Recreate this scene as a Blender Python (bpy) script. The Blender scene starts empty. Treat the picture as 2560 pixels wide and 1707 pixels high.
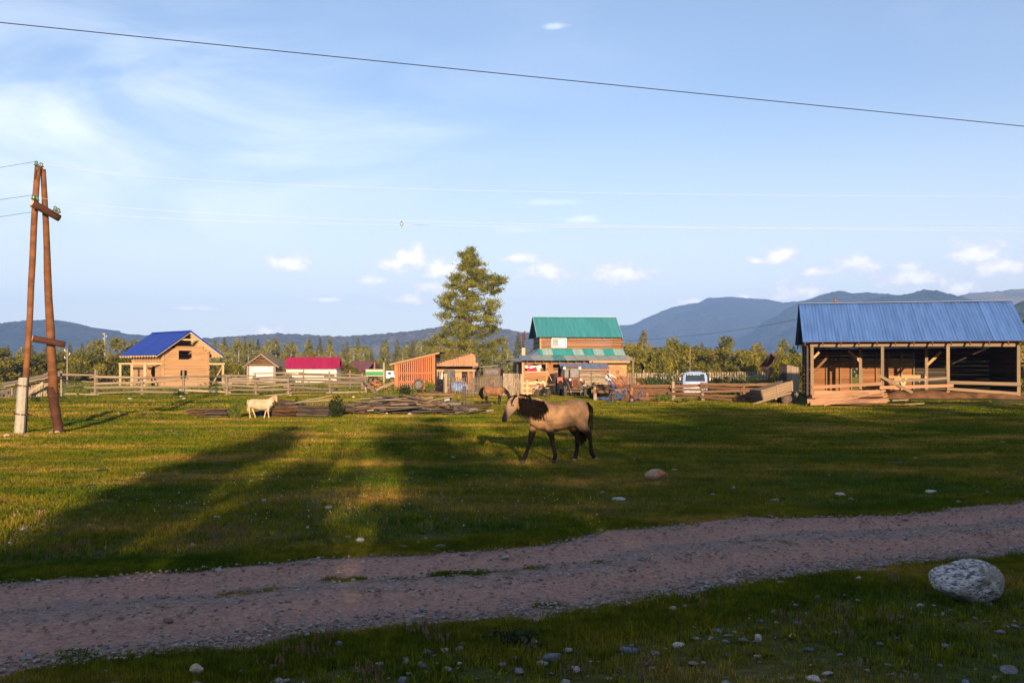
import bpy, bmesh, math, random
import numpy as np
from mathutils import Vector, Matrix, noise

# ------------------------------------------------------------------ camera, sky, sun
F, H, YH = 2489.0, 2.1, 925.0          # focal length in photo pixels, eye height, horizon row
SC = bpy.context.scene
COL = SC.collection
cam = bpy.data.cameras.new('camera')
cam.sensor_width = 36; cam.lens = 35; cam.shift_y = (YH - 853.5) / 2560
cam.clip_start = 0.1; cam.clip_end = 60000
camo = bpy.data.objects.new('camera', cam); COL.objects.link(camo)
camo.location = (0, 0, H); camo.rotation_euler = (math.radians(90), 0, 0)
SC.camera = camo

SUN_EL, SUN_AZ = math.radians(9.5), math.radians(6.8)   # azimuth measured from -Y towards +X
sun_dir = Vector((math.sin(SUN_AZ) * math.cos(SUN_EL), -math.cos(SUN_AZ) * math.cos(SUN_EL), math.sin(SUN_EL)))
sl = bpy.data.lights.new('sun', 'SUN'); sl.energy = 5.0; sl.angle = math.radians(0.5); sl.color = (1.0, 0.73, 0.44)
slo = bpy.data.objects.new('sun', sl); COL.objects.link(slo)
slo.rotation_euler = sun_dir.to_track_quat('Z', 'Y').to_euler(); slo.location = (10, -60, 40)

SC.view_settings.view_transform = 'Standard'; SC.view_settings.look = 'None'
SC.view_settings.gamma = 1; SC.view_settings.use_curve_mapping = False
SC.view_settings.exposure = 1.06
SC.cycles.use_denoising = True
SC.cycles.max_bounces = 6; SC.cycles.diffuse_bounces = 3; SC.cycles.glossy_bounces = 2
SC.cycles.transmission_bounces = 4; SC.cycles.transparent_max_bounces = 6; SC.cycles.volume_bounces = 0
SC.cycles.sample_clamp_indirect = 6
SC.cycles.use_adaptive_sampling = True; SC.cycles.adaptive_threshold = 0.01


def azel(px, py):
    a = math.atan((px - 1280) / F)
    return a, math.atan((YH - py) / F * math.cos(a))


def build_world():
    w = bpy.data.worlds.new('World'); SC.world = w; w.use_nodes = True
    nt = w.node_tree; N = nt.nodes; L = nt.links; N.clear()
    def nd(t, **k):
        n = N.new(t)
        for a, b in k.items(): setattr(n, a, b)
        return n
    def mth(op, a, b=None, c=None, cl=False):
        n = nd('ShaderNodeMath', operation=op, use_clamp=cl)
        for i, v in enumerate((a, b, c)):
            if v is None: continue
            if isinstance(v, (int, float)): n.inputs[i].default_value = v
            else: L.new(v, n.inputs[i])
        return n.outputs[0]
    def vm(op, a, b):
        n = nd('ShaderNodeVectorMath', operation=op)
        for i, v in enumerate((a, b)):
            if isinstance(v, tuple): n.inputs[i].default_value = v
            else: L.new(v, n.inputs[i])
        return n
    def sstep(x, a, b):
        n = nd('ShaderNodeMapRange', interpolation_type='SMOOTHSTEP')
        L.new(x, n.inputs[0]); n.inputs[1].default_value = a; n.inputs[2].default_value = b
        return n.outputs[0]
    tc = nd('ShaderNodeTexCoord')
    sky = nd('ShaderNodeTexSky', sky_type='NISHITA', sun_disc=False)
    sky.sun_elevation = SUN_EL; sky.sun_rotation = math.pi - SUN_AZ
    sky.altitude = 900; sky.air_density = 0.9; sky.dust_density = 0.5; sky.ozone_density = 3.3
    sep = nd('ShaderNodeSeparateXYZ'); L.new(tc.outputs['Generated'], sep.inputs[0])
    az = mth('ARCTAN2', sep.outputs[0], sep.outputs[1]); el = mth('ARCSINE', sep.outputs[2])
    cmb = nd('ShaderNodeCombineXYZ'); L.new(az, cmb.inputs[0]); L.new(el, cmb.inputs[1])
    p = cmb.outputs[0]
    # --- small cumulus clouds standing over the hills
    clouds = [(718, 655, 52, 24), (985, 660, 55, 20), (1030, 650, 62, 32), (1110, 672, 62, 30), (930, 703, 38, 14),
              (1010, 751, 66, 17), (820, 749, 55, 9), (1370, 681, 62, 24), (1550, 684, 84, 26), (1950, 640, 42, 20),
              (2145, 659, 48, 20), (2440, 632, 50, 28), (2505, 665, 66, 26), (2290, 698, 84, 20), (2400, 722, 64, 15),
              (1975, 730, 66, 24), (660, 828, 44, 15), (1310, 645, 46, 12), (2270, 664, 30, 12), (2040, 680, 34, 13),
              (1730, 752, 36, 9), (1860, 740, 26, 8), (480, 770, 60, 6), (1080, 715, 50, 14), (1895, 652, 30, 9)]
    nz = nd('ShaderNodeTexNoise', noise_dimensions='3D')
    mp = vm('MULTIPLY', p, (1.0, 1.5, 1.0))
    L.new(mp.outputs[0], nz.inputs['Vector'])
    nz.inputs['Scale'].default_value = 56; nz.inputs['Detail'].default_value = 8; nz.inputs['Roughness'].default_value = 0.62
    F_ = None
    for cx, cy, rx, ry in clouds:
        a, e = azel(cx, cy)
        s = vm('SUBTRACT', p, (a, e, 0))
        m = vm('MULTIPLY', s.outputs[0], (F / rx / 1.55, F / ry / 1.6, 0))
        ln = nd('ShaderNodeVectorMath', operation='LENGTH'); L.new(m.outputs[0], ln.inputs[0])
        f = ln.outputs['Value']
        F_ = f if F_ is None else mth('MINIMUM', F_, f)
    # elsewhere round the horizon the same kind of cloud by chance
    nb = nd('ShaderNodeTexNoise'); m2 = vm('MULTIPLY', p, (7.0, 26.0, 1.0)); L.new(m2.outputs[0], nb.inputs['Vector'])
    nb.inputs['Scale'].default_value = 1.0; nb.inputs['Detail'].default_value = 1
    band = mth('MULTIPLY', sstep(el, 0.015, 0.05), mth('SUBTRACT', 1.0, sstep(el, 0.09, 0.15)))
    outside = sstep(mth('ABSOLUTE', az), 0.50, 0.60)
    ch = mth('MULTIPLY', mth('MULTIPLY', sstep(nb.outputs[0], 0.5, 0.72), band), outside)
    F_ = mth('MINIMUM', F_, mth('SUBTRACT', 1.5, mth('MULTIPLY', ch, 1.5)))
    fld = mth('ADD', mth('SUBTRACT', 1.0, F_), mth('MULTIPLY', mth('SUBTRACT', nz.outputs[0], 0.5), 2.3))
    cum = mth('MULTIPLY', sstep(fld, -0.08, 0.8), 0.9)
    # --- thin high cirrus
    rot = nd('ShaderNodeMapping'); rot.inputs['Rotation'].default_value = (0, 0, math.radians(-20)); rot.inputs['Scale'].default_value = (3.2, 9.5, 1)
    L.new(p, rot.inputs['Vector'])
    nc = nd('ShaderNodeTexNoise'); L.new(rot.outputs[0], nc.inputs['Vector'])
    nc.inputs['Scale'].default_value = 1.25; nc.inputs['Detail'].default_value = 5; nc.inputs['Roughness'].default_value = 0.55; nc.inputs['Distortion'].default_value = 0.7
    nd2 = nd('ShaderNodeTexNoise'); m3 = vm('MULTIPLY', p, (1.6, 2.6, 1.0)); L.new(m3.outputs[0], nd2.inputs['Vector']); nd2.inputs['Scale'].default_value = 1.0; nd2.inputs['Detail'].default_value = 1
    a, e = azel(430, 320)
    s = vm('SUBTRACT', p, (a, e, 0)); m = vm('MULTIPLY', s.outputs[0], (F / 1000, F / 330, 0))
    ln = nd('ShaderNodeVectorMath', operation='LENGTH'); L.new(m.outputs[0], ln.inputs[0])
    veil = mth('SUBTRACT', 1.0, sstep(ln.outputs['Value'], 0.1, 1.15))
    veil = mth('ADD', veil, mth('MULTIPLY', sstep(nd2.outputs[0], 0.46, 0.74), 0.5))
    cir = mth('MULTIPLY', mth('MULTIPLY', sstep(nc.outputs[0], 0.34, 0.74), veil), 0.6)
    # two lens-shaped streaks
    for cx, cy, rx, ry, k in ((1455, 549, 66, 13, .75), (1370, 506, 110, 10, .4), (1385, 66, 48, 10, .45), (1300, 575, 100, 10, .3)):
        a, e = azel(cx, cy)
        s = vm('SUBTRACT', p, (a, e, 0)); m = vm('MULTIPLY', s.outputs[0], (F / rx, F / ry, 0))
        ln = nd('ShaderNodeVectorMath', operation='LENGTH'); L.new(m.outputs[0], ln.inputs[0])
        q = mth('MULTIPLY', mth('SUBTRACT', 1.0, sstep(mth('ADD', ln.outputs['Value'], mth('MULTIPLY', mth('SUBTRACT', nz.outputs[0], .5), 1.4)), 0.0, 1.1)), k)
        cir = mth('MAXIMUM', cir, q)
    cir = mth('MINIMUM', cir, 0.8)
    skyg = nd('ShaderNodeHueSaturation'); L.new(sky.outputs[0], skyg.inputs['Color'])
    skyg.inputs['Saturation'].default_value = 1.0; skyg.inputs['Value'].default_value = 1.0
    hz = mth('ADD', mth('MULTIPLY', mth('SUBTRACT', 1.0, sstep(el, 0.0, 0.30)), 0.66), 0.16)     # pale aerosol veil, thicker low down all round
    mx0 = nd('ShaderNodeMix', data_type='RGBA'); L.new(hz, mx0.inputs[0]); L.new(skyg.outputs[0], mx0.inputs[6]); mx0.inputs[7].default_value = VEIL
    mx1 = nd('ShaderNodeMix', data_type='RGBA'); L.new(cir, mx1.inputs[0]); L.new(mx0.outputs[2], mx1.inputs[6]); mx1.inputs[7].default_value = CIRRUS
    shade = nd('ShaderNodeMix', data_type='RGBA'); L.new(sstep(fld, 0.15, 1.15), shade.inputs[0])
    shade.inputs[6].default_value = CUM_LO; shade.inputs[7].default_value = CUM_HI
    mx2 = nd('ShaderNodeMix', data_type='RGBA'); L.new(cum, mx2.inputs[0]); L.new(mx1.outputs[2], mx2.inputs[6]); L.new(shade.outputs[2], mx2.inputs[7])
    bg = nd('ShaderNodeBackground'); L.new(mx2.outputs[2], bg.inputs[0]); bg.inputs[1].default_value = 0.098
    out = nd('ShaderNodeOutputWorld'); L.new(bg.outputs[0], out.inputs[0])


VEIL = (6.7, 6.4, 5.7, 1); CIRRUS = (6.6, 6.9, 7.2, 1); CUM_LO = (5.6, 5.3, 5.7, 1); CUM_HI = (8.8, 8.1, 7.5, 1)
build_world()

# ------------------------------------------------------------------ helpers
R = random.Random(7)
V3 = Vector


def PX(px, d): return (px - 1280) / F * d
def PZ(py, d): return H - (py - YH) / F * d
def PT(px, py, d): return Vector((PX(px, d), d, PZ(py, d)))
def GP(px, py):
    """point of flat ground (z = 0) seen at a photo pixel"""
    d = F * H / (py - YH)
    return PX(px, d), d


def sst(a, b, t):
    t = min(1.0, max(0.0, (t - a) / (b - a)))
    return t * t * (3 - 2 * t)


RDIR = np.array((.908, .418)); RNOR = np.array((-.418, .908))
_up = [GP(*q) for q in ((-500, 1490), (0, 1455), (300, 1438), (590, 1415), (900, 1390), (1200, 1378), (1330, 1365), (1500, 1330), (1700, 1310), (1850, 1293), (2200, 1290), (2560, 1253), (2900, 1225))]
_lo = [GP(*q) for q in ((-300, 1735), (0, 1690), (360, 1650), (800, 1590), (1200, 1556), (1500, 1530), (1800, 1475), (2100, 1430), (2560, 1390), (2900, 1350))]
UPS = sorted((float(np.dot(p, RDIR)), float(np.dot(p, RNOR))) for p in _up)
LOS = sorted((float(np.dot(p, RDIR)), float(np.dot(p, RNOR))) for p in _lo)
def road_edges(s):
    return np.interp(s, [a for a, b in LOS], [b for a, b in LOS]), np.interp(s, [a for a, b in UPS], [b for a, b in UPS])
def road_in(x, y):
    """metres inside the road's edge (negative outside)"""
    s = x * RDIR[0] + y * RDIR[1]; t = x * RNOR[0] + y * RNOR[1]
    lo, up = road_edges(s)
    w = .10 * math.sin(s * 3.1) + .06 * math.sin(s * 7.7 + 1) + .04 * math.sin(s * 17.3)
    return min(t - lo - w, up + w * .6 - t)


def lane_in(x, y):
    """metres inside the bare farm lane before the yard (negative outside)"""
    c = 64.2 - .16 * (x - 1) + .5 * math.sin(x * .5); hw = 1.9 + .3 * math.sin(x * 1.7) + .2 * math.sin(x * 4.1)
    return min(hw - abs(y - c), x + 5.5, 8.5 - x)


def gh(x, y):
    """height of the ground"""
    z = .42 * sst(46, 64, y) * (1 - sst(-9, -1, x))
    yb = y + .23 * (x - 18)
    z += .46 * sst(16.9, 18.1, x) * (1 - sst(33.5, 36, x)) * sst(57.2, 59.6, yb) * (1 - sst(70, 74, yb))
    z += .5 * sst(115, 300, y)
    a = sst(13, 22, y) * .6 + sst(30, 55, y) * .7
    if y < 140:
        z += a * (.075 * noise.noise((x * .16, y * .2, 3.1)) + .045 * noise.noise((x * .45, y * .55, 9.2)))
        z += .02 * noise.noise((x * .8, y * .8, 1.7)) * sst(2, 6, abs(y - 11))
    # low bank left of the pole
    z += .30 * math.exp(-((x + 19) / 3.5) ** 2 - ((y - 43) / 3.0) ** 2)
    return z


def new_mesh(name, verts, faces, smooth=False, mats=()):
    me = bpy.data.meshes.new(name)
    if isinstance(verts, np.ndarray):
        k = faces.shape[1]
        me.vertices.add(len(verts)); me.vertices.foreach_set('co', verts.astype(np.float32).ravel())
        me.loops.add(faces.size); me.loops.foreach_set('vertex_index', faces.astype(np.int32).ravel())
        me.polygons.add(len(faces)); me.polygons.foreach_set('loop_start', np.arange(0, faces.size, k, dtype=np.int32))
        me.update(calc_edges=True); me.validate()
    else:
        me.from_pydata([tuple(v) for v in verts], [], faces); me.update()
    for m in mats: me.materials.append(m)
    if smooth:
        me.polygons.foreach_set('use_smooth', [True] * len(me.polygons))
    return me


def link(name, me, loc=(0, 0, 0), parent=None):
    o = bpy.data.objects.new(name, me); COL.objects.link(o)
    o.location = loc
    if parent is not None: o.parent = parent
    return o


def tag(o, label=None, cat=None, group=None, kind=None):
    if label: o['label'] = label
    if cat: o['category'] = cat
    if group: o['group'] = group
    if kind: o['kind'] = kind
    return o


def thing(name, label, cat, loc=(0, 0, 0), rz=0, group=None):
    o = bpy.data.objects.new(name, None); COL.objects.link(o); o.empty_display_size = .2
    o.location = loc; o.rotation_euler = (0, 0, rz)
    return tag(o, label, cat, group)


# ---- materials
def mat(name, c1, c2=None, rough=.85, scale=6.0, rv=.12, bump=0.0, spec=.25, metal=0.0, detail=4, coord='Object', c3=None, contrast=(.35, .65), transl=0.0, dist=0.0):
    m = bpy.data.materials.new(name); m.use_nodes = True
    nt = m.node_tree; N = nt.nodes; L = nt.links
    b = N['Principled BSDF']; b.inputs['Roughness'].default_value = rough; b.inputs['Metallic'].default_value = metal
    b.inputs['Specular IOR Level'].default_value = spec
    c2 = c2 or tuple(x * .7 for x in c1)
    tc = N.new('ShaderNodeTexCoord'); oi = N.new('ShaderNodeObjectInfo')
    vec = tc.outputs[coord]
    if coord == 'Object':
        mu = N.new('ShaderNodeMath'); mu.operation = 'MULTIPLY'; mu.inputs[1].default_value = 53.0; L.new(oi.outputs['Random'], mu.inputs[0])
        ad = N.new('ShaderNodeVectorMath'); ad.operation = 'ADD'; L.new(vec, ad.inputs[0]); L.new(mu.outputs[0], ad.inputs[1]); vec = ad.outputs[0]
    mp = N.new('ShaderNodeMapping'); L.new(vec, mp.inputs[0])
    mp.inputs['Scale'].default_value = scale if isinstance(scale, tuple) else (scale,) * 3
    nz = N.new('ShaderNodeTexNoise'); nz.inputs['Scale'].default_value = 1; nz.inputs['Detail'].default_value = detail; nz.inputs['Distortion'].default_value = dist
    L.new(mp.outputs[0], nz.inputs['Vector'])
    rp = N.new('ShaderNodeValToRGB'); L.new(nz.outputs[0], rp.inputs[0])
    rp.color_ramp.elements[0].position = contrast[0]; rp.color_ramp.elements[1].position = contrast[1]
    rp.color_ramp.elements[0].color = (*c2, 1); rp.color_ramp.elements[1].color = (*c1, 1)
    if c3:
        e = rp.color_ramp.elements.new(.5 * (contrast[0] + contrast[1])); e.color = (*c3, 1)
    hv = N.new('ShaderNodeHueSaturation'); L.new(rp.outputs[0], hv.inputs['Color'])
    mr = N.new('ShaderNodeMapRange'); L.new(oi.outputs['Random'], mr.inputs[0]); mr.inputs[3].default_value = 1 - rv; mr.inputs[4].default_value = 1 + rv
    L.new(mr.outputs[0], hv.inputs['Value']); L.new(hv.outputs[0], b.inputs['Base Color'])
    if bump:
        bp = N.new('ShaderNodeBump'); bp.inputs['Strength'].default_value = bump; bp.inputs['Distance'].default_value = .02
        L.new(nz.outputs[0], bp.inputs['Height']); L.new(bp.outputs[0], b.inputs['Normal'])
    if transl:
        tr = N.new('ShaderNodeBsdfTranslucent'); L.new(hv.outputs[0], tr.inputs[0])
        ms = N.new('ShaderNodeMixShader'); ms.inputs[0].default_value = transl
        L.new(b.outputs[0], ms.inputs[1]); L.new(tr.outputs[0], ms.inputs[2]); L.new(ms.outputs[0], N['Material Output'].inputs[0])
    return m


WG = (1.2, 5, 5)      # wood grain along the local x of the unit pieces
MW = dict(
    fresh=mat('fresh_sawn_wood', (.50, .30, .16), (.40, .22, .10), scale=WG, rv=.12, bump=.2),
    pale=mat('pale_new_timber', (.62, .45, .27), (.52, .36, .20), scale=WG, rv=.1),
    worn=mat('weathered_wood', (.34, .265, .19), (.17, .13, .095), scale=WG, rv=.28, bump=.4),
    grey=mat('old_grey_wood', (.17, .14, .12), (.075, .06, .055), scale=WG, rv=.35, bump=.5),
    dark=mat('dark_wood', (.09, .07, .055), (.045, .035, .028), scale=WG, rv=.3, bump=.4),
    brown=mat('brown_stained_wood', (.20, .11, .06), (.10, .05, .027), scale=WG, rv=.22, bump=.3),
    red=mat('red_brown_slats', (.55, .19, .09), (.42, .13, .055), scale=WG, rv=.12, bump=.2),
    pinkwood=mat('fresh_plank', (.42, .235, .14), (.27, .14, .075), scale=WG, rv=.18, bump=.2),
    barnpost=mat('barn_timber', (.27, .19, .12), (.17, .115, .07), scale=WG, rv=.12, bump=.3),
    barnback=mat('barn_back_boards', (.30, .135, .06), (.19, .08, .035), scale=WG, rv=.2, bump=.3),
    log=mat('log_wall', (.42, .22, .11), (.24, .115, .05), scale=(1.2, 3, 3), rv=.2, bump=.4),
    logshade=mat('shaded_log', (.14, .105, .08), (.065, .05, .04), scale=(1.2, 3, 3), rv=.25, bump=.4),  # log colour darkened for walls that lie in shade
    pole=mat('pole_wood', (.21, .085, .035), (.11, .045, .018), scale=(1.5, 4, 4), rv=.12, bump=.4),
    poledark=mat('dark_pole_wood', (.085, .032, .016), (.045, .018, .01), scale=(1.5, 4, 4), rv=.1, bump=.4),  # for the tarred foot and the dark crossarms
    bark=mat('bark', (.10, .062, .042), (.05, .032, .024), scale=(2, 6, 6), rv=.2, bump=.8),
    birch=mat('birch_bark', (.55, .5, .42), (.25, .22, .18), scale=(3, 3, 1), rv=.1),
)
MM = dict(
    concrete=mat('concrete', (.40, .36, .30), (.31, .275, .225), scale=14, rv=0, bump=.3),
    white=mat('whitewash', (.78, .74, .66), (.66, .6, .5), scale=3, rv=0),
    whitepaint=mat('white_paint', (.8, .8, .78), (.72, .72, .7), scale=5, rv=0, rough=.5),
    black=mat('black_rubber', (.025, .024, .023), (.015, .014, .014), scale=12, rv=.1),
    rubber=mat('dusty_rubber', (.12, .095, .07), (.04, .034, .03), scale=9, rv=.1, bump=.4),
    rust=mat('rusty_metal', (.34, .14, .065), (.17, .065, .03), scale=7, rv=.15, rough=.8, bump=.3),
    rustdark=mat('dark_rusty_iron', (.12, .055, .03), (.05, .026, .018), scale=7, rv=.1, rough=.8),
    steel=mat('grey_steel', (.30, .29, .28), (.18, .17, .165), scale=6, rv=.05, rough=.5, metal=.6),
    wire=mat('aluminium_wire', (.62, .6, .58), (.55, .53, .52), scale=3, rv=0, rough=.4),
    cable=mat('dark_cable', (.012, .015, .045), (.01, .012, .04), scale=3, rv=0, rough=.6),
    glassins=mat('green_glass_insulator', (.10, .16, .09), (.06, .10, .06), scale=4, rv=.1, rough=.1, spec=.6),
    blueroof=mat('blue_painted_roof', (.009, .046, .38), (.007, .036, .30), scale=(5, .7, 1), rv=.05, rough=.45, spec=.3),
    barnroof=mat('blue_corrugated_steel', (.08, .18, .47), (.055, .13, .36), scale=(4, .5, 1), rv=.07, rough=.3, spec=.8),
    teal=mat('teal_corrugated_steel', (.05, .25, .285), (.04, .20, .23), scale=(5, .6, 1), rv=.05, rough=.45),
    tealpale=mat('faded_teal_steel', (.31, .44, .43), (.22, .36, .35), scale=(5, .6, 1), rv=.04, rough=.5),
    tealbright=mat('bright_teal_steel', (.03, .32, .33), (.022, .25, .26), scale=(5, .6, 1), rv=.03, rough=.45),
    slate=mat('bluish_grey_corrugated_steel', (.20, .23, .34), (.17, .195, .29), scale=2, rv=.03, rough=.45),
    greysheet=mat('grey_green_sheet', (.30, .36, .34), (.25, .3, .29), scale=2, rv=.04, rough=.5),
    crimson=mat('crimson_roof_paint', (.36, .012, .075), (.27, .009, .055), scale=(4, .6, 1), rv=.06, rough=.5),
    purple=mat('purple_brown_roof', (.16, .065, .075), (.11, .045, .055), scale=2, rv=.03, rough=.6),
    greypl=mat('grey_board_roof', (.24, .18, .12), (.17, .12, .08), scale=WG, rv=.15, bump=.3),
    green=mat('green_truck_paint', (.02, .23, .08), (.018, .20, .07), scale=3, rv=0, rough=.5),
    cream=mat('cream_paint', (.52, .46, .33), (.46, .4, .28), scale=3, rv=0, rough=.6),
    vanblue=mat('pale_blue_van_paint', (.28, .40, .62), (.26, .37, .58), scale=3, rv=0, rough=.35, spec=.5),
    glass=mat('dark_window_glass', (.03, .04, .06), (.025, .035, .05), scale=2, rv=0, rough=.06, spec=.8),
    glassgrey=mat('dusty_window_glass', (.17, .17, .18), (.09, .09, .10), scale=4, rv=0, rough=.25, spec=.6),
    chrome=mat('pale_lamp', (.85, .84, .8), (.8, .78, .75), scale=3, rv=0, rough=.25),
    tractor=mat('faded_red_tractor_paint', (.40, .115, .07), (.26, .085, .055), scale=6, rv=0, rough=.6),
    dkbrown=mat('dirty_brown_metal', (.17, .11, .075), (.09, .06, .045), scale=8, rv=.1),
    blueframe=mat('blue_machine_paint', (.012, .085, .36), (.015, .06, .24), scale=6, rv=0, rough=.5),
    bluegrey=mat('faded_blue_machine_paint', (.10, .11, .26), (.07, .075, .17), scale=6, rv=.05, rough=.6),
    discrust=mat('orange_rusty_disc', (.36, .15, .085), (.24, .09, .05), scale=9, rv=.1),
    pink=mat('magenta_cloth', (.40, .03, .14), (.34, .025, .115), scale=4, rv=0),
    redcloth=mat('red_cloth', (.55, .025, .07), (.48, .02, .06), scale=4, rv=0),
    whitecloth=mat('white_cloth', (.8, .78, .76), (.72, .7, .68), scale=4, rv=0),
    greycloth=mat('dark_grey_cloth', (.16, .15, .14), (.05, .048, .045), scale=(14, 14, 1.5), rv=0),
    tarp=mat('blue_tarp', (.04, .16, .55), (.3, .42, .62), scale=(5, 5, 5), rv=0),
    brick=mat('pale_brick', (.52, .40, .29), (.42, .31, .22), scale=12, rv=0, bump=.3),
)

# ------------------------------------------------------------------ piece builders
def _unit_box(seed, jit=0.0, seg=1):
    r = random.Random(seed); vs = []; fs = []
    for i in range(seg + 1):
        x = -.5 + i / seg
        j = [r.uniform(-jit, jit) for _ in range(4)]; k = r.uniform(-jit, jit) * .6
        for n, (y, z) in enumerate(((-.5, -.5), (.5, -.5), (.5, .5), (-.5, .5))):
            vs.append((x, y + j[n] * .5 + k * .3, z + j[(n // 2) + 1] + k))
    for i in range(seg):
        a = i * 4
        for n in range(4): fs.append((a + n, a + (n + 1) % 4, a + 4 + (n + 1) % 4, a + 4 + n))
    fs.append((3, 2, 1, 0)); e = seg * 4; fs.append((e, e + 1, e + 2, e + 3))
    return vs, fs


def _unit_log(seed, n=9, seg=5, jit=.05, taper=.18):
    r = random.Random(seed); vs = []; fs = []
    for i in range(seg + 1):
        t = i / seg; x = -.5 + t; k = .5 * (1 - taper * t) ; ox, oz = r.uniform(-jit, jit), r.uniform(-jit, jit)
        for q in range(n):
            a = 2 * math.pi * q / n; rr = k * (1 + r.uniform(-jit, jit))
            vs.append((x, ox + rr * math.cos(a), oz + rr * math.sin(a)))
    for i in range(seg):
        for q in range(n):
            fs.append((i * n + q, i * n + (q + 1) % n, (i + 1) * n + (q + 1) % n, (i + 1) * n + q))
    fs.append(tuple(range(n - 1, -1, -1))); fs.append(tuple(seg * n + q for q in range(n)))
    return vs, fs


_UC = {}
def unit(shape, m):
    var = R.randrange(4)
    key = (shape, var, m.name)
    if key not in _UC:
        if shape == 'box': vs, fs = _unit_box(1)
        elif shape == 'plank': vs, fs = _unit_box(10 + var, .10, 6)
        elif shape == 'slab': vs, fs = _unit_box(40 + var, .05, 4)
        elif shape == 'log': vs, fs = _unit_log(20 + var)
        elif shape == 'pole': vs, fs = _unit_log(30 + var, taper=.04, jit=.02)
        _UC[key] = new_mesh(shape, vs, fs, shape in ('log', 'pole'), (m,))
        if shape in ('log', 'pole'):
            me = _UC[key]
            for p in me.polygons:
                if len(p.vertices) > 4: p.use_smooth = False
    return _UC[key]


def bar(par, name, p0, p1, w, h, m, shape='box', roll=0.0, up=None):
    """a beam, board or log from p0 to p1 in its parent's space: w across, h high"""
    p0, p1 = Vector(p0), Vector(p1); ax = p1 - p0; ln = ax.length; ax.normalize()
    u = Vector(up) if up else Vector((0, 0, 1))
    if abs(ax.dot(u)) > .98: u = Vector((0, 1, 0))
    sd = u.cross(ax).normalized(); uz = ax.cross(sd)
    rot = Matrix((ax, sd, uz)).transposed()
    if roll: rot = rot @ Matrix.Rotation(roll, 3, 'X')
    o = bpy.data.objects.new(name, unit(shape, m)); COL.objects.link(o)
    o.matrix_basis = Matrix.LocRotScale((p0 + p1) / 2, rot.to_quaternion(), Vector((ln, w, h)))
    if par is not None: o.parent = par
    return o


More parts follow.
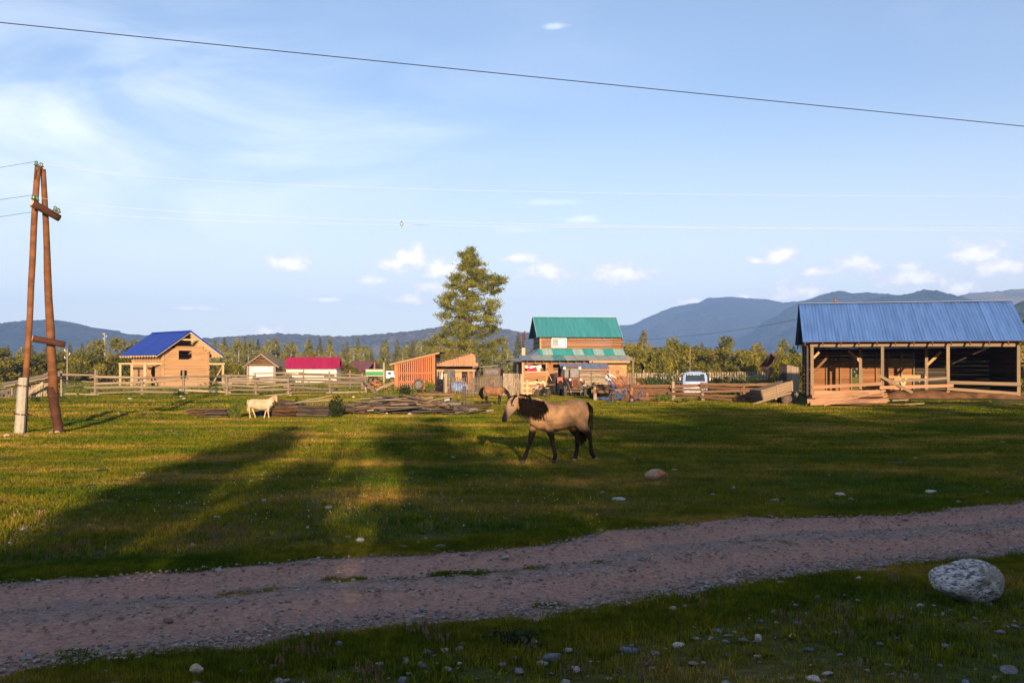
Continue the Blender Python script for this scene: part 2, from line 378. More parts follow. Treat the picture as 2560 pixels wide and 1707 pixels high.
class MB:
    """collects shapes into one mesh"""
    def __init__(s): s.v = []; s.f = []
    def add(s, vs, fs, M=None):
        b = len(s.v)
        s.v += [tuple(M @ Vector(v)) if M is not None else tuple(v) for v in vs]
        s.f += [tuple(b + i for i in f) for f in fs]
    def box(s, c, d, M=None, bev=0.0):
        x, y, z = d[0] / 2, d[1] / 2, d[2] / 2
        if not bev:
            vs = [(c[0] + a * x, c[1] + b * y, c[2] + e * z) for e in (-1, 1) for a, b in ((-1, -1), (1, -1), (1, 1), (-1, 1))]
            s.add(vs, [(3, 2, 1, 0), (4, 5, 6, 7), (0, 1, 5, 4), (1, 2, 6, 5), (2, 3, 7, 6), (3, 0, 4, 7)], M)
        else:
            bm = bmesh.new(); bmesh.ops.create_cube(bm, size=1)
            for v in bm.verts: v.co = Vector((c[0] + v.co.x * d[0], c[1] + v.co.y * d[1], c[2] + v.co.z * d[2]))
            bmesh.ops.bevel(bm, geom=bm.edges[:], offset=bev, segments=2, affect='EDGES', profile=.5)
            bm.verts.index_update()
            s.add([v.co.copy() for v in bm.verts], [[v.index for v in f.verts] for f in bm.faces], M); bm.free()
        return s
    def loft(s, rings, caps=True, M=None):
        n = len(rings[0]); vs = [p for r in rings for p in r]; fs = []
        for i in range(len(rings) - 1):
            for q in range(n): fs.append((i * n + q, i * n + (q + 1) % n, (i + 1) * n + (q + 1) % n, (i + 1) * n + q))
        if caps:
            fs.append(tuple(range(n - 1, -1, -1))); e = (len(rings) - 1) * n; fs.append(tuple(e + q for q in range(n)))
        s.add(vs, fs, M); return s
    def tube(s, pts, rad, n=8, M=None, flat=None, caps=True):
        """tube along points; rad: number, list, or list of (side, up) pairs"""
        pts = [Vector(p) for p in pts]; rings = []; ref = None
        for i, p in enumerate(pts):
            t = (pts[min(i + 1, len(pts) - 1)] - pts[max(i - 1, 0)]).normalized()
            if ref is None:
                ref = Vector((0, 1, 0)) if abs(t.y) < .9 else Vector((1, 0, 0))
            sd = (ref - t * ref.dot(t)).normalized(); ref = sd; up = t.cross(sd)
            r = rad[i] if isinstance(rad, (list, tuple)) else rad
            a, b = r if isinstance(r, (list, tuple)) else (r, r)
            rings.append([tuple(p + sd * (a * math.cos(2 * math.pi * q / n)) + up * (b * math.sin(2 * math.pi * q / n))) for q in range(n)])
        return s.loft(rings, caps, M)
    def torus(s, c, axis, R_, r, n=20, k=8, sq=1.0):
        axis = Vector(axis).normalized(); u = axis.orthogonal().normalized(); w = axis.cross(u); c = Vector(c)
        vs = []; fs = []
        for i in range(n):
            a = 2 * math.pi * i / n; rd = u * math.cos(a) + w * math.sin(a)
            for j in range(k):
                b = 2 * math.pi * j / k
                vs.append(tuple(c + rd * (R_ + r * math.cos(b)) + axis * (r * sq * math.sin(b))))
        for i in range(n):
            for j in range(k): fs.append((i * k + j, i * k + (j + 1) % k, ((i + 1) % n) * k + (j + 1) % k, ((i + 1) % n) * k + j))
        s.add(vs, fs); return s
    def disc(s, c, axis, r, th, n=18, r2=None):
        axis = Vector(axis).normalized(); c = Vector(c)
        return s.tube([c - axis * th / 2, c + axis * th / 2], [r, r2 if r2 is not None else r], n)
    def poly(s, pts, th, nrm):
        """flat polygon given thickness along nrm"""
        nrm = Vector(nrm).normalized() * th; n = len(pts)
        vs = [tuple(Vector(p)) for p in pts] + [tuple(Vector(p) + nrm) for p in pts]
        fs = [tuple(range(n)), tuple(range(2 * n - 1, n - 1, -1))] + [(i, i + n, (i + 1) % n + n, (i + 1) % n) for i in range(n)]
        s.add(vs, fs); return s
    def mesh(s, name, m, smooth=False): return new_mesh(name, s.v, s.f, smooth, (m,) if m else ())
    def build(s, par, name, m, smooth=False, loc=(0, 0, 0)):
        o = link(name, s.mesh(name, m, smooth), loc, par)
        return o


# ------------------------------------------------------------------ ground
def axis_pts(lo, hi, fine, far, g):
    a = list(np.arange(lo, hi + 1e-6, fine)); st = fine
    while a[-1] < far: st *= g; a.append(a[-1] + st)
    st = fine
    while a[0] > -far: st *= g; a.insert(0, a[0] - st)
    return a


def ground_material():
    m = bpy.data.materials.new('meadow_ground'); m.use_nodes = True
    nt = m.node_tree; N = nt.nodes; L = nt.links; b = N['Principled BSDF']; b.inputs['Roughness'].default_value = 1; b.inputs['Specular IOR Level'].default_value = .1
    g = N.new('ShaderNodeNewGeometry')
    def nz(sc, det=4):
        mp = N.new('ShaderNodeMapping'); mp.inputs['Scale'].default_value = sc; L.new(g.outputs['Position'], mp.inputs[0])
        n = N.new('ShaderNodeTexNoise'); n.inputs['Scale'].default_value = 1; n.inputs['Detail'].default_value = det; L.new(mp.outputs[0], n.inputs['Vector']); return n.outputs[0]
    r1 = N.new('ShaderNodeValToRGB'); L.new(nz((.25, .4, .3)), r1.inputs[0])
    e = r1.color_ramp.elements; e[0].position = .35; e[0].color = (.035, .06, .012, 1); e[1].position = .66; e[1].color = (.11, .095, .03, 1)
    r2 = N.new('ShaderNodeValToRGB'); L.new(nz((9, 9, 9)), r2.inputs[0])
    e = r2.color_ramp.elements; e[0].position = .3; e[0].color = (.5, .5, .5, 1); e[1].position = .7; e[1].color = (1.25, 1.2, 1.1, 1)
    mx = N.new('ShaderNodeMix'); mx.data_type = 'RGBA'; mx.blend_type = 'MULTIPLY'; mx.inputs[0].default_value = 1
    L.new(r1.outputs[0], mx.inputs[6]); L.new(r2.outputs[0], mx.inputs[7]); L.new(mx.outputs[2], b.inputs['Base Color'])
    bp = N.new('ShaderNodeBump'); bp.inputs['Strength'].default_value = .6; bp.inputs['Distance'].default_value = .05; L.new(nz((14, 14, 14), 3), bp.inputs['Height']); L.new(bp.outputs[0], b.inputs['Normal'])
    return m


def build_ground():
    xs = axis_pts(-38, 38, .42, 7000, 1.16); ys = axis_pts(2, 104, .42, 9000, 1.16)
    xs = np.clip(np.array(xs), -5800, 5800); ys = np.clip(np.array([y for y in ys if y > -900]), -900, 5500)
    nx, ny = len(xs), len(ys)
    V = np.zeros((ny, nx, 3)); V[:, :, 0] = xs[None]; V[:, :, 1] = ys[:, None]
    for j, y in enumerate(ys):
        for i, x in enumerate(xs):
            z = gh(x, y)
            if 4 < y < 20 and abs(x) < 16:
                z -= .09 * sst(.05, .5, road_in(x, y))
            V[j, i, 2] = z
    idx = np.arange(nx * ny).reshape(ny, nx)
    Fc = np.stack([idx[:-1, :-1], idx[:-1, 1:], idx[1:, 1:], idx[1:, :-1]], -1).reshape(-1, 4)
    o = link('ground', new_mesh('ground', V.reshape(-1, 3), Fc, True, (ground_material(),)))
    tag(o, 'short grazed meadow running back to the forest', kind='structure')


build_ground()


def build_road():
    m = bpy.data.materials.new('gravel_road'); m.use_nodes = True
    nt = m.node_tree; N = nt.nodes; L = nt.links; b = N['Principled BSDF']; b.inputs['Roughness'].default_value = .95; b.inputs['Specular IOR Level'].default_value = .15
    tc = N.new('ShaderNodeTexCoord')
    def nz(sc, det=5, ty='ShaderNodeTexNoise'):
        mp = N.new('ShaderNodeMapping'); mp.inputs['Scale'].default_value = sc; L.new(tc.outputs['Object'], mp.inputs[0])
        n = N.new(ty); n.inputs['Scale'].default_value = 1
        if det: n.inputs['Detail'].default_value = det
        L.new(mp.outputs[0], n.inputs['Vector']); return n
    at = N.new('ShaderNodeAttribute'); at.attribute_name = 'across'
    ad = N.new('ShaderNodeMath'); ad.operation = 'MULTIPLY_ADD'; L.new(nz((.9, 1.8, 1)).outputs[0], ad.inputs[0]); ad.inputs[1].default_value = .22; L.new(at.outputs['Fac'], ad.inputs[2])
    r1 = N.new('ShaderNodeValToRGB'); L.new(ad.outputs[0], r1.inputs[0])      # packed reddish wheel tracks, greyer stony strips
    e = r1.color_ramp.elements; e[0].position = .08; e[0].color = (.26, .185, .16, 1); e[1].position = 1.0; e[1].color = (.24, .19, .175, 1)
    for q, c in ((.24, (.31, .185, .145)), (.42, (.37, .22, .165)), (.54, (.25, .17, .145)), (.64, (.25, .17, .145)), (.74, (.37, .22, .165)), (.92, (.33, .195, .15))): e.new(q).color = (*c, 1)
    vo = nz((26, 26, 26), 0, 'ShaderNodeTexVoronoi')
    r2 = N.new('ShaderNodeValToRGB'); L.new(vo.outputs['Color'], r2.inputs[0]); e = r2.color_ramp.elements; e[0].color = (.62, .62, .66, 1); e[1].color = (1.3, 1.28, 1.3, 1)
    mx = N.new('ShaderNodeMix'); mx.data_type = 'RGBA'; mx.blend_type = 'MULTIPLY'; mx.inputs[0].default_value = .8
    L.new(r1.outputs[0], mx.inputs[6]); L.new(r2.outputs[0], mx.inputs[7]); L.new(mx.outputs[2], b.inputs['Base Color'])
    bp = N.new('ShaderNodeBump'); bp.inputs['Strength'].default_value = .8; bp.inputs['Distance'].default_value = .02
    L.new(vo.outputs['Distance'], bp.inputs['Height'])
    b2 = N.new('ShaderNodeBump'); b2.inputs['Strength'].default_value = .7; b2.inputs['Distance'].default_value = .06; L.new(nz((5, 5, 5)).outputs[0], b2.inputs['Height']); L.new(bp.outputs[0], b2.inputs['Normal'])
    L.new(b2.outputs[0], b.inputs['Normal'])
    vs = []; fs = []; qs = []; nt_ = 44; S = np.arange(-45, 70, .09)
    for s in S:
        lo, up = road_edges(s); w = .10 * math.sin(s * 3.1) + .06 * math.sin(s * 7.7 + 1) + .04 * math.sin(s * 17.3)
        lo = lo + w; up = up + w * .6
        for k in range(nt_ + 1):
            q = k / nt_; t = lo + (up - lo) * q; qs.append(q * .9 - .02)
            x, y = RDIR * s + RNOR * t
            rut = -.042 * (math.exp(-((q - .25) / .10) ** 2) + math.exp(-((q - .74) / .11) ** 2)) + .012 * math.exp(-((q - .5) / .09) ** 2)
            mic = .013 * noise.noise((x * 5, y * 5, 0)) + .012 * noise.noise((x * 13, y * 13, 4))
            ed = sst(0, .12, q) * sst(0, .12, 1 - q)
            vs.append((x, y, gh(x, y) + .004 + (rut + mic + .012) * ed))
    n = nt_ + 1
    for i in range(len(S) - 1):
        for k in range(nt_): fs.append((i * n + k, (i + 1) * n + k, (i + 1) * n + k + 1, i * n + k + 1))
    o = link('road', new_mesh('road', np.array(vs), np.array(fs), True, (m,)))
    o.data.attributes.new('across', 'FLOAT', 'POINT').data.foreach_set('value', np.array(qs, np.float32))
    tag(o, 'rutted reddish dirt road with a stony middle', kind='structure')


build_road()


def build_lane():
    vs = []; fs = []; nx, ny = 150, 34
    for j in range(ny + 1):
        for i in range(nx + 1):
            x = -5.4 + 13.8 * i / nx; c = 64.2 - .16 * (x - 1) + .5 * math.sin(x * .5); hw = 1.9 + .3 * math.sin(x * 1.7) + .2 * math.sin(x * 4.1)
            y = c + hw * (2 * j / ny - 1) * min(1, .15 + (min(x + 5.5, 8.5 - x)) * .6)
            vs.append((x, y, gh(x, y) + .012 + .012 * noise.noise((x * 2, y * 2, 1))))
    for j in range(ny):
        for i in range(nx): q = j * (nx + 1) + i; fs.append((q, q + 1, q + nx + 2, q + nx + 1))
    o = link('path', new_mesh('path', np.array(vs), np.array(fs), True, (mat('bare_dirt', (.34, .24, .18), (.24, .165, .12), scale=1.5, rv=0, bump=.5, detail=8),)))
    tag(o, 'bare dirt lane before the picket fence and the grazing horse', kind='structure')


build_lane()


def far_hill(name, label, sil, d, back, m, seed, rough=1.0, res=9.0, depth_front=None):
    """a ridge whose crest passes through the given skyline, with real depth before and behind it"""
    pts = sorted((PX(px, d), PZ(py, d)) for px, py in sil)
    x0, x1 = pts[0][0], pts[-1][0]; hmax = max(z for x, z in pts)
    df = depth_front or hmax * 3.2
    nx = int((x1 - x0) / res) + 1; ny = 44
    X = np.linspace(x0, x1, nx); Z = np.interp(X, [p[0] for p in pts], [p[1] for p in pts])
    ys = np.concatenate([np.linspace(-df, 0, ny), np.linspace(0, back, 14)[1:]])
    V = np.zeros((len(ys), nx, 3))
    for j, y in enumerate(ys):
        f = (1 + y / df) if y < 0 else (1 - .9 * y / back)
        f = f ** 1.15 if y < 0 else f
        for i, x in enumerate(X):
            n1 = noise.fractal((x / (hmax * 1.1), y / (hmax * 1.1), seed), .9, 2.1, 5)
            n2 = noise.noise((x / 14, y / 14, seed + 5)) * 6.0 + noise.noise((x / 6, y / 6, seed + 9)) * 5.5
            k = math.exp(-(y / (df * .12)) ** 2)
            z = Z[i] * f + n1 * hmax * (.2 if y < 0 else .02) * rough * (1 - k) * min(1, f * 2.2) + n2 * .55 * min(1, f * 3)
            V[j, i] = (x + (y * .25 * n1), d + y, z - 1.2 * (1 - f))
    idx = np.arange(nx * len(ys)).reshape(len(ys), nx)
    Fc = np.stack([idx[:-1, :-1], idx[:-1, 1:], idx[1:, 1:], idx[1:, :-1]], -1).reshape(-1, 4)
    o = link(name, new_mesh(name, V.reshape(-1, 3), Fc, False, (m,)))
    tag(o, label, kind='structure'); return o


MH = dict(
    forest=mat('forested_slope', (.060, .075, .030), (.016, .024, .012), scale=(.09, .09, .09), rv=0, coord='Object', detail=8, rough=1, spec=0),
    dry=mat('dry_grass_slope', (.20, .155, .085), (.13, .11, .06), scale=(.012, .012, .012), rv=0, detail=6, rough=1, spec=0),
    mid=mat('dry_forested_slope', (.13, .105, .06), (.035, .035, .022), scale=(.09, .09, .09), rv=0, detail=6, rough=1, spec=0),  # drier, paler wood than on the other slopes
    dark=mat('dark_forested_slope', (.045, .05, .035), (.010, .014, .014), scale=(.06, .06, .06), rv=0, detail=6, rough=1, spec=0),
)
far_hill('hill', 'dark wooded hill on the left skyline behind the utility pole',
         [(-700, 850), (-300, 832), (-100, 822), (0, 808), (60, 801), (140, 799), (200, 810), (260, 828), (330, 836), (420, 842), (560, 850), (700, 858)], 2700, 1500, MH['dark'], 1, res=5)
far_hill('hill', 'low wooded hills in the middle of the skyline left of the larch',
         [(250, 866), (450, 848), (520, 845), (620, 838), (690, 833), (760, 836), (850, 841), (960, 834), (1040, 826), (1110, 815), (1180, 812), (1260, 822), (1360, 842), (1500, 862)], 2300, 1200, MH['mid'], 5, res=5)
far_hill('hill', 'small blue hill between the larch and the green roof',
         [(1150, 856), (1240, 834), (1290, 830), (1340, 831), (1420, 822), (1500, 818), (1570, 812), (1660, 806), (1800, 850)], 4900, 600, MH['dark'], 8, res=20)
far_hill('mountain', 'big hazy blue mountain between the green roof and the barn',
         [(1380, 868), (1520, 838), (1575, 815), (1620, 792), (1680, 768), (1720, 760), (1745, 757), (1770, 745), (1830, 742), (1870, 746), (1920, 748), (1955, 756), (2010, 752), (2060, 745), (2150, 740), (2300, 745), (2600, 750), (3000, 790)], 4600, 800, MH['dark'], 11, rough=1.1, res=14)
far_hill('mountain', 'long dark wooded ridge rising behind the barn roof',
         [(1880, 850), (1960, 775), (2010, 752), (2060, 735), (2100, 726), (2130, 733), (2170, 731), (2230, 736), (2300, 742), (2400, 760), (2560, 800), (2700, 850)], 3500, 1600, MH['dark'], 17, res=8)
far_hill('hill', 'dark wooded knoll right of centre above the barn ridge',
         [(2080, 830), (2150, 756), (2200, 742), (2230, 741), (2270, 735), (2310, 724), (2340, 726), (2390, 738), (2440, 752), (2520, 790), (2620, 850)], 2900, 1200, MH['dark'], 21, res=6)
far_hill('mountain', 'bare brown mountain on the right edge beyond the knoll',
         [(2250, 830), (2380, 745), (2420, 733), (2480, 729), (2530, 724), (2600, 718), (2760, 730), (3000, 780)], 4000, 1000, MH['dry'], 25, res=14)
far_hill('hill', 'near green slope at the right edge beside the barn ridge',
         [(2440, 860), (2500, 790), (2530, 768), (2560, 752), (2640, 735), (2800, 730), (3000, 800)], 1500, 700, MH['forest'], 29, res=7)

# ------------------------------------------------------------------ the air
def build_haze():
    m = bpy.data.materials.new('haze_air'); m.use_nodes = True
    nt = m.node_tree; nt.nodes.remove(nt.nodes['Principled BSDF'])
    v = nt.nodes.new('ShaderNodeVolumePrincipled'); v.inputs['Color'].default_value = (.24, .45, 1.0, 1); v.inputs['Density'].default_value = HAZE
    v.inputs['Anisotropy'].default_value = -0.2
    nt.links.new(v.outputs[0], nt.nodes['Material Output'].inputs['Volume'])
    b = MB(); b.box((0, 2350, 199), (12000, 6700, 402))
    o = b.build(None, 'haze', m)
    tag(o, 'thin blue evening haze over the valley', kind='stuff')


HAZE = 1.8e-4
build_haze()

# ------------------------------------------------------------------ trees
def leaf_mesh(name, C, size, m, seed, asp=.55, droop=None):
    """one small quad for each centre in C, turned at random"""
    r = np.random.RandomState(seed); n = len(C)
    a = r.normal(size=(n, 3)); a /= np.linalg.norm(a, axis=1)[:, None]
    if droop is not None:
        a = a * .55 + np.array(droop)[None]; a /= np.linalg.norm(a, axis=1)[:, None]
    b = np.cross(a, r.normal(size=(n, 3))); b /= np.linalg.norm(b, axis=1)[:, None]
    s = size * r.uniform(.6, 1.4, n)[:, None]
    u = a * s; w = b * s * asp
    V = np.stack([C - u, C - w * .9 + u * .1, C + u, C + w * .9 - u * .1], 1).reshape(-1, 3)
    Fc = np.arange(n * 4).reshape(n, 4)
    return new_mesh(name, V, Fc, False, (m,))


def leafmat(name, c1, c2, transl=.3, scale=.55):
    m = mat(name, c1, c2, rough=.7, scale=scale, rv=.22, spec=.15, detail=3, contrast=(.38, .62), transl=transl)
    return m


ML = dict(
    birch=leafmat('birch_leaves', (.26, .24, .055), (.13, .13, .03)),
    spruce=leafmat('spruce_needles', (.13, .125, .042), (.065, .07, .026), .1),
    willow=leafmat('willow_leaves', (.26, .225, .032), (.10, .105, .018), .3, .7),
    larch=leafmat('larch_needles', (.26, .24, .03), (.075, .09, .014), .25, .9),
    weed=leafmat('weed_leaves', (.06, .09, .02), (.025, .045, .012), .3, 2.0),
    drybush=leafmat('olive_shrub_leaves', (.32, .25, .06), (.17, .15, .035), .3, .6),
)


def blob_centres(blobs, n, seed, shell=.55):
    r = np.random.RandomState(seed)
    w = np.array([b[3] * b[4] * b[5] for b in blobs]) ** .75; w /= w.sum()
    k = r.choice(len(blobs), n, p=w); B = np.array(blobs)[k]
    d = r.normal(size=(n, 3)); d /= np.linalg.norm(d, axis=1)[:, None]
    rad = (shell + (1 - shell) * r.uniform(0, 1, n)) * r.uniform(.75, 1.12, n)
    return B[:, :3] + d * B[:, 3:6] * rad[:, None]


def trunk_mesh(name, pts, rads, m, limbs=(), n=7):
    b = MB(); b.tube(pts, rads, n)
    for lp, lr in limbs: b.tube(lp, lr, 5)
    return b.mesh(name, m, True)


def make_birch(seed, h=10.0):
    r = random.Random(seed); blobs = []
    n = 16
    for i in range(n):
        t = (i + .5) / n; z = h * (.12 + .84 * t); rr = h * .27 * math.sin(math.pi * min(1, .22 + .80 * t)) ** .8 + .15
        a = r.uniform(0, 6.28); q = rr * r.uniform(.35, .95)
        s = h * .105 * r.uniform(.7, 1.3) * (1.2 - .6 * t)
        blobs.append((q * math.cos(a), q * math.sin(a), z, s, s, s * 1.25))
    blobs.append((0, 0, h * .95, h * .04, h * .04, h * .07))
    C = blob_centres(blobs, 2300, seed, .45)
    crown = leaf_mesh('crown', C, h * .024, ML['birch'], seed, .6, (0, 0, -.5))
    limbs = []
    for bl in blobs[:-1:2]:
        z0 = bl[2] - h * .12
        limbs.append(([(0, 0, z0), (bl[0] * .5, bl[1] * .5, z0 + h * .06), (bl[0], bl[1], bl[2])], [h * .007, h * .005, h * .002]))
    tr = trunk_mesh('trunk', [(0, 0, -.3), (r.uniform(-.1, .1), 0, h * .35), (r.uniform(-.15, .15), .05, h * .7), (0, 0, h * .97)], [h * .014, h * .011, h * .007, h * .002], MW['birch'], limbs)
    return tr, crown


def make_spruce(seed, h=12.0, n=2600, lf=.024):
    r = np.random.RandomState(seed)
    t = r.uniform(0, 1, n) ** .62 ; t = 1 - t            # more low down
    t = np.clip(t, 0, .985)
    tier = np.floor(t * 15) / 15 + r.uniform(0, .035, n)
    z = h * (.08 + .92 * tier)
    rmax = h * .19 * (1 - tier) ** .85 * (1 + .25 * np.sin(tier * 60 + seed)) + .05
    a = r.uniform(0, 6.28, n); k = np.floor(a * 3.2 + tier * 40); rr = rmax * (.35 + .65 * r.uniform(0, 1, n) ** .6) * (.75 + .4 * ((k * 7.13) % 1))
    C = np.stack([rr * np.cos(a), rr * np.sin(a), z - rr * .28], 1)
    crown = leaf_mesh('crown', C, h * lf, ML['spruce'], seed, .45, (0, 0, -.35))
    tr = trunk_mesh('trunk', [(0, 0, -.3), (0, 0, h * .5), (0, 0, h)], [h * .015, h * .009, h * .001], MW['bark'])
    return tr, crown


def make_willow(seed, w=6.0, h=6.0, n=7500, m='willow', size=.16):
    r = random.Random(seed); blobs = []
    for i in range(38):
        a = r.uniform(0, 6.28); q = w * .5 * math.sqrt(r.uniform(0, 1)); t = q / (w * .5)
        z = h * (.06 + .78 * r.uniform(.05, 1) * math.sqrt(max(.05, 1 - t * t * .75)))
        s = w * .13 * r.uniform(.7, 1.25)
        blobs.append((q * math.cos(a), q * math.sin(a), z, s, s, s * r.uniform(.8, 1.3)))
    C = blob_centres(blobs, n, seed, .5)
    C[:, 2] = np.maximum(C[:, 2], .15)
    crown = leaf_mesh('crown', C, size, ML[m], seed, .45, (0, 0, .25))
    limbs = [([(0, 0, 0), (b[0] * .4, b[1] * .4, b[2] * .5), (b[0], b[1], b[2])], [.09, .06, .02]) for b in blobs[::3]]
    tr = trunk_mesh('trunk', [(0, 0, -.3), (.1, 0, h * .25), (0, .1, h * .5)], [.16, .12, .05], MW['bark'], limbs)
    return tr, crown


def tree(name, label, meshes, loc, rz, sc, group=None, sz=None):
    o = thing(name, label, 'bush' if 'bush' in name else 'tree', loc, rz, group)
    o.scale = (sc, sc, sz or sc)
    link('trunk', meshes[0], parent=o); link('crown', meshes[1], parent=o)
    return o


BIR = [make_birch(100 + i) for i in range(4)]
SPR = [make_spruce(200 + i) for i in range(3)]
WIL = [make_willow(300 + i) for i in range(4)]
OLV = [make_willow(320 + i, m='drybush') for i in range(2)]

# --- forest along the back of the meadow
def forest():
    r = random.Random(11)
    # tall pointed spruces that stand clear of the wood (photo column, top row)
    for px, py in ((613, 838), (645, 845), (685, 842), (730, 852), (775, 840), (800, 842), (825, 836), (868, 852), (895, 843), (965, 846), (1020, 852), (1060, 855),
                   (1225, 850), (1262, 842), (1296, 828), (1335, 852), (20, 858), (175, 853), (205, 855), (225, 858), (1900, 852), (1755, 852)):
        d = r.uniform(262, 290); h = PZ(py, d) - gh(PX(px, d), d)
        tree('spruce_tree', 'tall pointed spruce standing above the far wood', SPR[r.randrange(3)], (PX(px, d), d, gh(PX(px, d), d) - .1), r.uniform(0, 6), h / 12.0, 'spruces standing above the far wood')
    for row, (d0, n) in enumerate(((246, 92), (268, 92), (292, 92), (322, 84))):
        for i in range(n):
            px = -260 + (i + r.uniform(.1, .9)) * (3080 / n)
            d = d0 + r.uniform(-9, 9); x = PX(px, d)
            hp = 76 if px < 1150 else (72 if px < 1400 else 52)      # photo pixels the wood rises above the horizon
            if px < 330: hp = 58
            top = PZ(YH - hp * r.uniform(.66, 1.06) * (.94 + .1 * math.sin(px * .013)), d)
            z = gh(x, d); h = top - z
            if r.random() < (.76 if px < 1400 else .9):
                tree('birch_tree', 'slender birch in the far mixed wood', BIR[r.randrange(4)], (x, d, z), r.uniform(0, 6), h / 10.0, 'birches of the far wood')
            else:
                tree('spruce_tree', 'dark spruce among the birches of the far wood', SPR[r.randrange(3)], (x, d, z), r.uniform(0, 6), h / 12.0 * 1.02, 'spruces among the far birches')


forest()


def undergrowth():
    r = np.random.RandomState(9); n = 30000
    px = r.uniform(-300, 2860, n); d = r.uniform(236, 330, n); x = (px - 1280) / F * d
    h = 3.2 + 1.6 * np.sin(x * .13) * np.sin(x * .31 + 1) + 1.0 * np.sin(x * .7)
    z = .5 + h * r.uniform(0, 1, n) ** .8
    o = link('forest_undergrowth', leaf_mesh('forest_undergrowth', np.stack([x, d, z], 1), .42, ML['birch'], 4, .6))
    tag(o, 'low tangle of bushes at the foot of the far wood', kind='stuff')


undergrowth()


def bush_at(name, label, ms, px, ptop, d, wpx, group=None, seed=0, m0=6.0):
    x = PX(px, d); z = gh(x, d); h = (PZ(ptop, d) - z) * 1.06; w = wpx / F * d * 1.12
    o = tree(name, label, ms, (x, d, z - .1), seed * 1.7, w / m0, group, (h / 6.0) * 1.05)
    return o


# --- willows and shrubs nearer the farm
for i, a in enumerate(((20, 868, 132, 190), (120, 872, 136, 120), (200, 878, 140, 110), (285, 832, 124, 150), (350, 850, 128, 120), (-60, 860, 128, 160), (160, 905, 118, 80))):
    bush_at('willow_bush', ['rounded willow at the left edge behind the pole', 'willow between the two legs of the pole', 'low willow right of the pole', 'tall broad willow left of the blue roof', 'willow rising behind the blue roof', 'willow bush at the far left border', 'small willow behind the left rail fence'][i], WIL[i % 4], a[0], a[1], a[2], a[3], 'willows behind the rail fence', i)
bush_at('willow_bush', 'round willow between the blue roof and the log hut', WIL[1], 548, 893, 122, 115, 'willows behind the rail fence', 3)
bush_at('willow_bush', 'yellowish bush rising behind the crimson roof', OLV[0], 792, 868, 150, 90, None, 1)
bush_at('willow_bush', 'small bush between the crimson and the purple roofs', WIL[2], 868, 903, 128, 60, None, 2)
for i, a in enumerate(((1592, 818, 140, 80), (1615, 852, 124, 130), (1672, 842, 128, 140), (1745, 860, 126, 120), (1805, 840, 130, 150), (1845, 858, 124, 110), (1892, 876, 138, 90), (1705, 855, 134, 160), (1870, 850, 150, 130))):
    bush_at('willow_bush', ['tall pale willow beside the right end of the green roof', 'dense willow just right of the green-roofed house', 'dark rounded willow left of the white pole', 'willow behind the pale blue van', 'highest of the willows behind the picket fence', 'willow left of the brown roof', 'low willow before the brown roof', 'willow filling the gap behind the white pole', 'pale willow behind the brown roof'][i], (OLV if i in (0, 8) else WIL)[i % (2 if i in (0, 8) else 4)], a[0], a[1], a[2], a[3], 'willows behind the picket fence', i + 2)
bush_at('willow_bush', 'big dark green tree hugging the left end of the barn', WIL[3], 1990, 832, 104, 95, None, 5)
bush_at('willow_bush', 'leafy tree showing at the right end of the barn', WIL[0], 2572, 755, 92, 120, None, 6)
bush_at('willow_bush', 'bush behind the plank shed under the larch', OLV[1], 1110, 862, 140, 90, None, 4)


